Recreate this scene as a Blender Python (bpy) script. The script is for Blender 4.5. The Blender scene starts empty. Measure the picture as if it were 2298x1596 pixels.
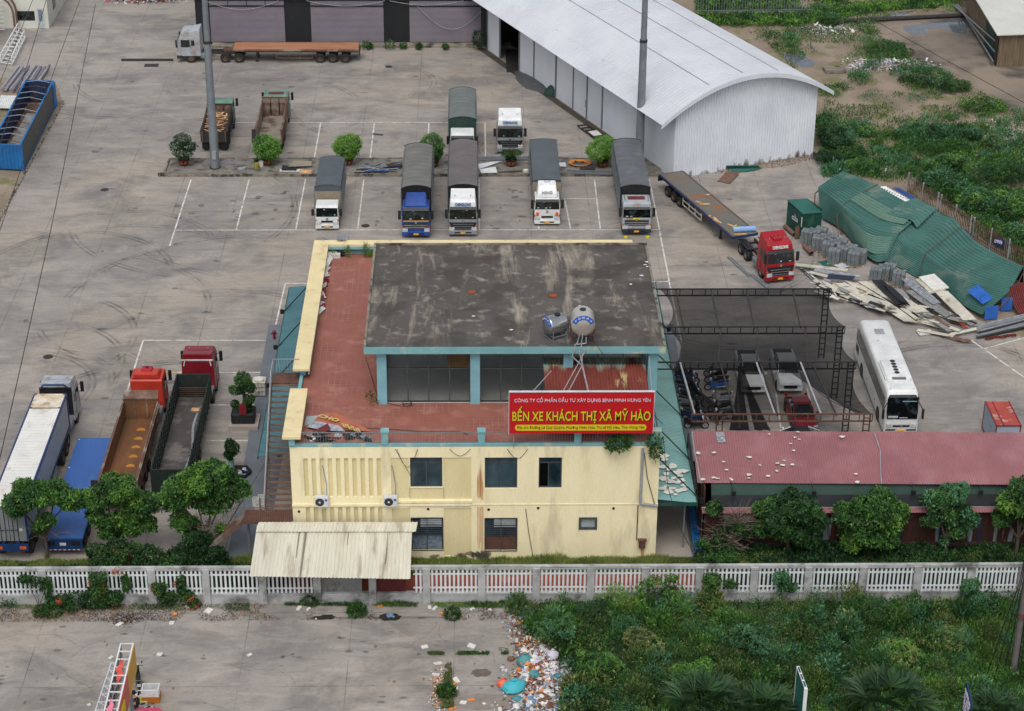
import bpy,math,random
import numpy as np
from mathutils import Vector,Matrix
random.seed(7);rng=np.random.default_rng(7)
sc=bpy.context.scene
COL=sc.collection
PI=math.pi

# ---------------------------------------------------------------- camera, world, sun, exposure
FPX,CX,CY,HC=4600.0,1149.0,798.0,71.8 # focal length and centre for a 2298 x 1596 frame, camera height in m
_y=np.array([-92.,2348.,-FPX]);_y /= np.linalg.norm(_y)
_n=(FPX*FPX+92*66.)/2348
_z=-np.array([-66.,-_n,-FPX]);_z /= np.linalg.norm(_z)
_x=np.cross(_y,_z);_x /= np.linalg.norm(_x)
_y=np.cross(_z,_x)
RM=np.array([_x,_y,_z])
def W(px,py,z=0.,Y=None):
    d=RM @ np.array([px-CX,-(py-CY),-FPX])
    t=(Y/d[1]) if Y is not None else (z-HC)/d[2]
    return Vector((d[0]*t,d[1]*t,d[2]*t+HC))
cam_d=bpy.data.cameras.new('camera');cam=bpy.data.objects.new('camera',cam_d);COL.objects.link(cam)
cam_d.sensor_width=36.;cam_d.lens=36.*FPX/2298;cam_d.clip_end=3000;cam_d.clip_start=1
m4=Matrix.Identity(4)
for i in range(3):
    for j in range(3):m4[i][j]=RM[i][j]
m4.translation=Vector((0,0,HC));cam.matrix_world=m4
sc.camera=cam
SUN_EL,SUN_AZ=math.radians(60),math.radians(188) # azimuth measured clockwise from +Y
world=bpy.data.worlds.new('World');sc.world=world;world.use_nodes=True
nt=world.node_tree;bg=nt.nodes['Background']
sky=nt.nodes.new('ShaderNodeTexSky');sky.sky_type='NISHITA';sky.sun_disc=False
sky.sun_elevation=SUN_EL;sky.sun_rotation=SUN_AZ;sky.air_density=1.0;sky.dust_density=4.0;sky.ozone_density=1.0
hs=nt.nodes.new('ShaderNodeHueSaturation');hs.inputs['Saturation'].default_value=0.32
nt.links.new(sky.outputs[0],hs.inputs['Color']);nt.links.new(hs.outputs[0],bg.inputs[0]);bg.inputs[1].default_value=0.15
sun_d=bpy.data.lights.new('sun','SUN');sun_d.energy=.8;sun_d.angle=math.radians(30);sun_d.color=(1,.97,.93)
sun=bpy.data.objects.new('sun',sun_d);COL.objects.link(sun)
sun.rotation_euler=(PI/2-SUN_EL,0,PI-SUN_AZ)
sc.view_settings.view_transform='Standard';sc.view_settings.look='None'
sc.view_settings.exposure=0.15;sc.view_settings.gamma=1
sc.cycles.max_bounces=6;sc.cycles.transparent_max_bounces=12

# ---------------------------------------------------------------- helpers
def lin(c):
    if isinstance(c,str):
        c=tuple(int(c[i:i+2],16)/255 for i in (0,2,4))
        return tuple(v/12.92 if v<=.04045 else ((v+.055)/1.055)**2.4 for v in c)
    return c
MATS={}
def mat(name,c,c2=None,sc_=1.5,rough=.65,metal=0.,lo=.35,hi=.65,dirt=None,dsc=.6,dlo=.55,dhi=.7,st=(1,1,1),bump=0.,bsc=20,fine=.1,spec=.4,alpha=1.,island=False,trans=0.):
    if name in MATS:return MATS[name]
    m=bpy.data.materials.new(name);m.use_nodes=True;MATS[name]=m
    n,l=m.node_tree.nodes,m.node_tree.links
    b=n['Principled BSDF'];b.inputs['Roughness'].default_value=rough;b.inputs['Metallic'].default_value=metal
    b.inputs['Specular IOR Level'].default_value=spec
    c=lin(c);c2=lin(c2) if c2 else tuple(v*.78 for v in c)
    geo=n.new('ShaderNodeNewGeometry')
    mp=n.new('ShaderNodeMapping');mp.inputs['Scale'].default_value=st;l.new(geo.outputs['Position'],mp.inputs['Vector'])
    def noise(scale,det=5):
        t=n.new('ShaderNodeTexNoise');t.inputs['Scale'].default_value=scale;t.inputs['Detail'].default_value=det;t.inputs['Roughness'].default_value=.6
        l.new(mp.outputs[0],t.inputs['Vector']);return t
    def ramp(src,lo,hi):
        r=n.new('ShaderNodeMapRange');r.inputs['From Min'].default_value=lo;r.inputs['From Max'].default_value=hi;l.new(src,r.inputs['Value']);return r.outputs[0]
    def mix(fac,a,bb):
        x=n.new('ShaderNodeMix');x.data_type='RGBA'
        if isinstance(fac,float):x.inputs[0].default_value=fac
        else:l.new(fac,x.inputs[0])
        for k,v in ((6,a),(7,bb)):
            if isinstance(v,tuple):x.inputs[k].default_value=(*v,1)
            else:l.new(v,x.inputs[k])
        return x.outputs[2]
    if island:
        a=n.new('ShaderNodeMath');a.operation='ADD';l.new(noise(sc_,2).outputs[0],a.inputs[0])
        s2=n.new('ShaderNodeMath');s2.operation='MULTIPLY_ADD';l.new(geo.outputs['Random Per Island'],s2.inputs[0]);s2.inputs[1].default_value=.5;s2.inputs[2].default_value=-.25
        l.new(s2.outputs[0],a.inputs[1]);f=ramp(a.outputs[0],lo,hi)
    else:f=ramp(noise(sc_).outputs[0],lo,hi)
    out=mix(f,c,c2)
    if fine:
        r=ramp(noise(14,3).outputs[0],.3,.7);q=n.new('ShaderNodeMapRange');l.new(r,q.inputs['Value']);q.inputs['To Min'].default_value=1-fine;q.inputs['To Max'].default_value=1+fine
        v=n.new('ShaderNodeVectorMath');v.operation='SCALE';l.new(out,v.inputs[0]);l.new(q.outputs[0],v.inputs['Scale']);out=v.outputs[0]
    if dirt:out=mix(ramp(noise(dsc,8).outputs[0],dlo,dhi),out,lin(dirt))
    l.new(out,b.inputs['Base Color'])
    if bump:
        bn=n.new('ShaderNodeBump');bn.inputs['Strength'].default_value=bump;bn.inputs['Distance'].default_value=.03
        l.new(noise(bsc,4).outputs[0],bn.inputs['Height']);l.new(bn.outputs[0],b.inputs['Normal'])
    if alpha<1:b.inputs['Alpha'].default_value=alpha
    if trans:
        tr=n.new('ShaderNodeBsdfTranslucent');l.new(out,tr.inputs[0]);ms=n.new('ShaderNodeMixShader');ms.inputs[0].default_value=trans
        l.new(b.outputs[0],ms.inputs[1]);l.new(tr.outputs[0],ms.inputs[2]);l.new(ms.outputs[0],n['Material Output'].inputs[0])
    m['nodes_out']=1
    return m

class MB:
    def __init__(s):s.v=[];s.f=[];s.mi=[];s.k=0
    def add(s,vs,fs):
        o=len(s.v);s.v+=[tuple(p) for p in vs];s.f+=[tuple(i+o for i in f) for f in fs];s.mi+=[s.k]*len(fs);return s
    def box(s,x0,x1,y0,y1,z0,z1):
        return s.add([(x0,y0,z0),(x1,y0,z0),(x1,y1,z0),(x0,y1,z0),(x0,y0,z1),(x1,y0,z1),(x1,y1,z1),(x0,y1,z1)],
                     [(0,3,2,1),(4,5,6,7),(0,1,5,4),(1,2,6,5),(2,3,7,6),(3,0,4,7)])
    def rbox(s,c,sx,sy,sz,rz=0,tilt=(0,0)):
        R=Matrix.Rotation(rz,3,'Z') @ Matrix.Rotation(tilt[0],3,'X') @ Matrix.Rotation(tilt[1],3,'Y');c=Vector(c)
        vs=[c+R @ Vector((a*sx/2,b*sy/2,d*sz)) for d in (0,1) for a,b in ((-1,-1),(1,-1),(1,1),(-1,1))]
        return s.add(vs,[(0,3,2,1),(4,5,6,7),(0,1,5,4),(1,2,6,5),(2,3,7,6),(3,0,4,7)])
    def beam(s,p,q,w,h=None,up=(0,0,1)):
        p,q=Vector(p),Vector(q);d=(q-p).normalized();up=Vector(up)
        if abs(d.dot(up))>.98:up=Vector((0,1,0))
        a=d.cross(up).normalized()*w/2;b=a.cross(d).normalized()*(h or w)/2
        vs=[p-a-b,p+a-b,p+a+b,p-a+b,q-a-b,q+a-b,q+a+b,q-a+b]
        return s.add(vs,[(0,1,2,3),(7,6,5,4),(0,4,5,1),(1,5,6,2),(2,6,7,3),(3,7,4,0)])
    def cyl(s,p,q,r,r2=None,n=10,cap=True):
        p,q=Vector(p),Vector(q);d=(q-p).normalized();up=Vector((0,0,1)) if abs(d.z)<.9 else Vector((1,0,0))
        a=d.cross(up).normalized();b=a.cross(d);r2=r if r2 is None else r2
        vs=[c+(a*math.cos(t)+b*math.sin(t))*rr for c,rr in ((p,r),(q,r2)) for t in [2*PI*i/n for i in range(n)]]
        fs=[(i,(i+1)%n,n+(i+1)%n,n+i) for i in range(n)]
        if cap:fs+=[tuple(reversed(range(n))),tuple(range(n,2*n))]
        return s.add(vs,fs)
    def tube(s,pts,r,n=5,r2=None):
        pts=[Vector(p) for p in pts];N=len(pts);vs=[];a0=None
        for i,p in enumerate(pts):
            d=(pts[min(i+1,N-1)]-pts[max(i-1,0)]).normalized()
            up=Vector((0,0,1)) if abs(d.z)<.9 else Vector((1,0,0))
            a=d.cross(up).normalized()
            if a0 is not None and a.dot(a0)<0:a=-a
            a0=a;b=a.cross(d);rr=r if r2 is None else r+(r2-r)*i/(N-1)
            vs+=[p+(a*math.cos(2*PI*k/n)+b*math.sin(2*PI*k/n))*rr for k in range(n)]
        fs=[(i*n+k,i*n+(k+1)%n,(i+1)*n+(k+1)%n,(i+1)*n+k) for i in range(N-1) for k in range(n)]
        return s.add(vs,fs+[tuple(range(n)),tuple(reversed(range((N-1)*n,N*n)))])
    def lathe(s,prof,n=16,axis='z',c=(0,0,0)):
        c=Vector(c);vs=[]
        for r,h in prof:
            for k in range(n):
                t=2*PI*k/n;u,w=r*math.cos(t),r*math.sin(t)
                vs.append(c+Vector({'z':(u,w,h),'x':(h,u,w),'y':(u,h,w)}[axis]))
        return s.add(vs,[(i*n+k,i*n+(k+1)%n,(i+1)*n+(k+1)%n,(i+1)*n+k) for i in range(len(prof)-1) for k in range(n)])
    def prism(s,poly,x0,x1,tp=None):
        """polygon in (y,z) extruded along x; tp(z)->factor on x"""
        n=len(poly);tp=tp or (lambda z:1);xc=(x0+x1)/2
        vs=[(xc+(x-xc)*tp(z),y,z) for x in (x0,x1) for y,z in poly]
        return s.add(vs,[(i,(i+1)%n,n+(i+1)%n,n+i) for i in range(n)]+[tuple(reversed(range(n))),tuple(range(n,2*n))])
    def slab(s,pts,t=.02):
        """thin solid from coplanar points"""
        pts=[Vector(p) for p in pts];nrm=(pts[1]-pts[0]).cross(pts[2]-pts[1]).normalized()*t;n=len(pts)
        return s.add(pts+[p+nrm for p in pts],[tuple(reversed(range(n))),tuple(range(n,2*n))]+[(i,(i+1)%n,n+(i+1)%n,n+i) for i in range(n)])
    def quad(s,a,b,c,d):return s.add([a,b,c,d],[(0,1,2,3)])
    def corr(s,o,U,V,n,amp,nv=1,warp=None):
        """corrugated sheet: ribs run along V, n ribs across U"""
        o,U,V=Vector(o),Vector(U),Vector(V);nn=U.cross(V).normalized();vs=[];prof=((0,0),(.5,0),(.62,1),(.88,1))
        us=[((i+f)/n,a) for i in range(n) for f,a in prof]+[(1,0)]
        for j in range(nv+1):
            for u,a in us:
                p=o+U*u+V*(j/nv)+nn*amp*a
                if warp:p=p+nn*warp(u,j/nv)
                vs.append(p)
        w=len(us)
        return s.add(vs,[(j*w+i,j*w+i+1,(j+1)*w+i+1,(j+1)*w+i) for j in range(nv) for i in range(w-1)])
    def build(s,name,m,parent=None,smooth=False,bevel=0,world=False,loc=None,ang=35):
        vs=s.v
        if loc is not None:L=Vector(loc);vs=[tuple(Vector(p)-L) for p in vs]
        elif world and parent is not None:
            r=parent
            while r.parent:r=r.parent
            M=Matrix.Translation(r.location) @ Matrix.Rotation(r.rotation_euler[2],4,'Z');Mi=M.inverted()
            vs=[tuple(Mi @ Vector(p)) for p in vs]
        me=bpy.data.meshes.new(name);me.from_pydata(vs,[],s.f);me.update()
        for x in (m if isinstance(m,(list,tuple)) else [m]):me.materials.append(x)
        if s.k or any(s.mi):me.polygons.foreach_set('material_index',s.mi)
        if smooth:
            me.polygons.foreach_set('use_smooth',[True]*len(s.f));
            try:me.set_sharp_from_angle(angle=math.radians(ang))
            except Exception:pass
        o=bpy.data.objects.new(name,me);COL.objects.link(o)
        if loc is not None:o.location=loc
        if parent:o.parent=parent
        if bevel:
            bm=o.modifiers.new('b','BEVEL');bm.width=bevel;bm.segments=2;bm.limit_method='ANGLE';bm.angle_limit=math.radians(40)
        return o
def parts(name,mb,m,root,**k):
    '''one object for every separate piece of the mesh builder'''
    par=list(range(len(mb.v)))
    def fd(i):
        while par[i]!=i:par[i]=par[par[i]];i=par[i]
        return i
    for f in mb.f:
        for j in f[1:]:par[fd(j)]=fd(f[0])
    g={}
    for f in mb.f:g.setdefault(fd(f[0]),[]).append(f)
    for fs in g.values():
        ids=sorted({i for f in fs for i in f});mp={i:n for n,i in enumerate(ids)};q=MB();q.add([mb.v[i] for i in ids],[tuple(mp[i] for i in f) for f in fs]);q.build(name,m,root,world=True,**k)
def tag(o,label=None,cat=None,group=None,kind=None):
    if label:o['label']=label
    if cat:o['category']=cat
    if group:o['group']=group
    if kind:o['kind']=kind
    return o
def thing(name,label,cat,loc=(0,0,0),rz=0,group=None):
    o=bpy.data.objects.new(name,None);COL.objects.link(o);o.location=loc;o.rotation_euler=(0,0,rz);o.empty_display_size=.3
    return tag(o,label,cat,group)
def copy_tree(o,parent=None):
    c=o.copy();COL.objects.link(c);c.parent=parent
    for ch in o.children:copy_tree(ch,c)
    return c
def solo(name,mb,m,loc,label,cat,group=None,**k):
    return tag(mb.build(name,m,loc=loc,**k),label,cat,group)
FCACHE={}
def text(name,s,h,m,parent,loc,rot=(PI/2,0,0),width=None,bold=.0,ext=.01,world=False,shear=0):
    cu=bpy.data.curves.new(name,'FONT');cu.body=s;cu.size=1;cu.align_x='CENTER';cu.align_y='CENTER';cu.offset=bold;cu.resolution_u=3;cu.shear=shear;cu.extrude=ext
    o=bpy.data.objects.new(name,cu);COL.objects.link(o);bpy.context.view_layer.update()
    me=bpy.data.meshes.new_from_object(o.evaluated_get(bpy.context.evaluated_depsgraph_get()))
    bpy.data.objects.remove(o)
    v=np.zeros(len(me.vertices)*3);me.vertices.foreach_get('co',v);v=v.reshape(-1,3)
    lo,hi=v.min(0),v.max(0);c=(lo+hi)/2;v-=c
    v[:,1]*=h/(hi[1]-lo[1]);v[:,0]*=(width/(hi[0]-lo[0])) if width else h/(hi[1]-lo[1]);v[:,2]=np.sign(v[:,2])*ext
    me.vertices.foreach_set('co',v.ravel());me.update();me.materials.clear();me.materials.append(m)
    o=bpy.data.objects.new(name,me);COL.objects.link(o);o.parent=parent
    loc=Vector(loc)
    if world and parent:
        r=parent
        while r.parent:r=r.parent
        loc=loc-r.location
    o.location=loc;o.rotation_euler=rot
    return o
def cloud(name,V,m,parent=None,loc=(0,0,0),mi=None,nper=4):
    """numpy mesh of quads; V (N*4,3)"""
    me=bpy.data.meshes.new(name);nf=len(V)//nper
    me.vertices.add(len(V));me.vertices.foreach_set('co',np.asarray(V,dtype=np.float32).ravel())
    me.loops.add(len(V));me.loops.foreach_set('vertex_index',np.arange(len(V),dtype=np.int32))
    me.polygons.add(nf);me.polygons.foreach_set('loop_start',np.arange(0,len(V),nper,dtype=np.int32))
    me.update(calc_edges=True);me.validate()
    for x in (m if isinstance(m,(list,tuple)) else [m]):me.materials.append(x)
    if mi is not None:me.polygons.foreach_set('material_index',np.asarray(mi,dtype=np.int32))
    o=bpy.data.objects.new(name,me);COL.objects.link(o);o.location=loc
    if parent:o.parent=parent
    return o
def leafquads(P,D,L,Wd,up=None):
    """diamond leaves at P pointing along D, length L, width Wd"""
    N=len(P);D=D/np.maximum(np.linalg.norm(D,axis=1,keepdims=True),1e-6)
    r=rng.normal(size=(N,3)) if up is None else np.tile(np.array(up,float),(N,1))+rng.normal(size=(N,3))*.35
    S=np.cross(D,r);S /= np.maximum(np.linalg.norm(S,axis=1,keepdims=True),1e-6)
    L=np.broadcast_to(np.asarray(L,float),(N,))[:,None];Wd=np.broadcast_to(np.asarray(Wd,float),(N,))[:,None]
    mid=P+D*L*.45
    return np.stack([P,mid+S*Wd/2,P+D*L,mid-S*Wd/2],1).reshape(-1,3)
def fib_dirs(N):
    d=rng.normal(size=(N,3));return d/np.linalg.norm(d,axis=1,keepdims=True)
def crown_pts(blobs,n,shell=.35,ret=False):
    """points in the outer shell of ellipsoid blobs; returns points and outward directions"""
    B=np.array(blobs,float);vol=(B[:,3]*B[:,4])+.01;pick=rng.choice(len(B),n,p=vol/vol.sum())
    d=fib_dirs(n);r=1-shell*rng.random(n)**1.5
    r*=1+.16*np.sin(d[:,0]*7+pick)*np.cos(d[:,1]*6+d[:,2]*5)
    P=B[pick,:3]+d*r[:,None]*B[pick][:,[3,3,4]]
    # drop points buried deep in another blob
    keep=np.ones(n,bool)
    for b in B:
        q=(P-b[:3])/np.array([b[3],b[3],b[4]]);keep &= (np.linalg.norm(q,axis=1)>.62)
    return (P[keep],d[keep],pick[keep]) if ret else (P[keep],d[keep])
# ---------------------------------------------------------------- materials
m_conc=None
def concrete_mat(name,a,b,dark,pale,joint=(5.3,5.9,.2,2.0)):
    m=bpy.data.materials.new(name);m.use_nodes=True;n,l=m.node_tree.nodes,m.node_tree.links
    p=n['Principled BSDF'];p.inputs['Roughness'].default_value=.72;p.inputs['Specular IOR Level'].default_value=.45
    geo=n.new('ShaderNodeNewGeometry')
    def noise(s,det=6,st=(1,1,1),rough=.62,dist=0):
        mp=n.new('ShaderNodeMapping');mp.inputs['Scale'].default_value=st;l.new(geo.outputs['Position'],mp.inputs['Vector'])
        t=n.new('ShaderNodeTexNoise');t.inputs['Scale'].default_value=s;t.inputs['Detail'].default_value=det;t.inputs['Roughness'].default_value=rough;t.inputs['Distortion'].default_value=dist
        l.new(mp.outputs[0],t.inputs['Vector']);return t.outputs[0]
    def rg(src,lo,hi,a=0.,b=1.):
        r=n.new('ShaderNodeMapRange');r.inputs['From Min'].default_value=lo;r.inputs['From Max'].default_value=hi;r.inputs['To Min'].default_value=a;r.inputs['To Max'].default_value=b
        l.new(src,r.inputs['Value']);return r.outputs[0]
    def mix(f,x,y):
        q=n.new('ShaderNodeMix');q.data_type='RGBA';l.new(f,q.inputs[0])
        for k,v in ((6,x),(7,y)):
            if isinstance(v,tuple):q.inputs[k].default_value=(*v,1)
            else:l.new(v,q.inputs[k])
        return q.outputs[2]
    c=mix(rg(noise(.06,5),.4,.6),lin(a),lin(b));c=mix(rg(noise(.035,4,(1,1,1),.6,1.5),.5,.66,0,.5),c,lin('a59783'))
    c=mix(rg(noise(.16,8,(1,1.3,1),.68,.6),.46,.66,0,.8),c,lin(dark))
    c=mix(rg(noise(.5,8,(.6,1.1,1),.7,.8),.5,.68,0,.6),c,lin(pale))
    c=mix(rg(noise(.55,8,(.45,1.5,1),.7,1.0),.5,.7,0,.6),c,lin(dark))
    c=mix(rg(noise(5,5,(.7,1,1)),.5,.72,0,.35),c,lin(dark))
    c=mix(rg(noise(3,5,(.6,1,1)),.6,.75,0,.35),c,lin(pale))
    br=n.new('ShaderNodeTexBrick');br.offset=0;br.inputs['Scale'].default_value=1;br.inputs['Brick Width'].default_value=joint[0];br.inputs['Row Height'].default_value=joint[1]
    br.inputs['Mortar Size'].default_value=.035;br.inputs['Mortar Smooth'].default_value=.5;br.inputs['Color1'].default_value=(0,0,0,1);br.inputs['Color2'].default_value=(0,0,0,1);br.inputs['Mortar'].default_value=(1,1,1,1)
    mp=n.new('ShaderNodeMapping');mp.inputs['Location'].default_value=(joint[2],joint[3],0);l.new(geo.outputs['Position'],mp.inputs['Vector']);l.new(mp.outputs[0],br.inputs['Vector'])
    jm=n.new('ShaderNodeMath');jm.operation='MULTIPLY';l.new(br.outputs['Color'],jm.inputs[0]);l.new(rg(noise(.25,4),.4,.6,.1,.6),jm.inputs[1])
    c=mix(jm.outputs[0],c,tuple(v*.35 for v in lin(dark)))
    l.new(c,p.inputs['Base Color'])
    bn=n.new('ShaderNodeBump');bn.inputs['Strength'].default_value=.25;bn.inputs['Distance'].default_value=.02;l.new(noise(9,5),bn.inputs['Height']);l.new(bn.outputs[0],p.inputs['Normal'])
    MATS[name]=m;return m
M_yard=concrete_mat('yard_concrete','99928b','86817c','666463','a9a095')
M_fore=concrete_mat('forecourt_concrete','9a938d','8b8680','686563','ada49a',(6.3,7.6,1.2,.6))
M_soil=mat('soil','8f8171','766a5c',sc_=.25,dirt='6d6a48',dsc=.35,dlo=.52,dhi=.62,rough=.95,fine=.18,bump=.5,bsc=6)
M_mud=mat('mud','85786a','685f57',sc_=.12,dirt='4c4741',dsc=.15,dlo=.5,dhi=.62,rough=.8,fine=.1)
M_green0=mat('undergrowth_soil','2c3b1c','3d4a25',sc_=.5,rough=.95,fine=.3)
M_water=mat('puddle_water','5a6068','4a5056',rough=.08,spec=.6,fine=0)
M_line=mat('road_paint','d8d6d2','b9b5af',sc_=1.2,dirt='958e86',dsc=2.2,dlo=.5,dhi=.62,rough=.6)
M_liney=mat('road_paint_yellow','c9a84a','b8a878',sc_=1.2,rough=.6)
M_paver=mat('paver','7d7973','6a665f',sc_=1.5,dirt='4d4a42',dsc=1.2,dlo=.5,dhi=.62,rough=.85,fine=.3,bump=.6,bsc=5)
M_kerb=mat('kerb_stone','8d8578','6e675d',sc_=.8,dirt='3e3a33',dsc=.9,dlo=.5,dhi=.6,rough=.85)
M_dkpave=mat('dark_paving','6a7078','5c626a',sc_=.5,dirt='6a6a68',dsc=.6,dlo=.6,dhi=.75,rough=.75)
M_tyre=mat('tyre_rubber','1f1e1e','2c2a28',sc_=4,rough=.85,fine=.1)
M_rim=mat('wheel_rim','8a8781','5b554c',sc_=3,rough=.5,metal=.3)
M_rimd=mat('dusty_rim','6b5a4a','4a4038',sc_=3,rough=.7)
M_black=mat('black_plastic','17181a','222326',rough=.5)
M_chas=mat('chassis_steel','26262a','38332e',sc_=2,rough=.7)
M_glass=mat('dark_glass','0b1113','38464a',sc_=1.6,lo=.5,hi=.75,rough=.07,spec=.8,fine=0)
M_glassb=mat('bus_glass','10191d','0c1215',sc_=.6,rough=.06,spec=.8,fine=0)
M_lamp=mat('headlight','cfd3d6','8f9498',sc_=9,rough=.15,spec=.8)
M_orange=mat('orange_lens','d8641c','b84c14',sc_=5,rough=.3)
M_yel=mat('yellow_plate','e0a82c','c9942a',sc_=9,rough=.5)
M_chr=mat('chrome','b9bcc0','8e9296',sc_=3,rough=.25,metal=.8)
M_wh=mat('white_paint','dcdedd','c9cbca',sc_=1.2,rough=.35,dirt='a8a49c',dsc=1.5,dlo=.6,dhi=.75,fine=.04)
M_silver=mat('silver_paint','9fa3a8','8b8f95',sc_=1,rough=.3,metal=.35,fine=.04)
M_silvd=mat('dusty_silver','a9aeb5','949aa1',sc_=1,rough=.45,dirt='8a7b69',dsc=1.2,dlo=.52,dhi=.7)
M_bluec=mat('blue_cab_paint','2c4c94','25407e',sc_=1,rough=.35,fine=.05)
M_redc=mat('red_cab_paint','9e1c24','8b171e',sc_=1,rough=.3,fine=.05)
M_redd=mat('dark_red_paint','7c1c28','6c1620',sc_=1,rough=.3,fine=.05)
M_orc=mat('orange_red_paint','bd3a2a','a83224',sc_=1,rough=.4,fine=.05)
M_grnc=mat('faded_green_paint','6d9184','567467',sc_=1.2,rough=.6,dirt='7a6a55',dsc=1.5,dlo=.55,dhi=.7)
M_dgrn=mat('dark_green_steel','18231f','202c27',sc_=1.5,rough=.6,dirt='3a342b',dsc=2,dlo=.58,dhi=.7)
M_tarp=mat('grey_tarpaulin','5d6165','53575b',sc_=.7,rough=.6,dirt='6f6f6c',dsc=.9,dlo=.55,dhi=.75,fine=.05)
M_tarp2=mat('brown_grey_tarpaulin','655f5e','5a5554',sc_=.7,rough=.6,fine=.05,dirt='74706c',dsc=.8,dlo=.55,dhi=.8)
M_tarp3=mat('faded_grey_tarpaulin','6c6c69','5f605d',sc_=.7,rough=.65,fine=.05)
M_tarpg=mat('green_tarpaulin','686d6c','5d6362',sc_=.7,rough=.6,fine=.05)
M_tarpdg=mat('dark_green_canvas','1f3830','263f37',sc_=1,rough=.7)
M_tarpb=mat('slate_tarpaulin','50575c','4a5055',sc_=.7,rough=.55,fine=.05)
M_beige=mat('dusty_canvas','8d8371','7d7564',sc_=1,rough=.8)
M_wood=mat('deck_wood','a87a5a','8a5c44',sc_=1.2,st=(.25,3,1),rough=.8,dirt='a8483a',dsc=1.2,dlo=.56,dhi=.68,fine=.15)
M_plank=mat('broken_planks','d8b48a','ac7c54',sc_=2,rough=.8)
M_rdeck=mat('rusty_deck','5d5f5c','6a665c',sc_=.5,rough=.6,dirt='84563a',dsc=.45,dlo=.54,dhi=.64,fine=.1)
M_rust=mat('rust','65463a','4c352c',sc_=2,rough=.9)
M_rustl=mat('light_rust','745a4c','5a463b',sc_=2,rough=.9)
M_bedbr=mat('brown_dump_bed','6e5347','564238',sc_=1,rough=.8,dirt='8d8478',dsc=.8,dlo=.5,dhi=.66)
M_beddust=mat('dusty_dump_bed','8a8276','756a5f',sc_=1,rough=.9,dirt='5d463b',dsc=.5,dlo=.5,dhi=.6)
M_bedor=mat('orange_rust_bed','7d5434','5c3f2b',sc_=.7,rough=.75,st=(1,.3,1),dirt='5c4632',dsc=.5,dlo=.52,dhi=.64,fine=.12)
M_bedorb=mat('bright_ochre','b87c34','a8702c',sc_=2,rough=.8)
M_bedgy=mat('wet_steel_floor','4c4946','3d3a38',sc_=.8,rough=.6,dirt='6a655f',dsc=.6,dlo=.52,dhi=.62,fine=.15)
M_contw=mat('container_roof','d8d7d2','cbc9c4',sc_=.6,rough=.5,dirt='b0a083',dsc=.9,dlo=.56,dhi=.72)
M_contr=mat('rust_stained_roof','d5cfc2','bfae90',sc_=1.2,rough=.6,dirt='8f6f50',dsc=1.1,dlo=.55,dhi=.7)
M_conts=mat('container_side','a4a9b0','979ca4',sc_=.6,rough=.5,dirt='c0a868',dsc=1.1,dlo=.68,dhi=.74)
M_contd=mat('container_door','7f8486','6e7374',sc_=1,rough=.5)
M_navy=mat('navy_trim','1d3a66','18305a',sc_=1,rough=.5)
M_bluedk=mat('blue_deck','3a62a4','335896',sc_=.6,rough=.5,st=(1,.3,1),dirt='58749e',dsc=.5,dlo=.56,dhi=.8,fine=.06)
M_blues=mat('blue_steel','1f6ba8','1a5a92',sc_=.8,rough=.55,dirt='3a5a70',dsc=1,dlo=.58,dhi=.7)
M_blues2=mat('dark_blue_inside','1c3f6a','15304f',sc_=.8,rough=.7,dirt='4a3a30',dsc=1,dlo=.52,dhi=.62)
M_gtarp=mat('grey_side_sheet','4e5150','45484a',sc_=.8,rough=.6,dirt='62645f',dsc=.8,dlo=.55,dhi=.7)
# building
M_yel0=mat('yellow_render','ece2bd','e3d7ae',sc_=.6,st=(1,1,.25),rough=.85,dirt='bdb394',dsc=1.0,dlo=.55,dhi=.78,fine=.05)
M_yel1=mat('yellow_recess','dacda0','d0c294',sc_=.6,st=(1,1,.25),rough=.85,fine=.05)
M_cream=mat('cream_coping','dccda0','d0c094',sc_=.6,rough=.8,dirt='b5a888',dsc=1.2,dlo=.56,dhi=.72,fine=.05)
M_teal=mat('teal_render','78a9ad','6c9ca2',sc_=.8,rough=.8,dirt='b5b694',dsc=.7,dlo=.54,dhi=.64,fine=.05)
M_teal2=mat('clean_teal_render','80b0ba','74a2ad',sc_=.8,rough=.8,fine=.04)
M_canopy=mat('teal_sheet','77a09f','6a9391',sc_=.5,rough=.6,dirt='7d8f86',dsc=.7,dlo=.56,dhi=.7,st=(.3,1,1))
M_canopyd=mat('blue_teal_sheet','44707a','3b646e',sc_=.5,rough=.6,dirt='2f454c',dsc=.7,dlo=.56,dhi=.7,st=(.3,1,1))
M_roofslab=None
M_tile=None
M_alu=mat('dark_window_frame','4a4e52','3a3d40',sc_=3,rough=.5)
M_wing=mat('window_glass','13232b','35505a',sc_=.7,lo=.4,hi=.7,st=(1,1,.6),rough=.1,spec=.7,fine=0)  # lighter noise patches put uneven reflections into the glass colour
M_frost=mat('frosted_glass','8e9a9c','a0aaac',sc_=2,rough=.4,fine=0)
M_curt=mat('patterned_curtain','7f8c96','4e5f74',sc_=7,rough=.8)
M_blind=mat('white_blind','b9bfc0','9aa4a8',sc_=2,rough=.6)
M_red=mat('sign_red','b8161f','b0141c',sc_=1,rough=.45,fine=.02)
M_txy=mat('sign_yellow','ccc322','c4ba20',sc_=1,rough=.5,fine=0)
M_txw=mat('sign_white','cfcadb','c8c3d2',sc_=1,rough=.5,fine=0)
M_txr=mat('sign_dark_red','8c3a1c','84341a',sc_=1,rough=.5,fine=0)
M_txd=mat('letter_shadow','2a0c0c','200808',sc_=1,rough=.6,fine=0)
M_steel=mat('galvanised_steel','7f868b','6f767b',sc_=1,rough=.5,metal=.2)
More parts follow.
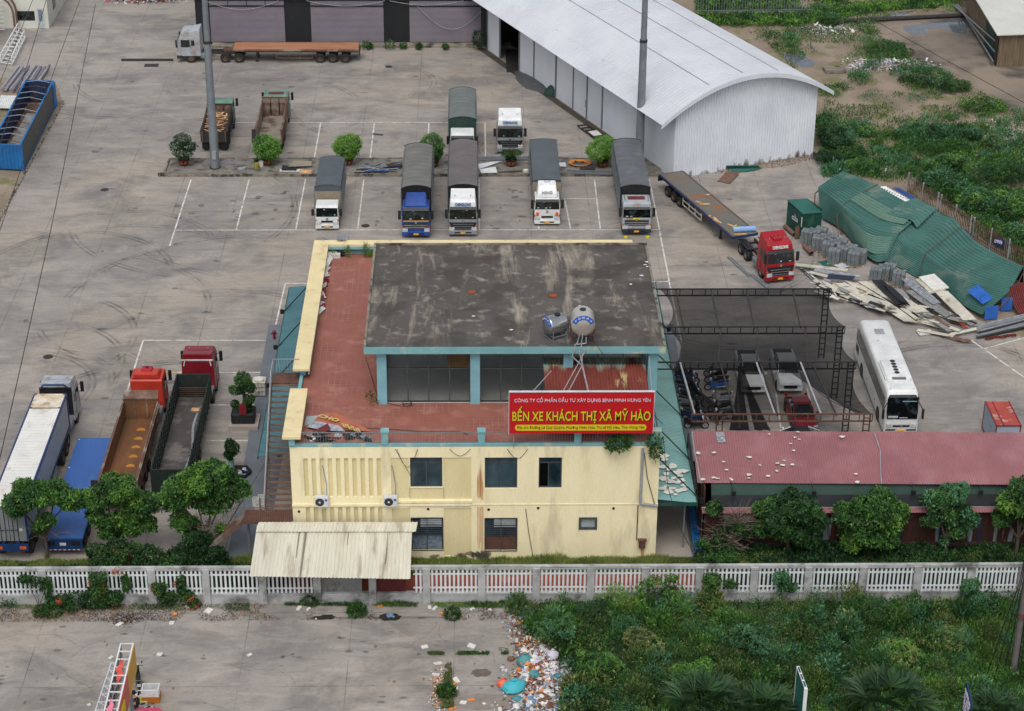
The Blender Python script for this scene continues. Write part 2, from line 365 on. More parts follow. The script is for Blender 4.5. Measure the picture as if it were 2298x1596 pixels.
M_tank=mat('stainless_tank','b7b9bb','94979a',sc_=1.2,rough=.22,metal=.85,dirt='a58a68',dsc=1.2,dlo=.62,dhi=.74,fine=.05)
M_tankr=mat('stained_stainless','c9c6c0','b5b0a8',sc_=1.2,rough=.3,metal=.5,dirt='a2805c',dsc=1.3,dlo=.6,dhi=.74,fine=.05)
M_bluel=mat('blue_label','1e56a8','1a4c96',sc_=1,rough=.4,fine=0)
M_pvc=mat('grey_pipe','9a9ca0','85878b',sc_=2,rough=.6)
M_ac=mat('air_conditioner_white','c8cbd0','b9bcc2',sc_=1,rough=.5)
M_rroof=mat('red_sheet_roof','946468','885a5e',sc_=.25,rough=.6,dirt='9e7478',dsc=.4,dlo=.5,dhi=.75,fine=.05)
M_whroof=mat('white_metal_roof','c3c6cc','b8bbc2',sc_=.2,rough=.5,dirt='c4c8cd',dsc=.3,dlo=.5,dhi=.7,fine=.04)
M_whwall=mat('pale_metal_wall','d3d7dc','c6cbd2',sc_=.3,rough=.5,st=(1,1,.3),fine=.03)
M_whwall2=mat('bright_metal_wall','dadfe5','ccd2d9',sc_=.3,rough=.45,fine=.03)
M_lean=mat('cream_roof_sheet','d2cfbf','c2bead',sc_=.7,rough=.55,st=(1.5,.2,1),dirt='8f826a',dsc=1.1,dlo=.54,dhi=.74,fine=.05)
M_fence=mat('weathered_white_wall','b0b1b1','969795',sc_=.9,rough=.85,dirt='5c5c56',dsc=.8,dlo=.5,dhi=.68,fine=.08)
M_pick=mat('white_baluster','d4d8da','c6cacc',sc_=1.5,rough=.7,fine=.05)
M_dark=mat('dark_cladding','17191d','1f2227',sc_=.4,rough=.7,st=(1,1,.2),dirt='2d2a28',dsc=.5,dlo=.55,dhi=.7)
M_shut=mat('shutter_grey','776f78','6d656e',sc_=.3,rough=.6,fine=.03)
M_shutd=mat('fascia_grey','7b757d','6d676f',sc_=.4,rough=.6,fine=.04)
M_office=mat('office_wall','cfcfc5','bfbfb5',sc_=.5,rough=.8,fine=.04)
M_grnsh=mat('green_sheet','3f6a62','355c55',sc_=.5,rough=.55,dirt='67766c',dsc=.35,dlo=.56,dhi=.66,fine=.06)
M_grnp=mat('faded_green_sheet','5f7a6a','4d6e64',sc_=.5,rough=.6,fine=.08)
M_grn2=mat('dull_green_sheet','3b645c','325650',sc_=.6,rough=.55,dirt='7a6a52',dsc=.5,dlo=.6,dhi=.7,fine=.06);M_hut=mat('green_hut_steel','1d4a40','194038',sc_=.6,rough=.5,dirt='3a5c4e',dsc=.8,dlo=.56,dhi=.7)
M_hutr=mat('green_hut_roof','276358','20564c',sc_=.6,rough=.5)
M_block=mat('grey_block','767c7e','636a6c',sc_=3,rough=.9,fine=.2)
M_cr=mat('cream_sheet','c6c2b4','b0ab9c',sc_=1,rough=.6,dirt='8a7a5c',dsc=1.4,dlo=.56,dhi=.68)
M_gm=mat('dull_metal_sheet','8d8f8e','74746f',sc_=1,rough=.5,dirt='544c44',dsc=1.2,dlo=.54,dhi=.66)
M_bk=mat('black_sheet','23242a','1c1d22',sc_=1,rough=.5)
M_solar=mat('solar_panel','1c2434','222c40',sc_=2,rough=.25,spec=.6)
M_blsh=mat('bright_blue_sheet','2f66b8','2858a2',sc_=1,rough=.5)
M_silf=mat('silver_foil','c2c6cc','8a8e94',sc_=4,rough=.3,metal=.5)
M_mar=mat('maroon_sheet','6c2a2a','562222',sc_=.8,rough=.7,fine=.1)
M_barks=mat('bark','5c5145','473e35',sc_=4,rough=.95)
M_twig=mat('bare_twig','776b60','5e544a',sc_=4,rough=.95)
def leafmat(name,c,c2,**k):return mat(name,c,c2,sc_=.8,lo=.25,hi=.75,rough=.5,island=True,fine=0,trans=.25,spec=.3,**k)
L_dark=leafmat('leaf_dark','3f6433','1d381c');L_mid=leafmat('leaf_mid','547d38','2c4f27');L_lite=leafmat('leaf_light','7a9f42','487a30')
L_deep=leafmat('leaf_deep','2c4f2d','142d18');L_olive=leafmat('leaf_olive','6f7f48','485c34');L_grass=leafmat('leaf_grass','80a042','527a30');L_dry=leafmat('leaf_dry','85835a','5f663f')
L_brt=leafmat('leaf_bright','84ad4c','4f8a36');L_fl=leafmat('orange_blossom','c0744e','98563a');L_straw=leafmat('leaf_straw','a3a566','737a42');L_blue=leafmat('leaf_bluegreen','5f8f68','3c6a48')
M_pot=mat('pot_rim','3a3330','2c2725',rough=.8);M_potr=mat('terracotta','9a5030','7f4028',sc_=3,rough=.8)
M_litw=mat('white_scrap','d5d3cc','bfbdb6',sc_=3,rough=.7)
M_net=None
def special():
    """grid tile floor, roof slab, shade net, skid marks, rusty panels"""
    global M_tile,M_roofslab,M_net,M_skid,M_rustp,M_rgrad,M_brick
    m=mat('terrace_tile','935d50','855146',sc_=.5,rough=.7,dirt='a8766a',dsc=.7,dlo=.52,dhi=.75,fine=.08);M_tile=m
    n,l=m.node_tree.nodes,m.node_tree.links;p=n['Principled BSDF'];src=p.inputs['Base Color'].links[0].from_socket
    geo=n.new('ShaderNodeNewGeometry');br=n.new('ShaderNodeTexBrick');br.offset=0;br.inputs['Scale'].default_value=1;br.inputs['Brick Width'].default_value=.4;br.inputs['Row Height'].default_value=.4;br.inputs['Mortar Size'].default_value=.012
    br.inputs['Color1'].default_value=br.inputs['Color2'].default_value=(0,0,0,1);br.inputs['Mortar'].default_value=(1,1,1,1);l.new(geo.outputs['Position'],br.inputs['Vector'])
    no=n.new('ShaderNodeTexNoise');no.inputs['Scale'].default_value=.5;no.inputs['Detail'].default_value=4;l.new(geo.outputs['Position'],no.inputs['Vector'])
    r=n.new('ShaderNodeMapRange');r.inputs['From Min'].default_value=.48;r.inputs['From Max'].default_value=.7;r.inputs['To Max'].default_value=.5;l.new(no.outputs[0],r.inputs['Value'])
    mu=n.new('ShaderNodeMath');mu.operation='MULTIPLY';l.new(br.outputs['Color'],mu.inputs[0]);l.new(r.outputs[0],mu.inputs[1])
    x=n.new('ShaderNodeMix');x.data_type='RGBA';l.new(mu.outputs[0],x.inputs[0]);l.new(src,x.inputs[6]);x.inputs[7].default_value=(*lin('b9a396'),1);l.new(x.outputs[2],p.inputs['Base Color'])
    # roof slab: dark bitumen with pale lichen and mortar stains in long bands
    m=mat('weathered_roof','57524e','4a4642',sc_=.35,rough=.9,dirt='8d867c',dsc=1.1,dlo=.54,dhi=.72,fine=.18,bump=.4,bsc=8);M_roofslab=m
    n,l=m.node_tree.nodes,m.node_tree.links;p=n['Principled BSDF'];src=p.inputs['Base Color'].links[0].from_socket
    geo=n.new('ShaderNodeNewGeometry');mp=n.new('ShaderNodeMapping');mp.inputs['Scale'].default_value=(1,.16,1);l.new(geo.outputs['Position'],mp.inputs['Vector'])
    no=n.new('ShaderNodeTexNoise');no.inputs['Scale'].default_value=.42;no.inputs['Detail'].default_value=10;no.inputs['Roughness'].default_value=.7;no.inputs['Distortion'].default_value=.5;l.new(mp.outputs[0],no.inputs['Vector'])
    r=n.new('ShaderNodeMapRange');r.inputs['From Min'].default_value=.55;r.inputs['From Max'].default_value=.7;l.new(no.outputs[0],r.inputs['Value'])
    x=n.new('ShaderNodeMix');x.data_type='RGBA';l.new(r.outputs[0],x.inputs[0]);l.new(src,x.inputs[6]);x.inputs[7].default_value=(*lin('a59c8c'),1)
    no2=n.new('ShaderNodeTexNoise');no2.inputs['Scale'].default_value=.33;no2.inputs['Detail'].default_value=7;l.new(geo.outputs['Position'],no2.inputs['Vector'])
    r2=n.new('ShaderNodeMapRange');r2.inputs['From Min'].default_value=.5;r2.inputs['From Max'].default_value=.6;r2.inputs['To Max'].default_value=.75;l.new(no2.outputs[0],r2.inputs['Value'])
    y=n.new('ShaderNodeMix');y.data_type='RGBA';l.new(r2.outputs[0],y.inputs[0]);l.new(x.outputs[2],y.inputs[6]);y.inputs[7].default_value=(*lin('3c3835'),1);l.new(y.outputs[2],p.inputs['Base Color'])
    globals().__setitem__('M_net2',mat('shade_net_folded','0d0e10','131417',rough=.9,fine=0,alpha=.9,spec=.1));M_net=mat('shade_net','101113','16171a',rough=.9,fine=0,alpha=.74,spec=.1)
    # skid marks: rubber stain, partly transparent, patchy
    m=mat('skid_rubber','4c4744','403c3a',rough=.8,fine=0,alpha=.9);M_skid=m
    n,l=m.node_tree.nodes,m.node_tree.links;p=n['Principled BSDF'];geo=n.new('ShaderNodeNewGeometry');no=n.new('ShaderNodeTexNoise');no.inputs['Scale'].default_value=.5;no.inputs['Detail'].default_value=6;l.new(geo.outputs['Position'],no.inputs['Vector'])
    r=n.new('ShaderNodeMapRange');r.inputs['From Min'].default_value=.38;r.inputs['From Max'].default_value=.72;r.inputs['To Min'].default_value=.0;r.inputs['To Max'].default_value=.38;l.new(no.outputs[0],r.inputs['Value']);l.new(r.outputs[0],p.inputs['Alpha'])
    # rusty wall panels: vertical strips of brown rust and pale blue paint
    m=mat('rusty_wall_sheet','3a211c','4a2c24',sc_=1.5,rough=.85,st=(1,1,.15),fine=.1);M_rustp=m
    n,l=m.node_tree.nodes,m.node_tree.links;p=n['Principled BSDF'];src=p.inputs['Base Color'].links[0].from_socket
    geo=n.new('ShaderNodeNewGeometry');mp=n.new('ShaderNodeMapping');mp.inputs['Scale'].default_value=(1,1,.12);l.new(geo.outputs['Position'],mp.inputs['Vector'])
    no=n.new('ShaderNodeTexNoise');no.inputs['Scale'].default_value=1.5;no.inputs['Detail'].default_value=7;l.new(mp.outputs[0],no.inputs['Vector'])
    r=n.new('ShaderNodeMapRange');r.inputs['From Min'].default_value=.57;r.inputs['From Max'].default_value=.61;l.new(no.outputs[0],r.inputs['Value'])
    x=n.new('ShaderNodeMix');x.data_type='RGBA';l.new(r.outputs[0],x.inputs[0]);l.new(src,x.inputs[6]);x.inputs[7].default_value=(*lin('7f8a8c'),1);l.new(x.outputs[2],p.inputs['Base Color'])
    # rust that eats the lower part of a teal sheet
    m=mat('half_rusted_sheet','7a3a30','6a3028',sc_=1.5,rough=.8,st=(1,.2,1),fine=.1,dirt='b0a070',dsc=1.1,dlo=.58,dhi=.66);M_rgrad=m
    n,l=m.node_tree.nodes,m.node_tree.links;p=n['Principled BSDF'];src=p.inputs['Base Color'].links[0].from_socket
    geo=n.new('ShaderNodeNewGeometry');mp=n.new('ShaderNodeMapping');mp.inputs['Scale'].default_value=(1,.0,.0);l.new(geo.outputs['Position'],mp.inputs['Vector'])
    no=n.new('ShaderNodeTexNoise');no.inputs['Scale'].default_value=.55;no.inputs['Detail'].default_value=6;l.new(mp.outputs[0],no.inputs['Vector'])
    sx=n.new('ShaderNodeSeparateXYZ');l.new(geo.outputs['Position'],sx.inputs[0])
    a=n.new('ShaderNodeMath');a.operation='MULTIPLY_ADD';l.new(no.outputs[0],a.inputs[0]);a.inputs[1].default_value=-7;l.new(sx.outputs['Y'],a.inputs[2])
    r=n.new('ShaderNodeMapRange');r.inputs['From Min'].default_value=113.7;r.inputs['From Max'].default_value=114.6;l.new(a.outputs[0],r.inputs['Value'])
    x=n.new('ShaderNodeMix');x.data_type='RGBA';l.new(r.outputs[0],x.inputs[0]);l.new(src,x.inputs[6]);x.inputs[7].default_value=(*lin('8fb0a0'),1);l.new(x.outputs[2],p.inputs['Base Color'])
    M_brick=mat('red_brick_paving','8a4a3c','7a4034',sc_=1,rough=.85,fine=.15,dirt='9a7a6a',dsc=.7,dlo=.58,dhi=.7)
special()

# ---------------------------------------------------------------- ground, yard, markings
def flat(name,pts,m,z=0,kind='structure',t=None):
    mb=MB();
    if t:
        n=len(pts);mb.add([(p[0],p[1],z-t) for p in pts]+[(p[0],p[1],z) for p in pts],[tuple(range(n,2*n))]+[(i,(i+1)%n,n+(i+1)%n,n+i) for i in range(n)])
    else:mb.add([(p[0],p[1],z) for p in pts],[tuple(range(len(pts)))])
    return tag(mb.build(name,m),kind=kind)
def G(*pp,z=0):return [W(px,py,z).to_tuple()[:2] for px,py in pp]
def ccw(pts):
    a=sum(pts[i][0]*pts[(i+1)%len(pts)][1]-pts[(i+1)%len(pts)][0]*pts[i][1] for i in range(len(pts)))
    return pts if a>0 else pts[::-1]
flat('ground',[(-900,-300),(900,-300),(900,1600),(-900,1600)],M_soil,-.02)
flat('yard',ccw([(-60,110.9),(48,110.9),(48,138)]+G((2298,760),(2150,700),(1960,520),(1880,400),(1838,340))+[W(1100,100).to_tuple()[:2],(2,260),(-60,260)]),M_yard,0.0)
flat('forecourt',ccw([(-60,80)]+G((1240,1640),(1200,1500),(1175,1420),(1165,1362))+[(2.9,107.2),(-60,107.2)]),M_fore,-.008)
flat('undergrowth_ground',ccw([(2.0,80),(60,80),(60,107),(2.4,107),(2.2,100)]),M_green0,-.012)
flat('brick_paving',[(-12,107.3),(15.5,107.3),(15.5,110.4),(-12,110.4)],M_brick,.004)
flat('planting_strip',[(-60,110.4),(60,110.4),(60,112.7),(15.5,112.7),(15.5,111.65),(-60,111.65)],M_green0,.006)
flat('planting_strip',[(-60,107.3),(-12,107.3),(-12,110.4),(-60,110.4)],M_green0,.002)
flat('planting_strip',[(15.5,107.3),(60,107.3),(60,110.4),(15.5,110.4)],M_green0,.002)
flat('side_pavement',ccw([(-15.9,112),(-13.0,112),(-11.4,112.1),(-11.6,118),(-14.4,146),(-16.2,146)]),M_dkpave,.06,t=.1)
flat('side_pavement',ccw([(11.8,111.8),(15.2,111.8),(15.9,146),(12,146)]),M_dkpave,.06,t=.1)
M_ptile=mat('pale_floor_tile','a39a90','958c83',sc_=.5,rough=.5,fine=.03)
flat('side_pavement',[(11.8,111.9),(14.1,111.9),(14.1,145),(11.8,145)],M_ptile,.07,t=.1)
flat('side_pavement',[(-13.4,111.9),(-11.5,111.9),(-11.5,140),(-13.4,140)],M_ptile,.07,t=.1)
road=flat('mud_road',ccw(G((1947,61),(2060,30),(2141,21),(2298,60),(2400,260),(2400,300),(2298,262),(2249,235),(2167,188),(2115,162),(2044,128),(1979,86))),M_mud,-.006)
flat('puddle',ccw(G((2027,58),(2060,55),(2095,50),(2160,42),(2172,60),(2168,78),(2140,72),(2110,62),(2075,66),(2080,76),(2050,78),(2030,70))),M_water,.0)
flat('puddle',ccw(G((1754,120),(1775,124),(1805,126),(1830,140),(1822,150),(1800,151),(1780,142),(1760,132))),M_water,-.01)
flat('puddle',ccw(G((1890,48),(1960,38),(2020,28),(2060,22),(2020,36),(1960,46),(1900,54))),M_water,.0)
# white lines
ml=MB()
def line(x0,y0,x1,y1,w=.13,z=.008):
    d=Vector((x1-x0,y1-y0,0)).normalized();s=Vector((-d.y,d.x,0))*w/2;a,b=Vector((x0,y0,z)),Vector((x1,y1,z))
    ml.quad(a-s,b-s,b+s,a+s)
def pline(a,b,w=.13):
    p,q=W(*a),W(*b);line(p.x,p.y,q.x,q.y,w)
line(-26.05,164.9,16.4,164.9)
for x in (-26.05,-20.7,-15.5,-10.1,.55,5.75,16.35):line(x,164.97 if x>-26 else 161.5,x,176.6)
for a,b in (((1334,404),(1347,513)),((1267,446),(1280,513)),((1267,446),(1336,446))):pline(a,b)
line(-24.1,191.5,1.25,191.5)
for x in (-15.05,-9.75,-4.35,1.2):line(x,182,x,191.4)
for a,b in (((321,764),(612,764)),((321,765),(225,1070)),((400,836),(600,836)),((374,909),(590,909)),((465,989),(575,989)),((640,636),(690,636)),((640,637),(614,750)),((1465,632),(1500,632)),
             ((1480,518),(1502,632)),((1502,634),(1530,770)),((2180,764),(2340,876)),((2208,783),(2340,747)),((1655,880),(1660,960)),((1740,870),(1752,960)),((1810,868),(1835,960))):pline(a,b)
tag(ml.build('road_markings',M_line),kind='structure')
ml=MB();p,q=W(300,836),W(400,836);line(p.x,p.y,q.x,q.y);tag(ml.build('road_markings',M_liney),kind='structure')
# skid marks
mb=MB()
def skid(px,py,r,a0,a1,w=.2,gap=.42,sq=1.0,n=26):
    c=W(px,py)
    for rr in (r,r+gap):
        for i in range(n):
            t0,t1=[math.radians(a0+(a1-a0)*k/n) for k in (i,i+1)]
            P=[(c.x+R*math.cos(t),c.y+R*math.sin(t)*sq,.004) for R,t in ((rr,t0),(rr+w,t0),(rr+w,t1),(rr,t1))]
            mb.quad(*P)
for a in ((250,215,6,180,300),(330,180,7,190,290),(860,185,5,-40,60),(730,210,12,60,120),(470,160,14,60,110),(30,870,5.5,-20,80),(90,860,5,0,90),(180,850,4.8,-10,75),(60,760,8,-30,60),
          (590,590,5,-60,60),(640,580,4.6,-60,60),(250,640,12,60,150),(480,780,10,60,110),(1290,560,20,60,100),(130,620,9,10,100),(420,200,9,230,320),(620,180,16,240,290),(300,470,14,-30,40),(500,480,13,200,260),
          (900,560,22,70,120),(2150,860,7,20,140),(1200,330,5,150,280),(1560,560,10,-80,10),(260,560,8,20,110),(150,700,11,0,70),(350,700,9,200,290),(560,700,15,100,170),(760,175,9,230,330),(620,240,8,20,110),(900,230,11,190,260),(40,820,7.5,-20,60),(240,860,6,-30,60),(400,1010,14,90,140),(1700,640,12,200,250),(2200,900,9,60,150),(700,440,18,220,260),(1150,560,25,70,100)):skid(*a)
flat('drain_channel',[tuple((W(1511,402)+Vector((math.cos(.4258),math.sin(.4258),0))*a+Vector((-math.sin(.4258),math.cos(.4258),0))*b)[:2]) for a,b in ((-.15,0),(-.15,50),(-.95,50),(-.95,0))],mat('drain_dirt','3c352e','4f4a3c',sc_=1.5,rough=.95,fine=.3),.003)
so=MB();r3=random.Random(21);M_oil=mat('oil_stain','33302e','45413d',sc_=2,rough=.6,fine=.2,alpha=.3)
def stain(mb,px,py,rx,ry,z):
    c=W(px,py);n=15;mb.add([(c.x+rx*math.cos(2*PI*k/n)*r3.uniform(.55,1.15),c.y+ry*math.sin(2*PI*k/n)*r3.uniform(.55,1.15),z) for k in range(n)],[tuple(range(n))])
for k in range(150):px,py=r3.uniform(20,1700),r3.uniform(130,980);(stain(so,px,py,r3.uniform(.05,.5),r3.uniform(.05,.35),.0041+.00001*k) if not (600<px<1550 and py>530) else None)
for x_ in (425,548,640,735,850,935,1038,1150,1227,1428,590,1037,1144):
    for k in range(5):stain(so,x_+r3.uniform(-30,30),r3.uniform(425,512),r3.uniform(.1,.5),r3.uniform(.1,.5),.0045+.00002*k)
for k in range(70):stain(so,r3.uniform(0,1160),r3.uniform(1375,1590),r3.uniform(.03,.3),r3.uniform(.03,.2),.0046+.00001*k)
tag(so.build('oil_stains',M_oil),kind='stuff',label='scattered dark oil and dirt stains on the concrete',cat='stains')
ck=MB()
for k in range(26):
    p=W(r3.uniform(30,1150),r3.uniform(1400,1590)) if k<9 else W(r3.uniform(20,1480),r3.uniform(130,520) if k%2 else r3.uniform(130,760));a=r3.uniform(0,6)
    for j in range(r3.randint(5,12)):a+=r3.uniform(-.7,.7);q=p+Vector((math.cos(a),math.sin(a),0))*r3.uniform(.3,.8);s=Vector((-math.sin(a),math.cos(a),0))*.018;ck.quad(*[tuple(v)[:2]+(.0052,) for v in (p-s,q-s,q+s,p+s)]);p=q
tag(ck.build('concrete_cracks',M_oil),kind='stuff',label='thin branching cracks in the concrete',cat='cracks')
tag(mb.build('skid_marks',M_skid),kind='stuff',label='dark curved tyre marks on the concrete yard',cat='tyre marks')
# raised median with pavers
X0,X1,Y0,Y1=-28.6,17.6,177.25,181.5
flat('median',[(X0,Y0+.15),(X1,Y0+.15),(X1,Y1-.15),(X0+.4,Y1-.15)],M_paver,.2)
mb=MB()
x=X0
while x<X1-.1:
    w=min(.98,X1-x);mb.box(x+.01,x+w-.01,Y0,Y0+.16,0,.24+random.uniform(-.01,.015));mb.box(x+.01,x+w-.01,Y1-.16,Y1,0,.24+random.uniform(-.01,.015));x+=1
for k in range(4):mb.box(X0-.15,X0-.0,Y0+.05+k*1.05,Y0+1.0+k*1.05,0,.23)
tag(mb.build('kerb',M_kerb),kind='structure')
mb=MB()
for i in range(38): # kerb along the left verge
    p=W(142,232).lerp(W(-10,510),i/38);mb.rbox((p.x,p.y,0),.15,.95,.16,.15)
tag(mb.build('kerb',M_kerb),kind='structure')
flat('verge',ccw(G((100,175),(128,192),(141,231),(-11,510),(-160,510),(-260,175))),M_soil,.02)
# ---------------------------------------------------------------- the station building
BX0,BX1,BY0,BY1,FZ=-11.5,11.7,111.7,141.3,8.4
B=thing('station_building','cream yellow two storey station building with a glazed roof pavilion','building',(0,111.7,0))
def part(name,mb,m,root,**k):return mb.build(name,m,root,world=True,**k)
# front wall: plane with window holes and recessed strips, built from boxes
wins=[(-4.0,-1.97,5.45,7.62,'a'),(.7,2.75,5.35,7.6,'a'),(4.1,5.56,5.35,7.59,'open'),(-4.0,-1.96,.78,3.2,'b'),(.7,2.77,.7,3.15,'c'),(6.76,7.83,2.32,3.16,'small')]
recs=[]
for i in range(10):recs.append((-10.68+i*.51,-10.68+i*.51+.27,4.75,7.58,.14));recs.append((-10.66+i*.51,-10.66+i*.51+.27,2.2,4.0,.14))
recs+=[(-5.2,-4.05,4.6,7.6,.06),(-1.9,-.15,4.55,7.6,.06),(-4.05,-1.9,4.55,5.4,.06),(-5.2,-4.05,.3,3.9,.06),(-1.9,-.15,.3,3.9,.06)]
xs=sorted({BX0,BX1}|{w[0] for w in wins+recs}|{w[1] for w in wins+recs});zs=sorted({0,FZ,4.22,4.1}|{w[2] for w in wins+recs}|{w[3] for w in wins+recs})
mb=MB()
for i in range(len(xs)-1):
    for j in range(len(zs)-1):
        cx,cz=(xs[i]+xs[i+1])/2,(zs[j]+zs[j+1])/2;d=0
        if any(w[0]<cx<w[1] and w[2]<cz<w[3] for w in wins):continue
        mb.k=0
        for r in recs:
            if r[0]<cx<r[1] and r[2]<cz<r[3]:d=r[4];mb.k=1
        y=BY0+d;a,b,c,e=xs[i],xs[i+1],zs[j],zs[j+1]
        mb.quad((a,y,c),(b,y,c),(b,y,e),(a,y,e))
mb.k=0
for r in recs:
    y0,y1=BY0,BY0+r[4];a,b,c,d=r[:4]
    mb.quad((a,y0,c),(a,y1,c),(a,y1,d),(a,y0,d));mb.quad((b,y1,c),(b,y0,c),(b,y0,d),(b,y1,d));mb.quad((a,y1,d),(b,y1,d),(b,y0,d),(a,y0,d));mb.quad((a,y0,c),(b,y0,c),(b,y1,c),(a,y1,c))
for w in wins:
    y0,y1=BY0,BY0+.25;a,b,c,d=w[:4]
    mb.quad((a,y0,c),(a,y1,c),(a,y1,d),(a,y0,d));mb.quad((b,y1,c),(b,y0,c),(b,y0,d),(b,y1,d));mb.quad((a,y1,d),(b,y1,d),(b,y0,d),(a,y0,d));mb.quad((a,y0,c),(b,y0,c),(b,y1,c),(a,y1,c))
mb.quad((BX0,BY0,0),(BX0,BY0,FZ),(BX0,BY1,FZ),(BX0,BY1,0));mb.quad((BX1,BY0,0),(BX1,BY1,0),(BX1,BY1,FZ),(BX1,BY0,FZ));mb.quad((BX0,BY1,0),(BX0,BY1,FZ),(BX1,BY1,FZ),(BX1,BY1,0))
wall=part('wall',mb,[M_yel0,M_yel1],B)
mb=MB();mb.box(BX0-.02,-.2,BY0-.1,BY0-.003,4.12,4.28);mb.box(-.2,BX1+.02,BY0-.035,BY0-.003,4.14,4.2)
mb.box(-4.98,-.1,BY0-.1,BY0-.003,4.35,4.5);parts('string_course',mb,M_yel0,B)
# stains on the wall: rust run and blackened plaster
M_ruststain=mat('rust_stain','c28440','b57436',sc_=2,st=(1,1,.3),rough=.85,fine=.15,alpha=.42)
M_blackst=mat('damp_stain','45443f','5a574e',sc_=3,rough=.9,fine=.2,alpha=.6)
def blob(mb,cx,cz,rx,rz,y,n=14,jit=.25,fx=None):
    pts=[(cx+rx*math.cos(2*PI*i/n)*(1+random.uniform(-jit,jit)),y,cz+rz*math.sin(2*PI*i/n)*(1+random.uniform(-jit,jit))) for i in range(n)]
    mb.add(pts,[tuple(range(n))])
mb=MB()
for k in range(9):
    x=.24+.04*k+random.uniform(-.02,.02);w_=random.uniform(.03,.08);y=BY0-.108-.002*k;z1_=7.4-abs(k-4)*random.uniform(.15,.4);z0_=4.5+random.uniform(-.02,.3);mb.add([(x-w_*.3,y+.09,z0_),(x+w_*.6,y+.09,z0_),(x+w_,y+.09,(z0_+z1_)/2),(x+.02,y+.09,z1_),(x-w_*.5,y+.09,(z0_+z1_)/2+.3)],[(0,1,2,3,4)])
    if k%2==0:mb.add([(x,y+.05,random.uniform(.3,1.6)),(x+.05,y+.05,random.uniform(.3,1.6)),(x+w_,y+.05,4.05),(x-w_*.4,y+.05,4.05)],[(0,1,2,3)])
mb.add([(10.75,BY0-.012,0),(11.0,BY0-.012,0),(10.95,BY0-.012,1.1),(10.75,BY0-.012,1.1)],[(0,1,2,3)]);parts('rust_run',mb,M_ruststain,wall)
mb=MB();[blob(mb,random.gauss(-.5,1.0),random.uniform(.1,.5),random.uniform(.08,.4),random.uniform(.06,.25),BY0-.064-.0015*k,13,.45) for k in range(16)];[blob(mb,random.uniform(.2,.75),random.uniform(.2,.75),random.uniform(.1,.3),random.uniform(.1,.3),BY0-.09-.0015*k,13,.45) for k in range(7)];parts('damp_patch',mb,M_blackst,wall)
# windows
def window(w):
    a,b,c,d,kind=w;y=BY0+.1;t=.07
    fr=MB();fr.box(a,b,y,y+.09,d-t,d);fr.box(a,b,y,y+.09,c,c+t);fr.box(a,a+t,y,y+.09,c+t,d-t);fr.box(b-t,b,y,y+.09,c+t,d-t)
    if kind=='small':
        fr=MB();fr.box(a-.05,b+.05,BY0-.05,y,d-.09,d+.03);fr.box(a-.05,b+.05,BY0-.05,y,c-.03,c+.09);fr.box(a-.05,a+.09,BY0-.05,y,c+.09,d-.09);fr.box(b-.09,b+.05,BY0-.05,y,c+.09,d-.09)
    else:
        zt=d-.42 if kind!='small' else d;xm=(a+b)/2 if kind!='open' else a+.62
        if kind in 'bc':zt=d-.62
        fr.box(a+t,b-t,y,y+.08,zt-.03,zt+.03);fr.box(xm-.03,xm+.03,y+.01,y+.07,c+t,zt-.03)
    win=part('window',MB().box(a,b,BY0+.19,BY0+.22,c,d) if 0 else fr,M_alu,B)
    p=MB()
    if kind=='open':p.box(xm,b-.05,y+.03,y+.045,c+.05,d-.47);p.box(a+.05,b-.05,y+.03,y+.045,d-.4,d-.05);part('pane',p,M_wing,win);q=MB();q.box(a,b,BY0+1.2,BY0+1.25,c-.5,d+.3);q.box(a+.55,a+.75,BY0+.9,BY0+1.0,c,d);part('dark_room',q,M_black,win)
    else:
        p.box(a+.05,b-.05,y+.03,y+.045,c+.05,d-.05);part('pane',p,M_frost if kind=='small' else M_wing,win)
    if kind in ('b','c'):
        g=MB()
        for k in range(15):z=c+.1+k*(d-c-.15)/15;(g.beam((a,BY0-.02,z),(b,BY0-.02,z),.018) if z>c+1.0 else None)
        for x in (a,(a+b)/2,b):g.beam((x,BY0-.02,c),(x,BY0-.02,d),.04)
        g.beam((a,BY0-.02,c),(b,BY0-.02,c),.05);g.beam((a,BY0-.02,d),(b,BY0-.02,d),.05);part('security_bars',g,M_alu,win)
        s=MB();s.box(a+.08,b-.08,y-.0,y+.02,c+.06,c+1.0);part('curtain',s,M_curt if kind=='b' else M_rust,win)
        s=MB();s.box(a+.6,b-.1,y,y+.02,d-.75,d-.15);part('blind',s,M_blind,win)
for w in wins:window(w)
# terrace floor, kerb, copings, railings, corner pillars
part('terrace_floor',MB().box(BX0+.005,BX1-.005,BY0+.005,BY1-.005,FZ-.15,FZ+.01),M_tile,B)
mb=MB();mb.box(BX0-.02,BX1+.02,BY0-.02,BY0+.22,FZ+.012,FZ+.2);mb.box(BX1-.2,BX1+.02,BY0+.22,BY1,FZ+.012,FZ+.3);mb.box(BX0-.02,BX0+.2,BY0+.22,BY1,FZ+.012,FZ+.3);mb.box(BX0+.2,BX1-.2,BY1-.25,BY1,FZ+.012,FZ+.35)
part('terrace_kerb',mb,M_teal,B)
mb=MB();mb.box(-11.95,-10.83,120.5,BY1+.25,9.15,9.35);mb.box(-10.83,12.0,BY1-.55,BY1+.25,9.15,9.35);mb.box(-11.9,-10.75,111.3,117.75,9.15,9.35);parts('coping',mb,M_cream,B,bevel=.02)
mb=MB()
for y in (111.5,114.5,117.2,121,124.3,127.6,130.9,134.2,137.5,140.7):mb.box(-11.52,-11.15,y,y+.35,FZ+.2,9.15)
for x in (-7.4,-3.6,.2,4,7.8,11.3):mb.box(x,x+.35,BY1-.3,BY1,FZ+.3,9.15)
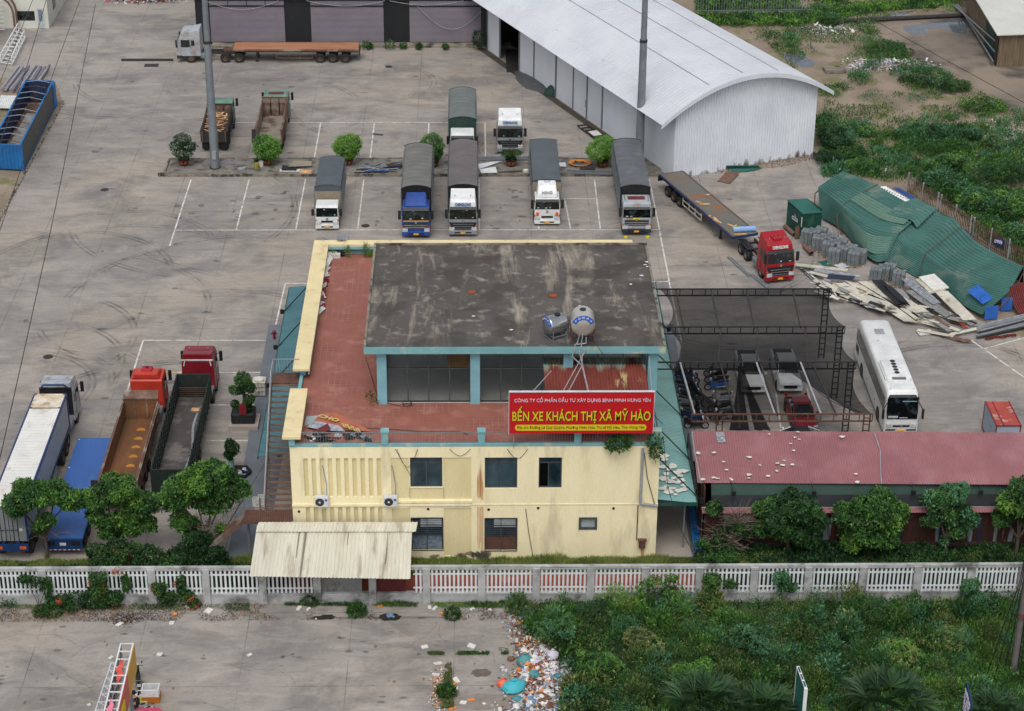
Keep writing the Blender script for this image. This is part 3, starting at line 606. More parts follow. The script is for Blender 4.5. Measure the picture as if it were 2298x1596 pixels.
mb.box(-10.95,-10.85,120.6,BY1-.5,8.9,9.149);mb.box(-10.83,-7,BY1-.6,BY1-.5,8.95,9.149)
parts('coping_post',mb,M_teal2,B)
for x,w in ((-5.75,.42),(.28,.42),(6.3,.42),(11.05,.65)):
    mb=MB();mb.box(x,x+w,BY0-.04,BY0+.38,FZ+.15,9.42);mb.box(x-.05,x+w+.05,BY0-.09,BY0+.43,9.42,9.52);part('railing_pillar',mb,M_teal,B)
for a,b in ((-10.75,-5.8),(-5.3,.25),(.75,6.25),(6.75,11.0)):
    mb=MB();y=BY0+.12;mb.beam((a,y,9.36),(b,y,9.36),.05);mb.beam((a,y,FZ+.24),(b,y,FZ+.24),.04)
    n=int((b-a)/.17)
    for k in range(1,n):x=a+(b-a)*k/n;mb.beam((x,y,FZ+.24),(x,y,9.34),.018)
    part('railing',mb,M_steel,B)
mb=MB();y=BY1-.3
for k in range(24):x=-10.9+k*.16;mb.beam((x,y,FZ+.3),(x,y,9.15),.025)
part('railing',mb,M_steel,B)
mb=MB();x=BX1-.1
for k in range(90):mb.beam((x,112.3+k*.2,FZ+.3),(x,112.3+k*.2,9.3),.02)
mb.beam((x,112,9.3),(x,130,9.3),.04);part('railing',mb,M_steel,B)
# pavilion
SX0,SX1,SY0,SY1,SZ=-7.0,12.3,116.8,132.9,12.8
slab=part('roof_slab',MB().box(SX0,SX1,SY0,SY1,SZ-.5,SZ),[M_teal],B)
part('roof_covering',MB().box(SX0+.16,SX1-.16,SY0+.03,SY1-.16,SZ+.001,SZ+.012),M_roofslab,slab)
mb=MB();mb.box(SX0,SX0+.15,SY0,SY1,SZ+.001,SZ+.14);mb.box(SX1-.15,SX1,SY0,SY1,SZ+.001,SZ+.14);mb.box(SX0+.15,SX1-.15,SY1-.15,SY1,SZ+.001,SZ+.14);part('roof_kerb',mb,M_kerb,slab)
for x in (-6.22,-.2,5.8,11.25):part('column',MB().box(x,x+.62,117.26,117.8,FZ+.01,SZ-.5),M_teal2,B)
for x in (-6.22,11.25):part('column',MB().box(x,x+.62,132.2,132.7,FZ+.01,SZ-.5),M_teal2,B)
mb=MB();mb.box(-6.1,11.8,132.6,132.8,FZ+.02,FZ+.9);mb.box(-6.1,-5.9,117.8,132.6,FZ+.02,FZ+.4);mb.box(-6.1,-5.9,117.8,132.6,SZ-1,SZ-.5);part('pavilion_wall',mb,M_beige,B)
M_infl=mat('pavilion_floor','d6d7ce','c3c4bb',sc_=.4,rough=.35,fine=.04)
part('pavilion_floor',MB().box(-5.9,11.7,117.45,132.8,FZ+.011,FZ+.03),M_infl,B)
mg=mat('pavilion_glass','1a2226','141c20',rough=.05,spec=.5,fine=0,alpha=.3)
for i,x0,x1,n in ((0,-5.6,-.2,4),(1,.42,5.8,4),(2,6.42,11.25,3)):
    mb=MB();dx=(x1-x0)/n
    for k in range(n+1):mb.box(x0+k*dx-.035,x0+k*dx+.035,117.5,117.6,FZ+.03,SZ-.5)
    mb.box(x0,x1,117.49,117.61,10.85,10.93);mb.box(x0,x1,117.48,117.62,FZ+.02,FZ+.1);f=part('window_frame',mb,M_alu,B)
    part('pane',MB().box(x0,x1,117.53,117.55,FZ+.1,SZ-.5),mg,f)
for y in (121,125,129):part('window_frame',MB().box(-6.05,-5.95,y,y+.08,FZ+.4,SZ-1),M_alu,B)
part('pane',MB().box(-6.02,-6.0,117.8,132.6,FZ+.4,SZ-1),mg,B)
part('yellow_board',MB().box(-1.7,-.25,117.64,117.68,10.95,SZ-.5),mat('ochre_board','9a7840','8e6e38',rough=.8),B)
mb=MB() # furniture inside: trestle table and a white cooler seen through the glass
mb.box(-2.2,.4,124.0,124.8,FZ+.72,FZ+.76)
for x in (-2.0,-.9,.2):
    mb.beam((x,124.1,FZ+.03),(x,124.1,FZ+.72),.05);mb.beam((x,124.7,FZ+.03),(x,124.7,FZ+.72),.05)
tag(mb.build('trestle_table',M_txy if 0 else mat('yellow_trestle','a88a3c','98803c',rough=.7),loc=(-.9,124.4,FZ)),'long trestle table with ochre legs inside the glazed rooftop pavilion','table')
mb=MB();mb.cyl((3.4,129,FZ+.04),(3.4,129,FZ+1.1),.2,.25,14);mb.cyl((3.9,129.6,FZ+.04),(3.9,129.6,FZ+1.3),.16,.16,12)
solo('water_cooler',mb,M_blind,(3.4,129,FZ+.04),'pale cylinder water cooler standing at the back of the pavilion','water cooler')
# canopies along both sides
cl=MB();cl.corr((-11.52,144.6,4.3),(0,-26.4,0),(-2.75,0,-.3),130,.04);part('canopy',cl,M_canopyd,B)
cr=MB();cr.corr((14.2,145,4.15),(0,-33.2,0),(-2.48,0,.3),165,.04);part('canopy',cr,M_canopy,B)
mb=MB();mb.box(-14.34,-14.26,118.2,144.6,3.8,4.0);mb.box(14.2,14.28,111.85,145,3.85,4.2);mb.box(11.72,14.2,111.8,111.85,3.95,4.2);parts('gutter',mb,M_hut,B)
mb=MB()
for y in (141,135,129):mb.beam((-11.55,y+2,6.2),(-14.3,y-.6,4.0),.06)
for y in (138,131,124,118,113.3):mb.beam((11.75,y+1,6.2),(14.4,y-.8,4.1),.06)
parts('stay_rod',mb,M_black,B)
for x,y in ((-14.5,140.4),(-14.5,134.4),(-14.5,128.4),(14.6,137.2),(14.6,130.2),(14.6,123.2),(14.6,117.2),(14.6,112.5)):
    mb=MB();mb.rbox((x,y,3.75),.3,.12,.35,0);mb.beam((x,y,4.0),(x-.3*(1 if x>0 else -1),y,4.05),.05);part('floodlight',mb,M_black,B)
for y in (113,119,125,131,137,143):
    part('canopy_post',MB().cyl((13.6,y,.07),(13.6,y,3.95),.06),M_steel,B);part('canopy_post',MB().cyl((-13.7,y,.07),(-13.7,y,3.95),.06),M_steel,B)
# shaded ground floor behind the canopies
mb=MB()
for y in range(114,140,4):mb.box(BX1+.01,BX1+.05,y,y+2.6,.1,2.9);mb.box(BX0-.05,BX0-.01,y,y+2.6,.1,2.9)
parts('side_window',mb,M_wing,B)
# drainpipe and rusty meter box
mb=MB();mb.tube([(10.6,BY0-.12,8.3),(10.58,BY0-.12,4.35),(10.62,BY0-.12,4.25),(11.7,BY0-.12,4.1)],.09,8);part('drainpipe',mb,M_pvc,B)
mb=MB();mb.tube([(10.45,BY0-.06,4.1),(10.45,BY0-.06,1.5)],.03,5);mb.tube([(3.3,BY0-.06,3.9),(3.5,BY0-.06,2.2),(3.8,BY0-.06,.3)],.02,5);mb.tube([(-4.9,BY0-.12,8.3),(-3.9,BY0-.1,6.2)],.015,4)
mb.tube([(10.7,BY0-.15,8.0),(10.95,BY0-.12,6.2),(11.5,BY0-.12,4.2)],.025,5)
for x,y0,y1,d in ((-1.5,.0,1.0,.5),(-4.8,-3.4,.3,1.3),(2.1,2.9,.2,.7)):
    mb.tube([(x+(k/8)*1.3,BY0-.05,8.25-math.sin(PI*k/8)*d) for k in range(9)],.015,4)
parts('wall_cable',mb,M_black,B)
mb=MB();mb.box(10.6,11.0,BY0-.28,BY0-.02,1.0,1.55);mb.box(10.52,11.08,BY0-.34,BY0-.02,1.55,1.6);solo('meter_box',mb,M_rust,(10.8,BY0-.15,1.0),'small rusty meter box low on the yellow wall beside the drainpipe','meter box')
for x,z in ((4.1,3.9),(8.9,3.85),(-11.1,3.7),(-2.9,3.85),(.95,3.8)):
    part('wall_hole',MB().cyl((x,BY0-.03,z),(x,BY0+.02,z),.09,n=8),M_black,B)
# air conditioners
for x,l in ((-9.6,'white air conditioner over the vertical recess strips near the stair'),(-5.25,'white air conditioner beside the upper floor window with a long cable')):
    t=thing('air_conditioner',l,'air conditioner',(x,BY0-.25,4.3),0,'air conditioners on the yellow wall')
    MB().box(-.43,.43,-.2,.2,0,.68).build('casing',M_ac,t,bevel=.02)
    MB().cyl((-.12,-.215,.34),(-.12,-.2,.34),.28,n=20).build('fan_grille',M_chas,t);MB().cyl((-.12,-.225,.34),(-.12,-.215,.34),.07,n=10).build('fan_hub',M_ac,t)
    MB().box(.2,.36,-.21,-.2,.42,.56).build('badge',M_bluel,t)
    mb=MB();mb.box(-.35,-.3,-.15,.22,-.06,0);mb.box(.3,.35,-.15,.22,-.06,0);mb.build('bracket',M_steel,t)
    mb=MB();mb.tube([(.3,.1,.6),(.32,.15,1.4),(.15,.2,2.6),(.1,.2,2.8)],.035,6);mb.build('hose',M_pvc,t)
# corrugated rain shelter on the terrace, half rusted
t=thing('rusty_lean_to','half rusted corrugated lean-to roof under the slab behind the red sign','lean-to',(8,115.5,FZ+.01))
part('roof_sheet',MB().corr((4.5,118.2,11.35),(6.6,0,0),(.12,-5.8,-1.6),33,.05),M_rgrad,t)
mb=MB()
for x in (4.6,7.8,11):mb.beam((x,112.6,FZ+.02),(x,112.6,9.7),.07)
mb.beam((4.5,112.6,9.7),(11.2,112.6,9.7),.07);part('frame',mb,M_steel,t)
# sign
S=thing('station_sign','large red billboard with yellow Vietnamese lettering on the terrace edge','sign',(6.7,111.25,9.6))
part('panel',MB().box(2.2,11.14,111.15,111.3,9.62,12.52),M_red,S)
mb=MB();mb.box(2.17,11.17,111.13,111.32,12.52,12.56);mb.box(11.14,11.17,111.13,111.32,9.6,12.52);mb.box(2.17,2.2,111.13,111.32,9.6,12.52);part('edge_trim',mb,M_ac,S)
text('lettering','CÔNG TY CỔ PHẦN ĐẦU TƯ XÂY DỰNG BÌNH MINH HƯNG YÊN',.43,M_txw,S,(6.72,111.13,12.0),width=8.4,bold=0,world=True)
text('lettering','BẾN XE KHÁCH THỊ XÃ MỸ HÀO',1.22,M_txd,S,(6.73,111.14,10.92),width=8.6,bold=.022,ext=.004,world=True)
text('lettering','BẾN XE KHÁCH THỊ XÃ MỸ HÀO',1.2,M_txy,S,(6.68,111.13,10.95),width=8.56,bold=.012,world=True)
mb=MB();n=8;pts=[]
for cx,cz,a0 in ((2.75,10.0,180),(10.55,10.0,270),(10.55,10.08,0),(2.75,10.08,90)):
    for k in range(n+1):a=math.radians(a0+90*k/n);pts.append((cx+.17*math.cos(a),111.145,cz+.17*math.sin(a)))
mb.add(pts,[tuple(range(len(pts)))]);part('yellow_band',mb,M_txy,S)
text('lettering','Địa chỉ: Đường Lê Quý Quỳnh, Phường Nhân Hòa, Thị xã Mỹ Hào, Tỉnh Hưng Yên',.27,M_txr,S,(6.65,111.135,10.04),width=7.9,bold=0,world=True)
mb=MB();z0=12.3
for a,b in (((3.6,111.35,12.4),(4.9,114.6,12.2)),((5.5,111.35,12.45),(7.2,116.8,12.6)),((7.1,111.35,12.45),(6.7,116.8,12.75)),((2.5,111.35,12.3),(2.5,111.5,FZ)),((11.0,111.35,12.3),(11.3,117.2,12.0)),((11.1,111.35,12.5),(11.1,111.6,9.5)),((6.7,111.35,9.7),(6.7,111.6,FZ+.2))):mb.beam(a,b,.05)
parts('brace',mb,M_pvc,S)
# rooftop water tanks
def tank(x,y,rz,R,L,label,m,legs):
    t=thing('water_tank',label,'water tank',(x,y,SZ+.012),rz,'steel water tanks on the roof slab');zc=legs+R
    prof=[(0.001,-L/2-.16),(R*.45,-L/2-.15),(R*.8,-L/2-.09),(R,-L/2)]+[(R+(.012 if k%2 else 0),-L/2+L*k/14) for k in range(1,14)]+[(R,L/2),(R*.8,L/2+.09),(R*.45,L/2+.15),(.001,L/2+.16)]
    tk=MB().lathe(prof,28,'y',(0,0,zc)).build('tank_body',m,t,smooth=True,ang=60)
    MB().cyl((0,.1,zc+R-.02),(0,.1,zc+R+.06),.2,n=16).build('hatch',M_black,tk)
    n=16;mb=MB() # blue arc label on the front cap
    for k in range(n):
        a0,a1=[math.radians(18+144*q/n) for q in (k,k+1)];r0,r1=R*.62,R*.99
        mb.quad(*[(r*math.cos(a),-L/2-.145 if r<R*.7 else -L/2-.03,zc+r*math.sin(a)) for r,a in ((r0,a0),(r1,a0),(r1,a1),(r0,a1))])
    mb.build('label_band',M_bluel,tk)
    for i,ch in enumerate('SONHA'):
        a=math.radians(142-26*i);text('letter',ch,R*.2,M_txw,tk,(R*.82*math.cos(a),-L/2-.11,zc+R*.82*math.sin(a)),rot=(PI/2,0,0),bold=.03)
    mb=MB();w,l=R*.95,L*.42
    for sx in (-w,w):
        for sy in (-l,l):mb.beam((sx,sy,0),(sx,sy,zc-.1),.05)
        mb.beam((sx,-l,.05),(sx,l,.05),.05);mb.beam((sx,-l,zc-.1),(sx,l,zc-.1),.05);mb.beam((sx,-l,legs),(sx,l,legs),.05)
    for sy in (-l,l):mb.beam((-w,sy,.05),(w,sy,.05),.05);mb.beam((-w,sy,legs),(w,sy,legs),.05)
    mb.build('stand',M_steel if R<.7 else M_rust,t)
    return t
tank(5.3,118.15,math.radians(-62),.62,1.25,'shiny steel water tank lying low, nearer the middle of the roof slab',M_tank,.35)
tank(7.0,117.75,0,.76,1.4,'taller rust stained water tank with grey pipes on the roof slab',M_tankr,.6)
mb=MB();y=117.2
mb.tube([(6.95,117.1,SZ+1.6),(6.8,116.95,SZ+.9),(6.65,116.95,SZ+.25),(6.6,116.9,SZ+.1)],.04,6);mb.tube([(7.0,117.1,SZ+1.6),(6.95,116.9,SZ+.6),(6.9,116.9,SZ+.2)],.04,6)
mb.tube([(7.2,117.0,SZ+.6),(7.2,116.9,SZ+.2),(6.5,116.9,SZ+.12),(6.45,116.72,SZ-.3),(6.3,116.65,SZ-.6),(6.95,116.5,SZ-1.2)],.045,6)
mb.tube([(6.9,116.9,SZ+.15),(6.95,116.72,SZ-.5),(6.95,116.5,SZ-1.2),(5.9,113.5,11.2)],.045,6);mb.tube([(6.95,116.5,SZ-1.2),(7.2,114,11.2),(7.4,112.5,10.4)],.045,6)
solo('pipework',mb,M_pvc,(6.9,116.9,SZ),'grey plastic pipes running from the stained tank down over the slab edge','pipes')
mb=MB();mb.tube([(7.3+k*.55,117.1-k*.75,SZ+.9-k*.42-math.sin(PI*k/8)*.4) for k in range(9)],.022,5);mb.tube([(11.8,111.2,9.4),(12.1,110,6.5),(12.8,109,4.2),(14.3,108.8,1.3)],.02,5)
solo('overhead_cable',mb,M_black,(7.3,117.1,SZ+.9),'black cable sagging from the water tank over the terrace','cable')
# scraps on the slab and terrace
def scraps(name,spots,m,label,cat,group,z,s=.25):
    for i,(px,py) in enumerate(spots):
        zz=z(px,py) if callable(z) else z;p=W(px,py,zz);k=random.uniform(.6,1.3)*s;n=random.randint(4,6);a0=random.random()*6
        pts=[(p.x+k*random.uniform(.6,1.2)*math.cos(a0+2*PI*j/n),p.y+k*random.uniform(.5,1)*math.sin(a0+2*PI*j/n),zz+.045+random.uniform(0,.05)) for j in range(n)]
        mb=MB();mb.add(pts+[(x,y,q+.008) for x,y,q in pts],[tuple(reversed(range(n))),tuple(range(n,2*n))]+[(i2,(i2+1)%n,n+(i2+1)%n,n+i2) for i2 in range(n)])
        tag(mb.build(name,m,loc=tuple(p)),label,cat,group)
solo('loose_tile',MB().rbox((W(1059,657,SZ).x,W(1059,657,SZ).y,SZ+.02),.5,.4,.06,.3),M_potr,tuple(W(1059,657,SZ)),'red tile lying alone in the middle of the weathered roof slab','tile')
solo('loose_tile',MB().rbox((W(1241,665,SZ).x,W(1241,665,SZ).y,SZ+.02),.5,.4,.06,.1),M_potr,tuple(W(1241,665,SZ)),'red tile lying on the roof slab behind the two water tanks','tile')
scraps('foam_scrap',[(1148,742),(1300,688),(1415,640),(1440,620),(1453,600),(1448,596),(1062,712),(1452,590)],M_litw,'small white scrap lying on the weathered roof slab','scrap','scraps on the roof slab',SZ+.02,.16)
mb=MB();[mb.tube([(p.x+math.cos(a*.52)*.3*(1+.05*q),p.y+math.sin(a*.52)*.25,FZ+.05+.012*a) for a in range(26)],.025,4) for q,p in ((0,W(914,912,FZ)),)]
mb.tube([(W(820,800,FZ+.05).x,W(820,800,FZ+.05).y,FZ+.05),(W(850,900,FZ+.05).x,W(850,900,FZ+.05).y,FZ+.05),(W(900,912,FZ+.05).x,W(900,912,FZ+.05).y,FZ+.05)],.02,4)
mb.tube([W(760,958,FZ+.1),W(860,962,FZ+.06),W(940,968,FZ+.06),W(1030,968,FZ+.05),W(1050,975,FZ+.05)],.025,4)
solo('cable_coil',mb,M_black,tuple(W(914,912,FZ)),'coil of black cable on the terrace floor before the glass wall','cable coil')
# fallen banner
t=thing('fallen_banner','torn red and white printed banner lying flat on the terrace corner','banner',tuple(W(760,955,FZ+.02)))
def patch(px,z=FZ+.1):return [W(a,b,z+dz) for a,b,dz in px]
part('torn_print',MB().slab(patch(((692,958,.05),(718,930,.25),(752,925,.3),(835,968,.1),(770,965,.05))),.02),mat('banner_orange','9c5440','a8664c',sc_=1.5,rough=.5),t)
part('white_back',MB().slab(patch(((687,958,.12),(705,944,.3),(760,955,.3),(775,968,.15),(730,966,.1))),.02),M_silf,t)
part('loose_sheet',MB().slab(patch(((706,966,.3),(735,950,.36),(742,962,.36),(725,972,.3))),.02),M_mar,t)
text('lettering','CHO',.4,M_liney,t,W(738,938,FZ+.42)-t.location,rot=(0,0,-.5),width=1.5,bold=.04)
mb=MB()
for k in range(7):
    a=W(768+k*6,950+k*2.2,FZ+.42);mb.beam(a,a+Vector((.15,-.45,0)),.08,.02);(mb.beam(a,a+Vector((.22,-.1,0)),.08,.02) if k%2 else mb.beam(a+Vector((.15,-.45,0)),a+Vector((.35,-.5,0)),.08,.02))
part('lettering',mb,M_liney,t)
t=thing('rubbish_heap','heap of crumpled plastic and metal sheets behind the terrace railing','rubbish heap',tuple(W(770,985,FZ+.02)))
for k in range(26):
    p=W(random.uniform(695,835),random.uniform(977,990),FZ+.05);mb=MB();mb.rbox(p,random.uniform(.3,1.1),random.uniform(.2,.5),.03,random.uniform(-1,1),(random.uniform(-.5,.5),random.uniform(-.4,.4)))
    part('crumpled_sheet',mb,random.choice([M_silf,M_black,M_gm,M_mar,M_litw,M_chas]),t)
t=thing('glass_sheet','flat grey glass sheet lying in the corner of the terrace','glass sheet',tuple(W(715,938,FZ+.02)))
part('sheet',MB().slab(patch(((683,955,0),(687,934,0),(722,932,0),(715,945,0)),FZ+.03),.02),M_frost,t)
t=thing('crumpled_banner','crumpled red and yellow banner draped along the inner parapet','banner',tuple(W(727,660,FZ+.02)))
for k in range(18):
    p=W(736-k*1.0,580+k*7,FZ+.1);mb=MB();mb.rbox(p,.35,.9,.05+.2*random.random(),random.uniform(-.5,.5),(random.uniform(-.4,.4),random.uniform(-.6,.6)));part('fold',mb,(M_litw if k<6 or k in (12,17) else M_redd if k%3 else M_litw),t)
solo('foam_box',MB().box(*[v for v in (W(752,577,FZ).x-.5,W(752,577,FZ).x+.4,W(752,577,FZ).y-.3,W(752,577,FZ).y+.2,FZ+.02,FZ+.35)]),M_litw,tuple(W(752,577,FZ)),'white foam box in the back corner of the terrace','box')
t=thing('solar_floodlight','small solar floodlight clipped on the cream coping at the back','floodlight',(-9.9,BY1,9.35));MB().rbox((0,.1,.25),.7,.5,.03,0,(.3,0)).build('solar_panel',M_steel,t);mb=MB();mb.box(-.3,.3,-.75,-.65,-.9,-.5);mb.beam((0,0,0),(0,.1,.25),.04);mb.build('lamp_body',M_black,t)
def leaves_thing(name,label,cat,loc,blobs,n,size,mats,group=None,parent=None,down=0,up=.4,wid=.42,stem=None):
    P,D=crown_pts(blobs,n);D=D*.8+rng.normal(size=D.shape)*.55;D[:,2]+=up
    V=leafquads(P,D,size*(.6+.8*rng.random(len(P))),size*wid)
    mi=rng.choice(len(mats),len(P),p=None)
    t=thing(name,label,cat,loc,0,group)
    cloud('foliage',V,mats,t,mi=mi)
    if stem:
        mb=MB()
        for a in stem:mb.tube(*a)
        mb.build('stem',M_barks,t)
    return t
leaves_thing('wall_shrub','bushy shrub rooted in the terrace edge under the red sign','shrub',(9.1,111.6,FZ+.2),[(0,-.1,.1,.6,.45),(-.5,-.1,.0,.3,.3),(.45,-.1,.3,.3,.3)],520,.3,[L_mid,L_dark],stem=[([(0,0,-.1),(0,-.1,.4)],.03,5)])
leaves_thing('wall_shrub','creeper hanging from the teal corner pillar by the drainpipe','creeper',(11.3,111.5,FZ+.3),[(0,-.1,.2,.4,.4),(.1,-.1,-.5,.35,.5)],330,.26,[L_dark,L_mid],stem=[([(0,.1,0),(0,-.15,-.9)],.02,5)])
leaves_thing('wall_shrub','thin weeds growing from the kerb behind the rear terrace railing','weeds',(-8.6,140.5,FZ),[(-.8,0,.3,.2,.5),(.6,0,.4,.2,.7),(1.0,0,.2,.25,.3),(-1.9,0,.2,.15,.3)],400,.3,[L_olive,L_grass],wid=.15,up=1.5)
leaves_thing('wall_shrub','small weeds at the foot of the pavilion corner column','weeds',(-6.5,117.3,FZ),[(0,0,.2,.3,.35),(-.3,1,.1,.2,.3)],200,.2,[L_olive,L_dark],wid=.25)
# external steel stair
t=thing('steel_staircase','rusty external steel staircase climbing to the terrace','staircase',(-13,116,.07))
sx0,sx1=-13.35,-11.6;N=22;y0s,z0s,y1s,z1s=112.6,3.35,120.3,8.4
mb=MB()
for i in range(N):f=(i+.5)/N;part('tread',MB().box(sx0,sx1,y0s+(y1s-y0s)*f-.11,y0s+(y1s-y0s)*f+.11,z0s+(z1s-z0s)*f,z0s+(z1s-z0s)*f+.05),M_rustl,t)
for x in (sx0,sx1):mb.beam((x,y0s,z0s),(x,y1s,z1s),.06,.25)
mb.box(sx0,sx1,y1s,y1s+1.5,8.3,8.38);part('stringer',mb,M_rust,t)
mb=MB()
for x in (sx0-.02,):
    mb.beam((x,y0s,z0s+1),(x,y1s,z1s+1),.05);mb.beam((x,y0s,z0s+.5),(x,y1s,z1s+.5),.03)
    for i in range(0,45):f=i/44;mb.beam((x,y0s+(y1s-y0s)*f,z0s+(z1s-z0s)*f),(x,y0s+(y1s-y0s)*f,z0s+(z1s-z0s)*f+1),.02)
mb.beam((sx0,y1s,9.4),(sx0,y1s+1.5,9.4),.05);mb.beam((sx0,y1s+1.5,9.4),(sx1,y1s+1.5,9.4),.05)
for k in range(10):mb.beam((sx0+k*.19,y1s+1.5,8.38),(sx0+k*.19,y1s+1.5,9.4),.02)
part('handrail',mb,M_pvc,t)
part('landing',MB().box(-14.6,-11.55,111.2,112.6,3.1,3.3),M_rust,t)
mb=MB()
for i in range(24):x=-14.6+i*.13;mb.beam((x,111.2,3.3),(x,111.2,4.3),.02)
mb.beam((-14.6,111.2,4.3),(-11.6,111.2,4.3),.04);part('landing_rail',mb,M_rustl,t)
mb=MB()
for x in (-14.4,-13.6,-12.4):mb.cyl((x,112.0,.07),(x,112.0,3.1),.09)
part('support_post',mb,M_steel,t)
mb=MB();mb.beam((-14.6,111.6,3.2),(-18.5,111.2,.1),.3,.1);mb.beam((-14.6,111.2,3.2),(-18.5,110.9,.1),.06,.22);mb.beam((-14.6,112.2,3.2),(-18.5,111.8,.1),.06,.22);part('lower_flight',mb,M_bedbr,t)
mb=MB();mb.beam((-14.5,112.2,4.3),(-18.4,111.8,1.2),.04)
for k in range(14):mb.beam((-14.6-k*.28,112.2-k*.028,3.2-k*.222),(-14.6-k*.28,112.2-k*.028,4.2-k*.222),.02)
part('lower_rail',mb,M_twig,t)
mb=MB();mb.beam((-16.8,113.2,.2),(-13.6,115.4,5.0),.05);part('stay',mb,M_twig,t)
# white lean-to in front of the building
t=thing('lean_to_shed','lean-to shed with a cream ribbed roof reaching over the white fence','shed',(-8.9,108,0))
a,b,c,d=W(560,1294,2.78),W(921,1300,2.78),W(934,1178,3.15),W(577,1178,3.15)
part('roof_sheet',MB().corr(a,b-a,d-a,42,.035),M_lean,t)
mb=MB()
for u,w_,v0,v1 in ((.27,.08,.35,1),(.31,.12,.0,1),(.58,.05,.6,1),(.83,.1,.25,1),(.88,.04,.7,1)):q=[a.lerp(b,u_).lerp(d.lerp(c,u_),v_)+Vector((0,0,.045)) for u_,v_ in ((u,v0),(u+w_/12,v0),(u+w_/9,v1),(u-w_/20,v1))];mb.quad(*q)
parts('streak',mb,mat('rain_streak','4a3f34','5c5042',sc_=3,rough=.9,alpha=.5),t)
part('ridge_sheet',MB().corr(d+Vector((0,-.9,.035)),(c-d),Vector((.1,1.0,.1)),42,.035),M_lean,t)
mb=MB();mb.beam(a+Vector((.2,.3,-.15)),b+Vector((-.2,.3,-.15)),.08);mb.beam(d+Vector((.2,-.2,-.15)),c+Vector((-.2,-.2,-.15)),.08)
for x in (-13.3,-10.2,-6.9,-4.1):mb.cyl((x,111.0,0),(x,111.0,3.0),.04)
part('frame',mb,M_steel,t)
part('zinc_sheet',MB().corr((-9.95,107.0,.55),(3.0,0,0),(0,0,2.1),22,.03),M_gm,t);part('maroon_sheet',MB().corr((-6.5,107.0,.62),(2.25,0,0),(0,0,2.05),18,.03),M_mar,t)

# ---------------------------------------------------------------- white baluster fence
F=thing('boundary_fence','weathered white concrete fence with slim balusters along the compound','fence',(0,106.9,0))
posts=[-2,98,220,342,463,590,712,836,957,1081,1203,1325,1447,1568,1691,1812,1934,2056,2176,2290,2412]
posts[0]=-24
PX=[W(p,1310,Y=106.9).x for p in posts]
mb=MB();mb.box(PX[0],PX[-1],106.82,107.08,2.42,2.64);part('top_rail',mb,M_fence,F)
for i,x in enumerate(PX):
    part('post',MB().box(x-.23,x+.23,106.68,107.1,-.05,2.55),M_fence,F)
    if i<len(PX)-1:
        x1=PX[i+1];mb=MB();mb.box(x+.23,x1-.23,106.8,107.05,-.05,.62);mb.box(x+.23,x1-.23,106.76,107.08,.62,.74);part('plinth',mb,M_fence,F)
        if i==6:continue
        mb=MB();n=11;L=x1-x-.46;xa,xb=x+.23,x1-.23
        if i==5:pass
        if i==7:xa+=2.3
        for k in range(n):
            xx=x+.23+L*(k+.5)/n
            if xx<xa:continue
            mb.box(xx-.06,xx+.06,106.86,106.96,.74,2.42)
        mb.box(xa,xb,106.88,106.94,2.02,2.12);mb.box(xa,xb,106.88,106.94,1.02,1.12);part('baluster_panel',mb,M_pick,F)
def strokes(parent,m,o,u,h,rows,n,t=.04):
    '''rows of short upright strokes: writing too small to read'''
    o,u=Vector(o),Vector(u);rh=h/rows;r_=random.Random(3)
    for r in range(rows):
        mb=MB();k=0
        while k<n:
            a=o+u*(k/n)+Vector((0,0,-r*rh));b=a+u*(.55/n);z=Vector((0,0,-rh*.6));c=r_.randint(0,3)
            mb.beam(a,a+z,t)
            if c!=1:mb.beam(a,b,t)
            if c in (1,2):mb.beam(a+z,b+z,t)
            if c in (0,3):mb.beam(b,b+z,t)
            k+=1 if r_.random()<.8 else 2
        mb.build('lettering',m,parent)
# ---------------------------------------------------------------- red roofed shed on the right
t=thing('red_roof_shed','long shed with a dusty red corrugated roof and rusty walls','shed',(26,114,0))
a,b,c,d=W(1565,1084,4.7),W(2420,1089,4.7),W(2420,969,5.5),W(1552,967,5.5)
part('roof_sheet',MB().corr(a,b-a,d-a,150,.035),M_rroof,t)
mb=MB();mb.tube([W(1553,970,5.58),W(1558,1010,5.3),W(1573,1084,4.75)],.05,5);mb.tube([W(1962,972,5.58),W(1975,1010,5.3),W(1976,1050,5.02),W(1978,1086,4.76)],.04,5);part('rooftop_conduit',mb,M_pvc,t)
mb=MB();ya=a.y;yb=ya-.75
mb.quad((a.x+.9,ya+.05,4.63),(b.x,ya+.05,4.63),(b.x,ya-.35,4.0),(a.x+.9,ya-.35,4.0));part('tarp_band',mb,M_tarpdg,t)
mb=MB();mb.quad((a.x+.9,ya-.35,4.0),(b.x,ya-.35,4.0),(b.x,ya-.55,3.2),(a.x+.9,ya-.55,3.2));part('tarp_band',mb,mat('black_tarp','2e3236','26292d',sc_=.5,rough=.5),t)
part('lower_eave',MB().corr((a.x+.3,ya-.95,2.98),(b.x-a.x,0,0),(0,.5,.12),120,.03),M_rroof,t)
mb=MB();mb.beam((a.x+.3,ya-.5,3.16),(b.x,ya-.5,3.16),.06);part('eave_trim',mb,M_ac,t)
W0=ya-.5
part('wall',MB().corr((a.x+.4,W0,.5),(b.x-a.x,0,0),(0,0,2.5),130,.03),M_rustp,t)
part('brick_plinth',MB().box(a.x+.4,b.x,W0-.1,W0+.2,0,.5),mat('dark_brick','4a3a35','352c2a',sc_=3,rough=.9,fine=.2),t)
mb=MB()
for k in range(9):x=a.x+3.1+k*2.55;mb.box(x,x+.09,W0-.06,W0-.04,.5,3.0)
parts('blue_post',mb,M_navy,t)
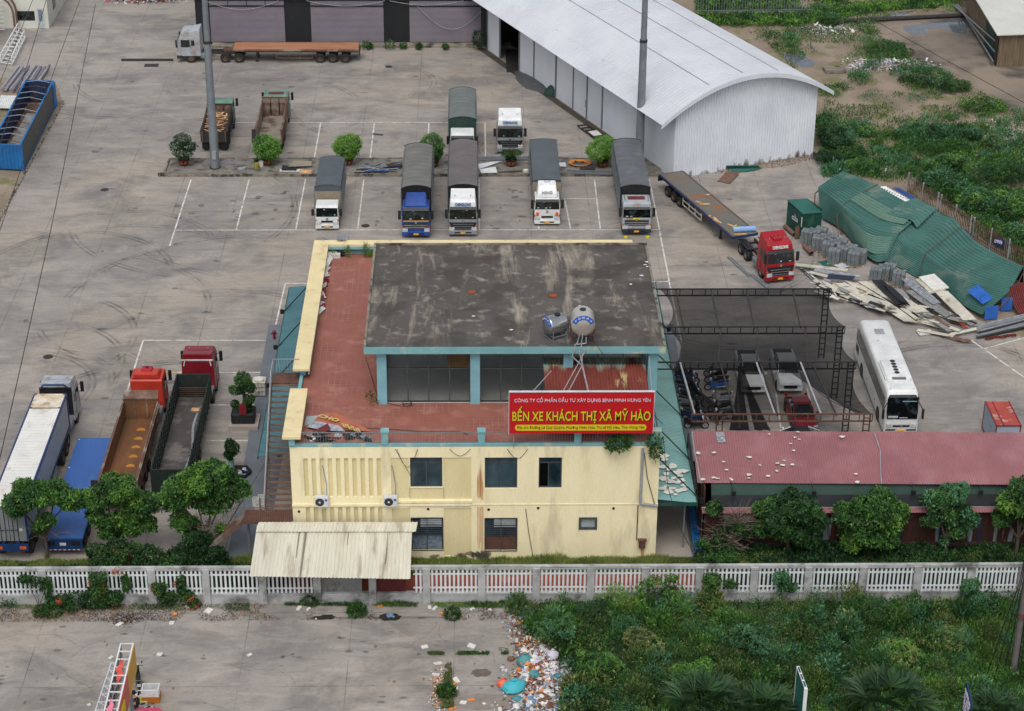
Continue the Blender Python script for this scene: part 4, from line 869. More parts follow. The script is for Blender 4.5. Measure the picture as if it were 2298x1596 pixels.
part('rear_wall',MB().box(a.x+.4,b.x,d.y-.3,d.y-.2,0,5.4),M_rustp,t);part('side_wall',MB().box(a.x+.4,a.x+.5,W0,d.y-.3,.5,4.6),M_rustp,t)
part('side_frame',MB().beam((a.x-.1,W0,4.5),(a.x-.1,d.y,5.3),.1).beam((a.x-.1,W0,4.0),(a.x-.1,d.y,4.9),.06).beam((a.x-.1,d.y,.0),(a.x-.1,d.y,5.3),.1),M_black,t)
for px,l in ((1638,''),(1818,''),(2041,''),(2192,'')):
    p=W(px+2,1085,4.7);mb=MB();mb.beam((p.x,ya,4.75),(p.x+.1,ya-.65,4.55),.04);mb.rbox((p.x+.12,ya-.75,4.2),.28,.16,.3);part('floodlight',mb,M_black,t)
ps=W(1617,980,5.45);mb=MB();mb.rbox((ps.x,ps.y-.1,5.42),.55,1.1,.05,0,(.12,0));solo('small_solar_module',mb,mat('striped_solar','a8acb0','5a6068',sc_=6,rough=.4),(ps.x,ps.y,5.42),'small framed solar panel near the roof end beside the carport','solar panel')
zr=lambda px,py:4.77+(py-1084)/(967-1084)*.8
scraps('foam_scrap',[(W_[0]*.25654+2500*.5849,W_[1]*.25654+1600*.5849) for W_ in ((853,360),(630,400),(656,470),(545,320),(850,510),(848,540),(1020,523),(545,538),(580,545),(690,545),(700,558),(450,552),(948,430),(1100,412),(1160,390),(1145,428),(1230,425),(1218,240),(1240,300),(1290,205),(1255,185),(1025,158),(1668,180),(1785,505),(1800,577),(405,325),(1095,480),(1280,140))],
       M_litw,'white foam scrap lying on the red corrugated roof','scrap','foam scraps on the red roof',zr,.17)
zc=lambda px,py:4.2+.3*(1545-px)/75
sp=[(1500,1055),(1510,1048),(1520,1062),(1495,1066),(1525,1070),(1532,1058),(1512,1075),(1503,1083),(1520,1085),(1530,1080),(1490,1075),(1536,1092),(1496,1092),(1508,1098),(1522,1103),(1486,1050),(1489,1025),(1492,1033),(1534,1100),(1515,1112),(1500,1106),(1486,1098)]
scraps('foam_scrap',sp,M_litw,'broken white foam sheet on the teal canopy beside the red roof','scrap','foam scraps on the teal canopy',zc,.34)
# ---------------------------------------------------------------- shade net carport
t=thing('shade_carport','tall steel carport with black shade net over parked cars','carport',(21,130,0))
ch=[((1468,641),(1869,656)),((1486,730),(1898,737)),((1471,807),(1924,818)),((1551,923),(1961,936))]
ZT=5.9;T=[]
for i,(p,q) in enumerate(ch):
    p,q=W(*p,ZT),W(*q,ZT);y=(p.y+q.y)/2;p.y=q.y=y;T.append((p,q));m=M_chas if i<3 else M_rust;mb=MB()
    lo=Vector((0,0,-.55));mb.beam(p,q,.09);mb.beam(p+lo,q+lo,.09)
    for k in range(15):s=p.lerp(q,k/14);mb.beam(s,s+lo,.06)
    part('roof_truss',mb,m,t)
    mb=MB();x=q.x-.15;r=.42
    mb.beam((x-r,y,0),(x-r,y,ZT),.09);mb.beam((x,y,0),(x,y,ZT),.09)
    for k in range(12):mb.beam((x-r,y,.3+k*.48),(x,y,.3+k*.48),.06)
    part('ladder_column',mb,m,t)
    if i==3:
        mb=MB();x=p.x+1.7;mb.beam((x,y,0),(x,y,ZT),.09);mb.beam((x+.4,y,0),(x+.4,y,ZT),.09);[mb.beam((x,y,.3+k*.48),(x+.4,y,.3+k*.48),.05) for k in range(11)];part('ladder_column',mb,m,t)
mb=MB()
for k,f in enumerate((.12,.32,.52,.78)):
    for i in range(3):
        p,q=T[i][0].lerp(T[i][1],f),T[i+1][0].lerp(T[i+1][1],f*.97)
        if i==2:p=Vector((p.x,p.y,p.z));q.x=p.x+(.2 if k<3 else .5)
        mb.beam(p+Vector((0,0,-.1)),q+Vector((0,0,-.1)),.1)
parts('purlin',mb,M_chas,t)
mb=MB()
for k,f in enumerate((.12,.5,.72)):
    p=T[2][0].lerp(T[2][1],f);q=T[3][0].lerp(T[3][1],max(.02,f-.03));mb.beam(p,Vector((p.x+.3,q.y,ZT)),.12,.05)
parts('pale_purlin',mb,M_pvc,t)
def net(P,Q,nx=24,ny=10,sag=.5,f0=0,f1=1,edge=.6):
    vs=[];fs=[]
    for j in range(ny+1):
        v=j/ny;A=P[0].lerp(Q[0],v);Bq=P[1].lerp(Q[1],v);bow=4*v*(1-v)*edge
        A=A+Vector((bow*1.2,0,0));Bq=Bq-Vector((bow,0,0))
        for i in range(nx+1):
            u=f0+(f1-f0)*i/nx;s=A.lerp(Bq,u);vs.append((s.x,s.y,s.z-.02-sag*4*v*(1-v)*(.3+.7*4*u*(1-u))))
    for j in range(ny):
        for i in range(nx):fs.append((j*(nx+1)+i,j*(nx+1)+i+1,(j+1)*(nx+1)+i+1,(j+1)*(nx+1)+i))
    mb=MB();mb.add(vs,fs);return mb
def tr(i,f):return T[i][0].lerp(T[i][1],f)
part('shade_net',net((tr(0,.03),T[0][1]),(tr(1,.02),T[1][1])),M_net,t,smooth=True)
part('shade_net',net((tr(1,.02),T[1][1]),(tr(2,.1),T[2][1])),M_net,t,smooth=True)
# last bay: net gathered towards the road side, one hanging swag and a fallen strip
mb=MB();ny=14;vs=[]
for j in range(ny+1):
    v=j/ny;A=tr(2,.6).lerp(tr(3,.93),v);A.x+=1.1*math.sin(PI*v);A.x=A.x-0*v;Bq=T[2][1].lerp(T[3][1],v);Bq=Bq-Vector((.7*4*v*(1-v),0,0))
    for i in range(13):s=A.lerp(Bq,i/12);vs.append((s.x,s.y,s.z-.05-.9*4*v*(1-v)*(1-i/14)))
mb.add(vs,[(j*13+i,j*13+i+1,(j+1)*13+i+1,(j+1)*13+i) for j in range(ny) for i in range(12)]);part('shade_net',mb,M_net,t,smooth=True)
mb=MB();vs=[];top=[tr(2,.42),tr(2,.52)];p0=W(1653,962,1.2);p1=W(1712,964,1.0)
for j in range(13):
    v=j/12;w=.12+v**1.3*1.0;cx=top[0].lerp(p0.lerp(p1,.5),v)
    for i in range(9):u=i/8-.5;vs.append((cx.x+u*w*2.6+.05*math.sin(i*2.5),cx.y+.12*math.sin(i*3),ZT-.3-(ZT-1.3)*v))
mb.add(vs,[(j*9+i,j*9+i+1,(j+1)*9+i+1,(j+1)*9+i) for j in range(12) for i in range(8) if not (j>4 and i==4)]);part('hanging_net',mb,M_net2,t,smooth=True)
mb=MB();A,Bq=tr(2,.1),tr(2,.72);vs=[]
for i in range(17):
    u=i/16;s=A.lerp(Bq,u);dz=.35*math.sin(PI*u)*(.5+.5*u);vs+=[(s.x,s.y-.05,ZT-.05),(s.x,s.y-.3,ZT-.3-dz)]
mb.add(vs,[(2*i,2*i+2,2*i+3,2*i+1) for i in range(16)]);part('hanging_net',mb,M_net,t,smooth=True)
mb=MB();vs=[];A,Bq=tr(2,.1),T[3][0]+Vector((1.6,0,0))
for i in range(13):s=A.lerp(Bq,i/12);vs+=[(s.x+.1,s.y,ZT-.1),(s.x+.5+.25*math.sin(i),s.y,ZT-.4),(s.x+.2,s.y,ZT-.9-.5*math.sin(PI*i/12))]
mb.add(vs,[(3*i+k,3*i+3+k,3*i+4+k,3*i+1+k) for i in range(12) for k in (0,1)]);part('hanging_net',mb,M_net,t,smooth=True)
mb=MB()
for k in range(3):
    A,Bq=tr(2,.72),tr(3,.95);mb.tube([A.lerp(Bq,u/14)-Vector((1.8*(1-k*.2)*math.sin(PI*u/14)*.4,0,(1.6-k*.35)*math.sin(PI*u/14)*.3)) for u in range(15)],.03,4)
part('slack_rope',mb,M_black,t)
# ---------------------------------------------------------------- warehouse with barrel roof
g1=W(1511,402);ang=math.radians(24.4);U=Vector((math.cos(ang),math.sin(ang),0));V=Vector((-math.sin(ang),math.cos(ang),0));WW,LL,EZ,RISE=15.3,80,7.15,2.15
t=thing('warehouse','large pale metal warehouse with a curved white ribbed roof','warehouse',(g1.x,g1.y,0))
def arc(u,ov=0): # height over the width
    s=(u-.5)*2;return EZ+RISE*(1-abs(s)**2.0)
def wp(u,v,z):p=g1+U*(u*WW)+V*v;return Vector((p.x,p.y,z))
mb=MB();n=104;vs=[]
for i in range(n*2+1):
    u=i/(n*2);rib=(0,0,.1,.1)[i%4];q=wp(u,-rib,0);vs+=[(q.x,q.y,0),(q.x,q.y,arc(u)-.05)]
mb.add(vs,[(2*i,2*i+2,2*i+3,2*i+1) for i in range(n*2)]);part('gable_wall',mb,M_whwall2,t)
def sidewall(v0,v1,m,name,ribs=True,nn=None):
    n=nn or max(2,int((v1-v0)/.22));mb=MB();vs=[]
    for i in range(n*2+1):v=v0+(v1-v0)*i/(2*n);q=wp(-.0-(.003 if (i%2 and ribs) else 0),v,0);vs+=[(q.x,q.y,0),(q.x,q.y,EZ+.05)]
    mb.add(vs,[(2*i+2,2*i,2*i+1,2*i+3) for i in range(n*2)]);return part(name,mb,m,t)
sidewall(0,14.2,M_whwall,'side_wall');
sidewall(14.2,24.6,M_whwall,'sliding_door',False);sidewall(24.6,33.0,M_whwall,'side_wall',False);sidewall(37.8,41.0,M_whwall,'sliding_door',False);sidewall(41.0,LL,M_dark,'side_wall',False)
mb=MB()
for v,w in ((14.2,.22),(17.5,.1),(20.5,.06),(24.4,.18),(29.5,.1),(33,.1),(37.8,.25),(41.0,.1)):q=wp(-.004,v,0);mb.rbox((q.x,q.y,0),.12,w,EZ,ang)
parts('wall_mullion',mb,M_steel,t)
q=wp(-.006,17.6,1.2);part('door_handle',MB().rbox((q.x,q.y,q.z),.1,.3,.7,ang),M_pvc,t)
mb=MB();a0,a1=wp(.12,33,0),wp(.12,38,0);mb.box(min(a0.x,a1.x)-1,a0.x+4,a0.y-1,a1.y+2,.0,.01)
part('interior_floor',mb,M_chas,t)
part('side_wall',MB().quad(wp(1,0,0),wp(1,LL,0),wp(1,LL,EZ),wp(1,0,EZ)),M_whwall,t)
q0,q1,q2,q3=wp(.2,31,0),wp(.2,42,0),wp(.2,42,6),wp(.2,31,6);part('inner_partition',MB().quad(q0,q1,q2,q3),M_black,t)
mb=MB();nu,nv=34,2;vs=[];fs=[];ribs=int(LL/.5)
vv=[]
for k in range(ribs):vv+=[(-.9+k*(LL+.9)/ribs,0),(-.9+(k+.8)*(LL+.9)/ribs,0),(-.9+(k+.9)*(LL+.9)/ribs,.035)]
for i in range(nu+1):
    u=-.13+1.21*i/nu
    for v,h in vv:q=wp(u,v,arc(u)+.03+h-(0 if 0<=u<=1 else .0));vs.append(q)
m_=len(vv);fs=[(i*m_+j,(i+1)*m_+j,(i+1)*m_+j+1,i*m_+j+1) for i in range(nu) for j in range(m_-1)]
mb.add(vs,fs);part('roof',mb,M_whroof,t,smooth=False)
mb=MB();vs=[]
for i in range(nu+1):u=-.13+1.21*i/nu;vs+=[wp(u,-.92,arc(u)+.05),wp(u,-.92,arc(u)-.35),wp(u,-.75,arc(u)-.35)]
mb.add(vs,[(3*i+k,3*i+k+1,3*i+4+k,3*i+3+k) for i in range(nu) for k in (0,1)]);part('verge_trim',mb,M_whwall,t)
gm=MB();r4=random.Random(2)
for k in range(46):u0=r4.uniform(0,.96);w_=r4.uniform(.01,.04);h_=r4.uniform(.1,.7);gm.quad(wp(u0,-.125,.02),wp(u0+w_,-.125,.02),wp(u0+w_*.8,-.125,h_),wp(u0+w_*.3,-.125,h_*r4.uniform(.7,1.2)))
parts('grime_patch',gm,mat('wall_grime','6f685e','857c70',sc_=2,rough=.9,alpha=.38),t)
mb=MB()
for u in (.22,.45,.7):
    for k in range(1):a0,b0=wp(u,0,arc(u)+.09),wp(u,LL,arc(u)+.09);mb.beam(a0,b0,.04,.02)
parts('screw_line',mb,M_shutd,t)
# junk along the warehouse wall
t=thing('tarpaulin_heap','dark tarpaulin heap with bent chairs lying along the warehouse wall','tarpaulin heap',(8,200,0))
o=[W(*p) for p in ((1155,160),(1195,158),(1232,185),(1245,200),(1232,216),(1205,205),(1180,200),(1158,180))];c=sum(o,Vector())/8
mb=MB();vs=[c+Vector((0,0,.45))]+[o_.lerp(c,.45)+Vector((0,0,.4*random.random()+.15)) for o_ in o]+[o_+Vector((0,0,.03)) for o_ in o]
mb.add(vs,[(0,1+(i+1)%8,1+i) for i in range(8)]+[(1+i,1+(i+1)%8,9+(i+1)%8,9+i) for i in range(8)]);part('crumpled_sheet',mb,M_gtarp,t,smooth=True)
p=W(1240,212);mb=MB();mb.lathe([(.9,0),(.8,.5),(.4,.9),(.01,1.0)],8,'z',p);part('green_bundle',mb,M_tarpdg,t,smooth=True)
for k,(px,py) in enumerate(((1190,165),(1200,175),(1215,182))):
    p=W(px,py);mb=MB()
    for s in (-.25,.25):mb.beam((p.x+s,p.y,.05),(p.x+s+1.3,p.y+.3,.9),.05);mb.beam((p.x+s,p.y+.4,.7),(p.x+s+1,p.y+.4,.2),.05)
    mb.beam((p.x-.25,p.y,.5),(p.x+1.2,p.y+.2,.5),.05);part('bent_chair',mb,M_steel,t)
t=thing('metal_trestle','dark angle-iron frames stacked flat near the warehouse door','metal frames',tuple(W(1320,305)))
c=W(1305,292);d_=(W(1345,330)-W(1290,285)).normalized();s_=Vector((-d_.y,d_.x,0))
mb=MB()
for k in range(4):
    o=c+d_*(k*.9-1.0)+Vector((0,0,.1+.06*k));q=[o+d_*a+s_*b for a,b in ((0,0),(1.6,0),(1.6,1.0),(0,1.0))]
    for i in range(4):mb.beam(q[i],q[(i+1)%4],.09)
    mb.beam(q[0].lerp(q[1],.5),q[3].lerp(q[2],.5),.07)
part('frame',mb,M_chas,t);part('white_board',MB().slab([c+d_*1.6+Vector((0,0,.4)),c+d_*2.9+Vector((0,0,.4)),c+d_*2.9+s_*.9+Vector((0,0,.4)),c+d_*1.6+s_*.9+Vector((0,0,.4))],.03),M_litw,t)
# ---------------------------------------------------------------- dark building with roller shutters
t=thing('shutter_building','black clad building with wide grey roller shutters','building',(-10,216,0))
DX0,DX1,DY=-30.1,4.2,215.6
part('wall',MB().box(DX0,DX1,DY+.12,DY+14,0,9),M_dark,t);part('plinth',MB().box(-28.4,DX1,DY-1.1,DY+.1,0,.25),M_kerb,t)
shs=[(-28.2,-19.9),(-17.0,-8.85),(-6.1,1.9)]
for i,(a_,b_) in enumerate(shs):
    a_,b_=W((475,700,920)[i],100,Y=DY).x,W((641,862,1080)[i],100,Y=DY).x
    n=60;mb=MB();vs=[]
    for k in range(n+1):z=.3+(4.0)*k/n;vs+=[(a_,DY+.05-(.03 if k%2 else 0),z),(b_,DY+.05-(.03 if k%2 else 0),z)]
    mb.add(vs,[(2*k,2*k+1,2*k+3,2*k+2) for k in range(n)]);part('roller_shutter',mb,M_shut,t)
    mb=MB();mb.box(a_,b_,DY+.0,DY+.08,4.45,4.95);part('fascia',mb,M_shutd,t)
    mb=MB();mb.box(a_-.06,b_+.06,DY-.03,DY+.1,4.3,4.42)
    if i==0:
        for k in range(1,4):x=a_+(b_-a_)*k/4;mb.box(x-.04,x+.04,DY-.03,DY-.003,4.43,4.97)
    part('lintel_bar',mb,M_black,t)
part('fascia',MB().corr((DX0,DY-.05,5.0),(DX1-DX0,0,0),(0,0,3.5),90,.04),M_dark,t)
mb=MB()
for x0,x1,z,s in ((-29,-21,5.0,1.0),(-18,-9.5,5.0,.6),(-9,-1,5,.5),(-6,1.5,4.4,2.6)):mb.tube([(x0+(x1-x0)*k/12,DY-.12,z-s*math.sin(PI*k/12)) for k in range(13)],.03,4)
part('slack_cable',mb,M_pvc,t)
for i,(px,py,s) in enumerate(((822,103,.5),(875,103,.6),(905,103,.35),(940,104,.3),(1000,105,.3),(830,103,.3))):leaves_thing('wall_weed','green weed tuft growing along the plinth of the shutter building','weed',tuple(W(px,py+3,.25)),[(0,0,s*.5,s,s*.8)],220,.22,[L_mid,L_dark],group='weeds along the shutter plinth')
leaves_thing('potted_shrub','small dark potted shrub in front of the last shutter','potted shrub',tuple(W(1075,108,.25)),[(0,0,1.1,.7,.9)],500,.25,[L_deep,L_dark],stem=[([(0,0,0),(0,0,.9)],.08,6)])
# small office top left
t=thing('small_office','small pale office with a dark service window and a blue-white door','office',(-44,212,0))
ox0,ox1=W(40,65,0).x,W(110,65,0).x;oy=W(80,64,0).y
part('wall',MB().box(ox0-6,ox1,oy,oy+17,0,5),M_office,t)
p,q=W(36,25,Y=oy),W(79,46,Y=oy);part('window',MB().box(p.x,q.x,oy-.03,oy-.003,q.z,p.z),M_glass,t)
p,q=W(82,19,Y=oy),W(101,64,Y=oy);dd=part('door',MB().box(p.x,q.x,oy-.05,oy-.003,0.05,p.z),M_blind,t);part('door_pane',MB().box(p.x+.15,q.x-.15,oy-.07,oy-.053,.9,p.z-.15),M_curt,dd)
0 and part('counter',MB().box(ox0-4,ox0+4.5,oy-.25,oy-.003,q.z*0+1.0,1.1),M_litw,t)
for y in (3,6.5,10):part('window',MB().box(ox1+.003,ox1+.04,oy+y,oy+y+1.5,1.2,2.6),M_glass,t)
# rusted arch with steps and white lattice truss at the left edge
t=thing('rusted_arch','rusted curved arch with a pale stepped ladder beside the office','arch frame',(-48,205,0))
c=W(18,66);mb=MB();R=2.3
for off in (0,1.4):mb.tube([(c.x-1.2+R*math.cos(PI*k/10),c.y-off,2.2+2.2*math.sin(PI*k/10)) for k in range(11)]+[(c.x-1.2-R,c.y-off,0)],.12,6);mb.beam((c.x-1.2+R,c.y-off,0),(c.x-1.2+R,c.y-off,2.2),.2)
part('arch',mb,M_rustl,t);mb=MB()
for k in range(10):mb.beam((c.x-1.4,c.y-.2-.12*k,4.2-.42*k),(c.x-.1,c.y-.2-.12*k,4.2-.42*k),.1,.05)
part('step',mb,M_litw,t)
mb=MB();mb.slab([(c.x-6,c.y-6,3),(c.x-1.5,c.y-6,3),(c.x-1.5,c.y-1,3),(c.x-6,c.y-1,3)],.1);part('roof_sheet',mb,M_whwall,t)
t=thing('white_lattice_truss','white welded lattice truss lying near the office corner','lattice truss',tuple(W(40,100)))
a0,b0=W(2,140,.3),W(42,68,.3);a1,b1=a0+Vector((1.3,-.5,0)),b0+Vector((1.2,-2.5,0));mb=MB()
for z in (0,.8):
    mb.beam(a0+Vector((0,0,z)),b0+Vector((0,0,z)),.1);mb.beam(a1+Vector((0,0,z)),b1+Vector((0,0,z)),.1)
for k in range(9):
    f=k/8;p,q=a0.lerp(b0,f),a1.lerp(b1,f);mb.beam(p,q,.07);mb.beam(p,p+Vector((0,0,.8)),.07);mb.beam(q,q+Vector((0,0,.8)),.07)
    if k<8:mb.beam(p,a1.lerp(b1,f+.125),.05);mb.beam(p+Vector((0,0,.8)),a1.lerp(b1,f+.125)+Vector((0,0,.8)),.05)
part('truss',mb,M_wh,t)
for i in range(16): # pipes
    a=W(2+i*5.2,202+random.uniform(-4,5),.1+.12*(i%3));b=W(42+i*4.6,150+random.uniform(-4,6),.1+.12*(i%3));mb=MB();mb.cyl(a,b,.13,n=8)
    solo('steel_pipe',mb,M_shutd if i%2 else M_pvc,tuple(a),'long grey steel pipe lying in the bundle behind the blue container','pipe','pipes behind the blue container')
mb=MB();a,b,d=W(-5,243,.3),W(58,245,.3),W(2,214,.3);mb.corr(a,b-a,d-a,16,.06);solo('roofing_sheet',mb,M_wh,tuple(a),'white corrugated sheets lying flat beside the blue container','roofing sheets')
mb=MB();c=W(62,188,.2);mb.lathe([(.01,.3),(.35,.2),(.4,0)],12,'z',c);solo('white_bag',mb,M_litw,tuple(c),'round white bag next to the pipe bundle','bag')
# blue open container
t=thing('open_container','long blue open-top container with a grey sheeted side','container',tuple(W(60,330)))
A,Bc,Cc=W(45,327,2.6),W(119,183,2.6),W(59,180,2.6);Dc=A+(Cc-Bc);dn=Vector((0,0,-2.5));wv=(Cc-Bc).normalized()*.08;lv=(Bc-A).normalized()
mb=MB();n_=12
part('side_panel',MB().slab([A,A+dn,Bc+dn,Bc],.08),M_gtarp,t)
mb=MB();mb.slab([Bc-lv*1.1+Vector((.1,0,.02)),Bc-lv*1.1+dn+Vector((.1,0,0)),Bc+dn+Vector((.1,0,0)),Bc+Vector((.1,0,.02))],.1);mb.slab([A+lv*.5+Vector((.1,0,.02)),A+lv*.5+dn+Vector((.1,0,0)),A+dn+Vector((.1,0,0)),A+Vector((.1,0,.02))][::-1],-.1)
mb.beam(A,Bc,.16);mb.beam(Dc,Cc,.16);mb.beam(A+dn,Bc+dn,.2);mb.beam(A,Dc,.14);mb.beam(Bc,Cc,.14);part('blue_rail',mb,M_blues,t)
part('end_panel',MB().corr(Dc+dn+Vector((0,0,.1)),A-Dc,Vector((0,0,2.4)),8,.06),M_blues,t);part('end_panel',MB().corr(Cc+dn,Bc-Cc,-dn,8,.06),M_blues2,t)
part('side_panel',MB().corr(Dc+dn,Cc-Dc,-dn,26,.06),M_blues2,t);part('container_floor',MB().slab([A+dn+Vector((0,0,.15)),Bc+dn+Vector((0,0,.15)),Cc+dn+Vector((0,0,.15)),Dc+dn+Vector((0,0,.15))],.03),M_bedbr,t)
mb=MB();cc=[A+dn,Bc+dn,Cc+dn,Dc+dn];q=[cc[0].lerp(cc[1],.1).lerp(cc[3].lerp(cc[2],.1),.35),cc[0].lerp(cc[1],.75).lerp(cc[3].lerp(cc[2],.75),.2),cc[0].lerp(cc[1],.75).lerp(cc[3].lerp(cc[2],.75),.75),cc[0].lerp(cc[1],.1).lerp(cc[3].lerp(cc[2],.1),.8)]
part('grey_sheet',MB().slab([p+Vector((0,0,.6)) for p in q],.05),M_gm,t)
for k in range(11):
    f=.04+k*.093;p,r=A.lerp(Bc,f),Dc.lerp(Cc,f);mb=MB();mb.tube([p,p.lerp(r,.5)+Vector((0,0,.25)),r],.035,5);part('roof_bow',mb,M_pvc if k%3 else M_rust,t)
# ---------------------------------------------------------------- collapsed green shed
def Z8(zx,zy,z):return W(.2932*zx+1713.1,.2932*zy+350.9,z)
st=[((610,130,2.5),(400,240,2.0),(440,480,.1)),((880,235,2.3),(570,400,1.9),(640,612,.1)),((1150,352,2.0),(770,540,1.8),(800,805,.15)),((1260,400,1.8),(1000,600,1.75),(925,812,.2)),
      ((1330,430,1.5),(1060,680,1.3),(960,812,.15)),((1460,475,1.5),(1150,720,1.2),(1100,885,.1)),((1600,640,1.6),(1300,830,1.1),(1290,990,.1)),((1800,760,1.7),(1500,950,1.2),(1500,1130,.1)),((1990,850,1.8),(1880,1050,1.7),(1670,1222,.4))]
ST=[[Z8(*p) for p in s] for s in st]
def cat(P,t):
    n=len(P)-1;i=min(int(t*n),n-1);f=t*n-i;p0,p1,p2,p3=P[max(i-1,0)],P[i],P[i+1],P[min(i+2,n)]
    return .5*((2*p1)+(p2-p0)*f+(2*p0-5*p1+4*p2-p3)*f*f+(3*p1-p0-3*p2+p3)*f**3)
t=thing('collapsed_shed','collapsed green corrugated shed sprawling beside the picket fence','shed',(Vector(ST[4][2])*1).to_tuple()[:2]+(0,))
def sheet(rows,nu,nr,lift=0,v0=0,v1=1,seed=0,cv=.3):
    mb=MB();vs=[];prof=((0,0),(.55,0),(.68,1),(.9,1));vvs=[((i+f)/nr,h) for i in range(nr) for f,h in prof]+[(1,0)]
    for i in range(nu+1):
        s=i/nu;a,k,f_=[cat([r[j] for r in rows],s) for j in range(3)];sag=.05*math.sin(s*7+seed)
        for v,h in vvs:
            w=v0+(v1-v0)*v;p=(a*(1-w)**2+(k*1.0)*2*w*(1-w)+f_*w*w)*cv+(a.lerp(k,min(1,w*2)) if w<.5 else k.lerp(f_,w*2-1))*(1-cv)
            vs.append(p+Vector((0,0,lift+h*.08+sag*math.sin(PI*w)+.02*math.sin(w*12+s*7))))
    m_=len(vvs);mb.add(vs,[(i*m_+j,i*m_+j+1,(i+1)*m_+j+1,(i+1)*m_+j) for i in range(nu) for j in range(m_-1)]);return mb
for k,(a_,b_,lf,m_,tl) in enumerate(((0,3.2,.2,M_grnsh,.1),(2.95,5.7,.0,M_grnsh,.0),(5.5,8,.08,M_grnsh,0))):
    rows=[[cat([s_[j] for s_ in ST],(a_+(b_-a_)*q/4)/8)+Vector((0,0,lf+tl*(q/4-.5)*(1 if j<2 else 0)+0)) for j in range(3)] for q in range(5)]
    part('roof_sheet',sheet(rows,16,26,0,seed=k*1.7,cv=.3),m_,t)
part('patch_sheet',sheet(ST[1:4],10,5,.34,.22,.38,1,.3),M_grnp,t);part('patch_sheet',sheet(ST[1:4],10,8,.3,.62,.9,1,.3),M_grnp,t)
part('patch_sheet',sheet(ST[2:5],10,7,.4,.0,.3,4,.3),M_grnsh,t)
mb=MB()
for k in range(9):mb.tube([cat([ST[k][0],ST[k][1],ST[k][2]],j/6)+Vector((0,0,-.55)) for j in range(6)],.06,5)
part('bent_rafter',mb,M_rust,t)
for r in ((.33,.0),(.66,.0)):
    mb=MB();rows=ST[:4] if r[0]<.5 else ST[3:];s=r[0] if r[0]<.5 else .5;a,k,f_=[cat([x[j] for x in rows],s) for j in range(3)]
    mb.tube([((a*(1-w)**2+k*2*w*(1-w)+f_*w*w)*.3+(a.lerp(k,min(1,w*2)) if w<.5 else k.lerp(f_,w*2-1))*.7)+Vector((0,0,.3)) for w in [j/12 for j in range(13)]],.035,4);part('rust_seam',mb,M_rust,t)
b_=[s[0] for s in ST];mb=MB();vs=[]
for p in b_:vs+=[p,Vector((p.x+.4,p.y+.6,0))]
mb.add(vs,[(2*i,2*i+1,2*i+3,2*i+2) for i in range(8)]);part('rear_wall',mb,M_dark,t)
q=[Z8(1560,1030,1.35),Z8(1680,1135,1.0),Z8(1745,1080,1.55),Z8(1640,980,1.6)];mb=MB();mb.corr(q[0],q[1]-q[0],q[3]-q[0],10,.05);solo('blue_sheet',mb,M_blsh,tuple(q[0]),'bright blue corrugated sheet patched on the collapsed green shed','sheet')
q=[Z8(885,235,2.5),Z8(1090,350,2.2),Z8(1150,348,2.2),Z8(930,228,2.55)];mb=MB();mb.corr(q[0],q[1]-q[0],q[3]-q[0],12,.05);solo('white_sheet',mb,M_wh,tuple(q[0]),'white corrugated sheet lying on top of the green shed by the fence','sheet')
q=[Z8(985,243,2.3),Z8(1130,330,2.1),Z8(1168,305,2.1),Z8(1030,238,2.3)];mb=MB();mb.corr(q[0],q[1]-q[0],q[3]-q[0],12,.05);solo('blue_sheet',mb,mat('deep_blue_sheet','2a4a8c','24427c',rough=.5),tuple(q[0]),'deep blue sheet under the white one at the top of the green shed','sheet')
for k,(a_,b_,m_,l) in enumerate((((1690,1250),(1790,1240),M_blsh,'dark blue drum-like panel standing inside the open end of the green shed'),((1815,1180),(1900,1180),M_blsh,'blue curved cover inside the open end of the green shed'))):
    p,q=Z8(*a_,.1),Z8(*b_,.1);mb=MB();mb.slab([p,q,q+Vector((0,.1,1.1)),p+Vector((0,.1,1.1))],.05);solo('loose_blue_cover',mb,m_,tuple(p),l,'panel')
mb=MB();q=[Z8(1880,1000,1.9),Z8(1960,1210,.3),Z8(2060,1180,.3),Z8(1995,960,2.0)];mb.corr(q[0],q[3]-q[0],q[1]-q[0],8,.08,4,lambda u,v:.25*math.sin(v*3));solo('rusty_sheet',mb,M_mar,tuple(q[1]),'curved rusty maroon sheet hanging at the open end of the green shed','sheet')
# green hut
t=thing('green_hut','small dark green sheet metal hut with white graffiti','hut',tuple(Z8(240,560,0)))
r=[Z8(180,332,2.45),Z8(335,320,2.45),Z8(458,428,2.2),Z8(305,440,2.2)]
w_=[p+(Vector(((sum((x.x for x in r)))/4,sum((x.y for x in r))/4,p.z))-p)*.06 for p in r]
mb=MB();
for i in range(4):p,q=w_[i],w_[(i+1)%4];p0,q0=Vector((p.x,p.y,0)),Vector((q.x,q.y,0));mb.corr(p0,q0-p0,Vector((0,0,p.z)),12,-.03)
part('wall',mb,M_hut,t);part('roof',MB().slab(r,.06),M_hutr,t)
dv=(w_[0]-w_[3]).normalized();mid=w_[3].lerp(w_[0],.45);text('graffiti','cửa',.55,M_txw,t,Vector((mid.x,mid.y,1.35))+Vector((-.05,-.05,0))*1.5-t.location,rot=(PI/2,0,math.atan2(-dv.y,-dv.x)),width=.95,bold=-.0)
part('white_smear',MB().slab([w_[3]+Vector((-.07,-.03,-.4)),w_[3]+Vector((-.07,-.03,-1.3)),w_[3]+Vector((-.07,.0,-1.3))+dv*.12,w_[3]+Vector((-.07,.0,-.4))+dv*.12],.02),M_litw,t)
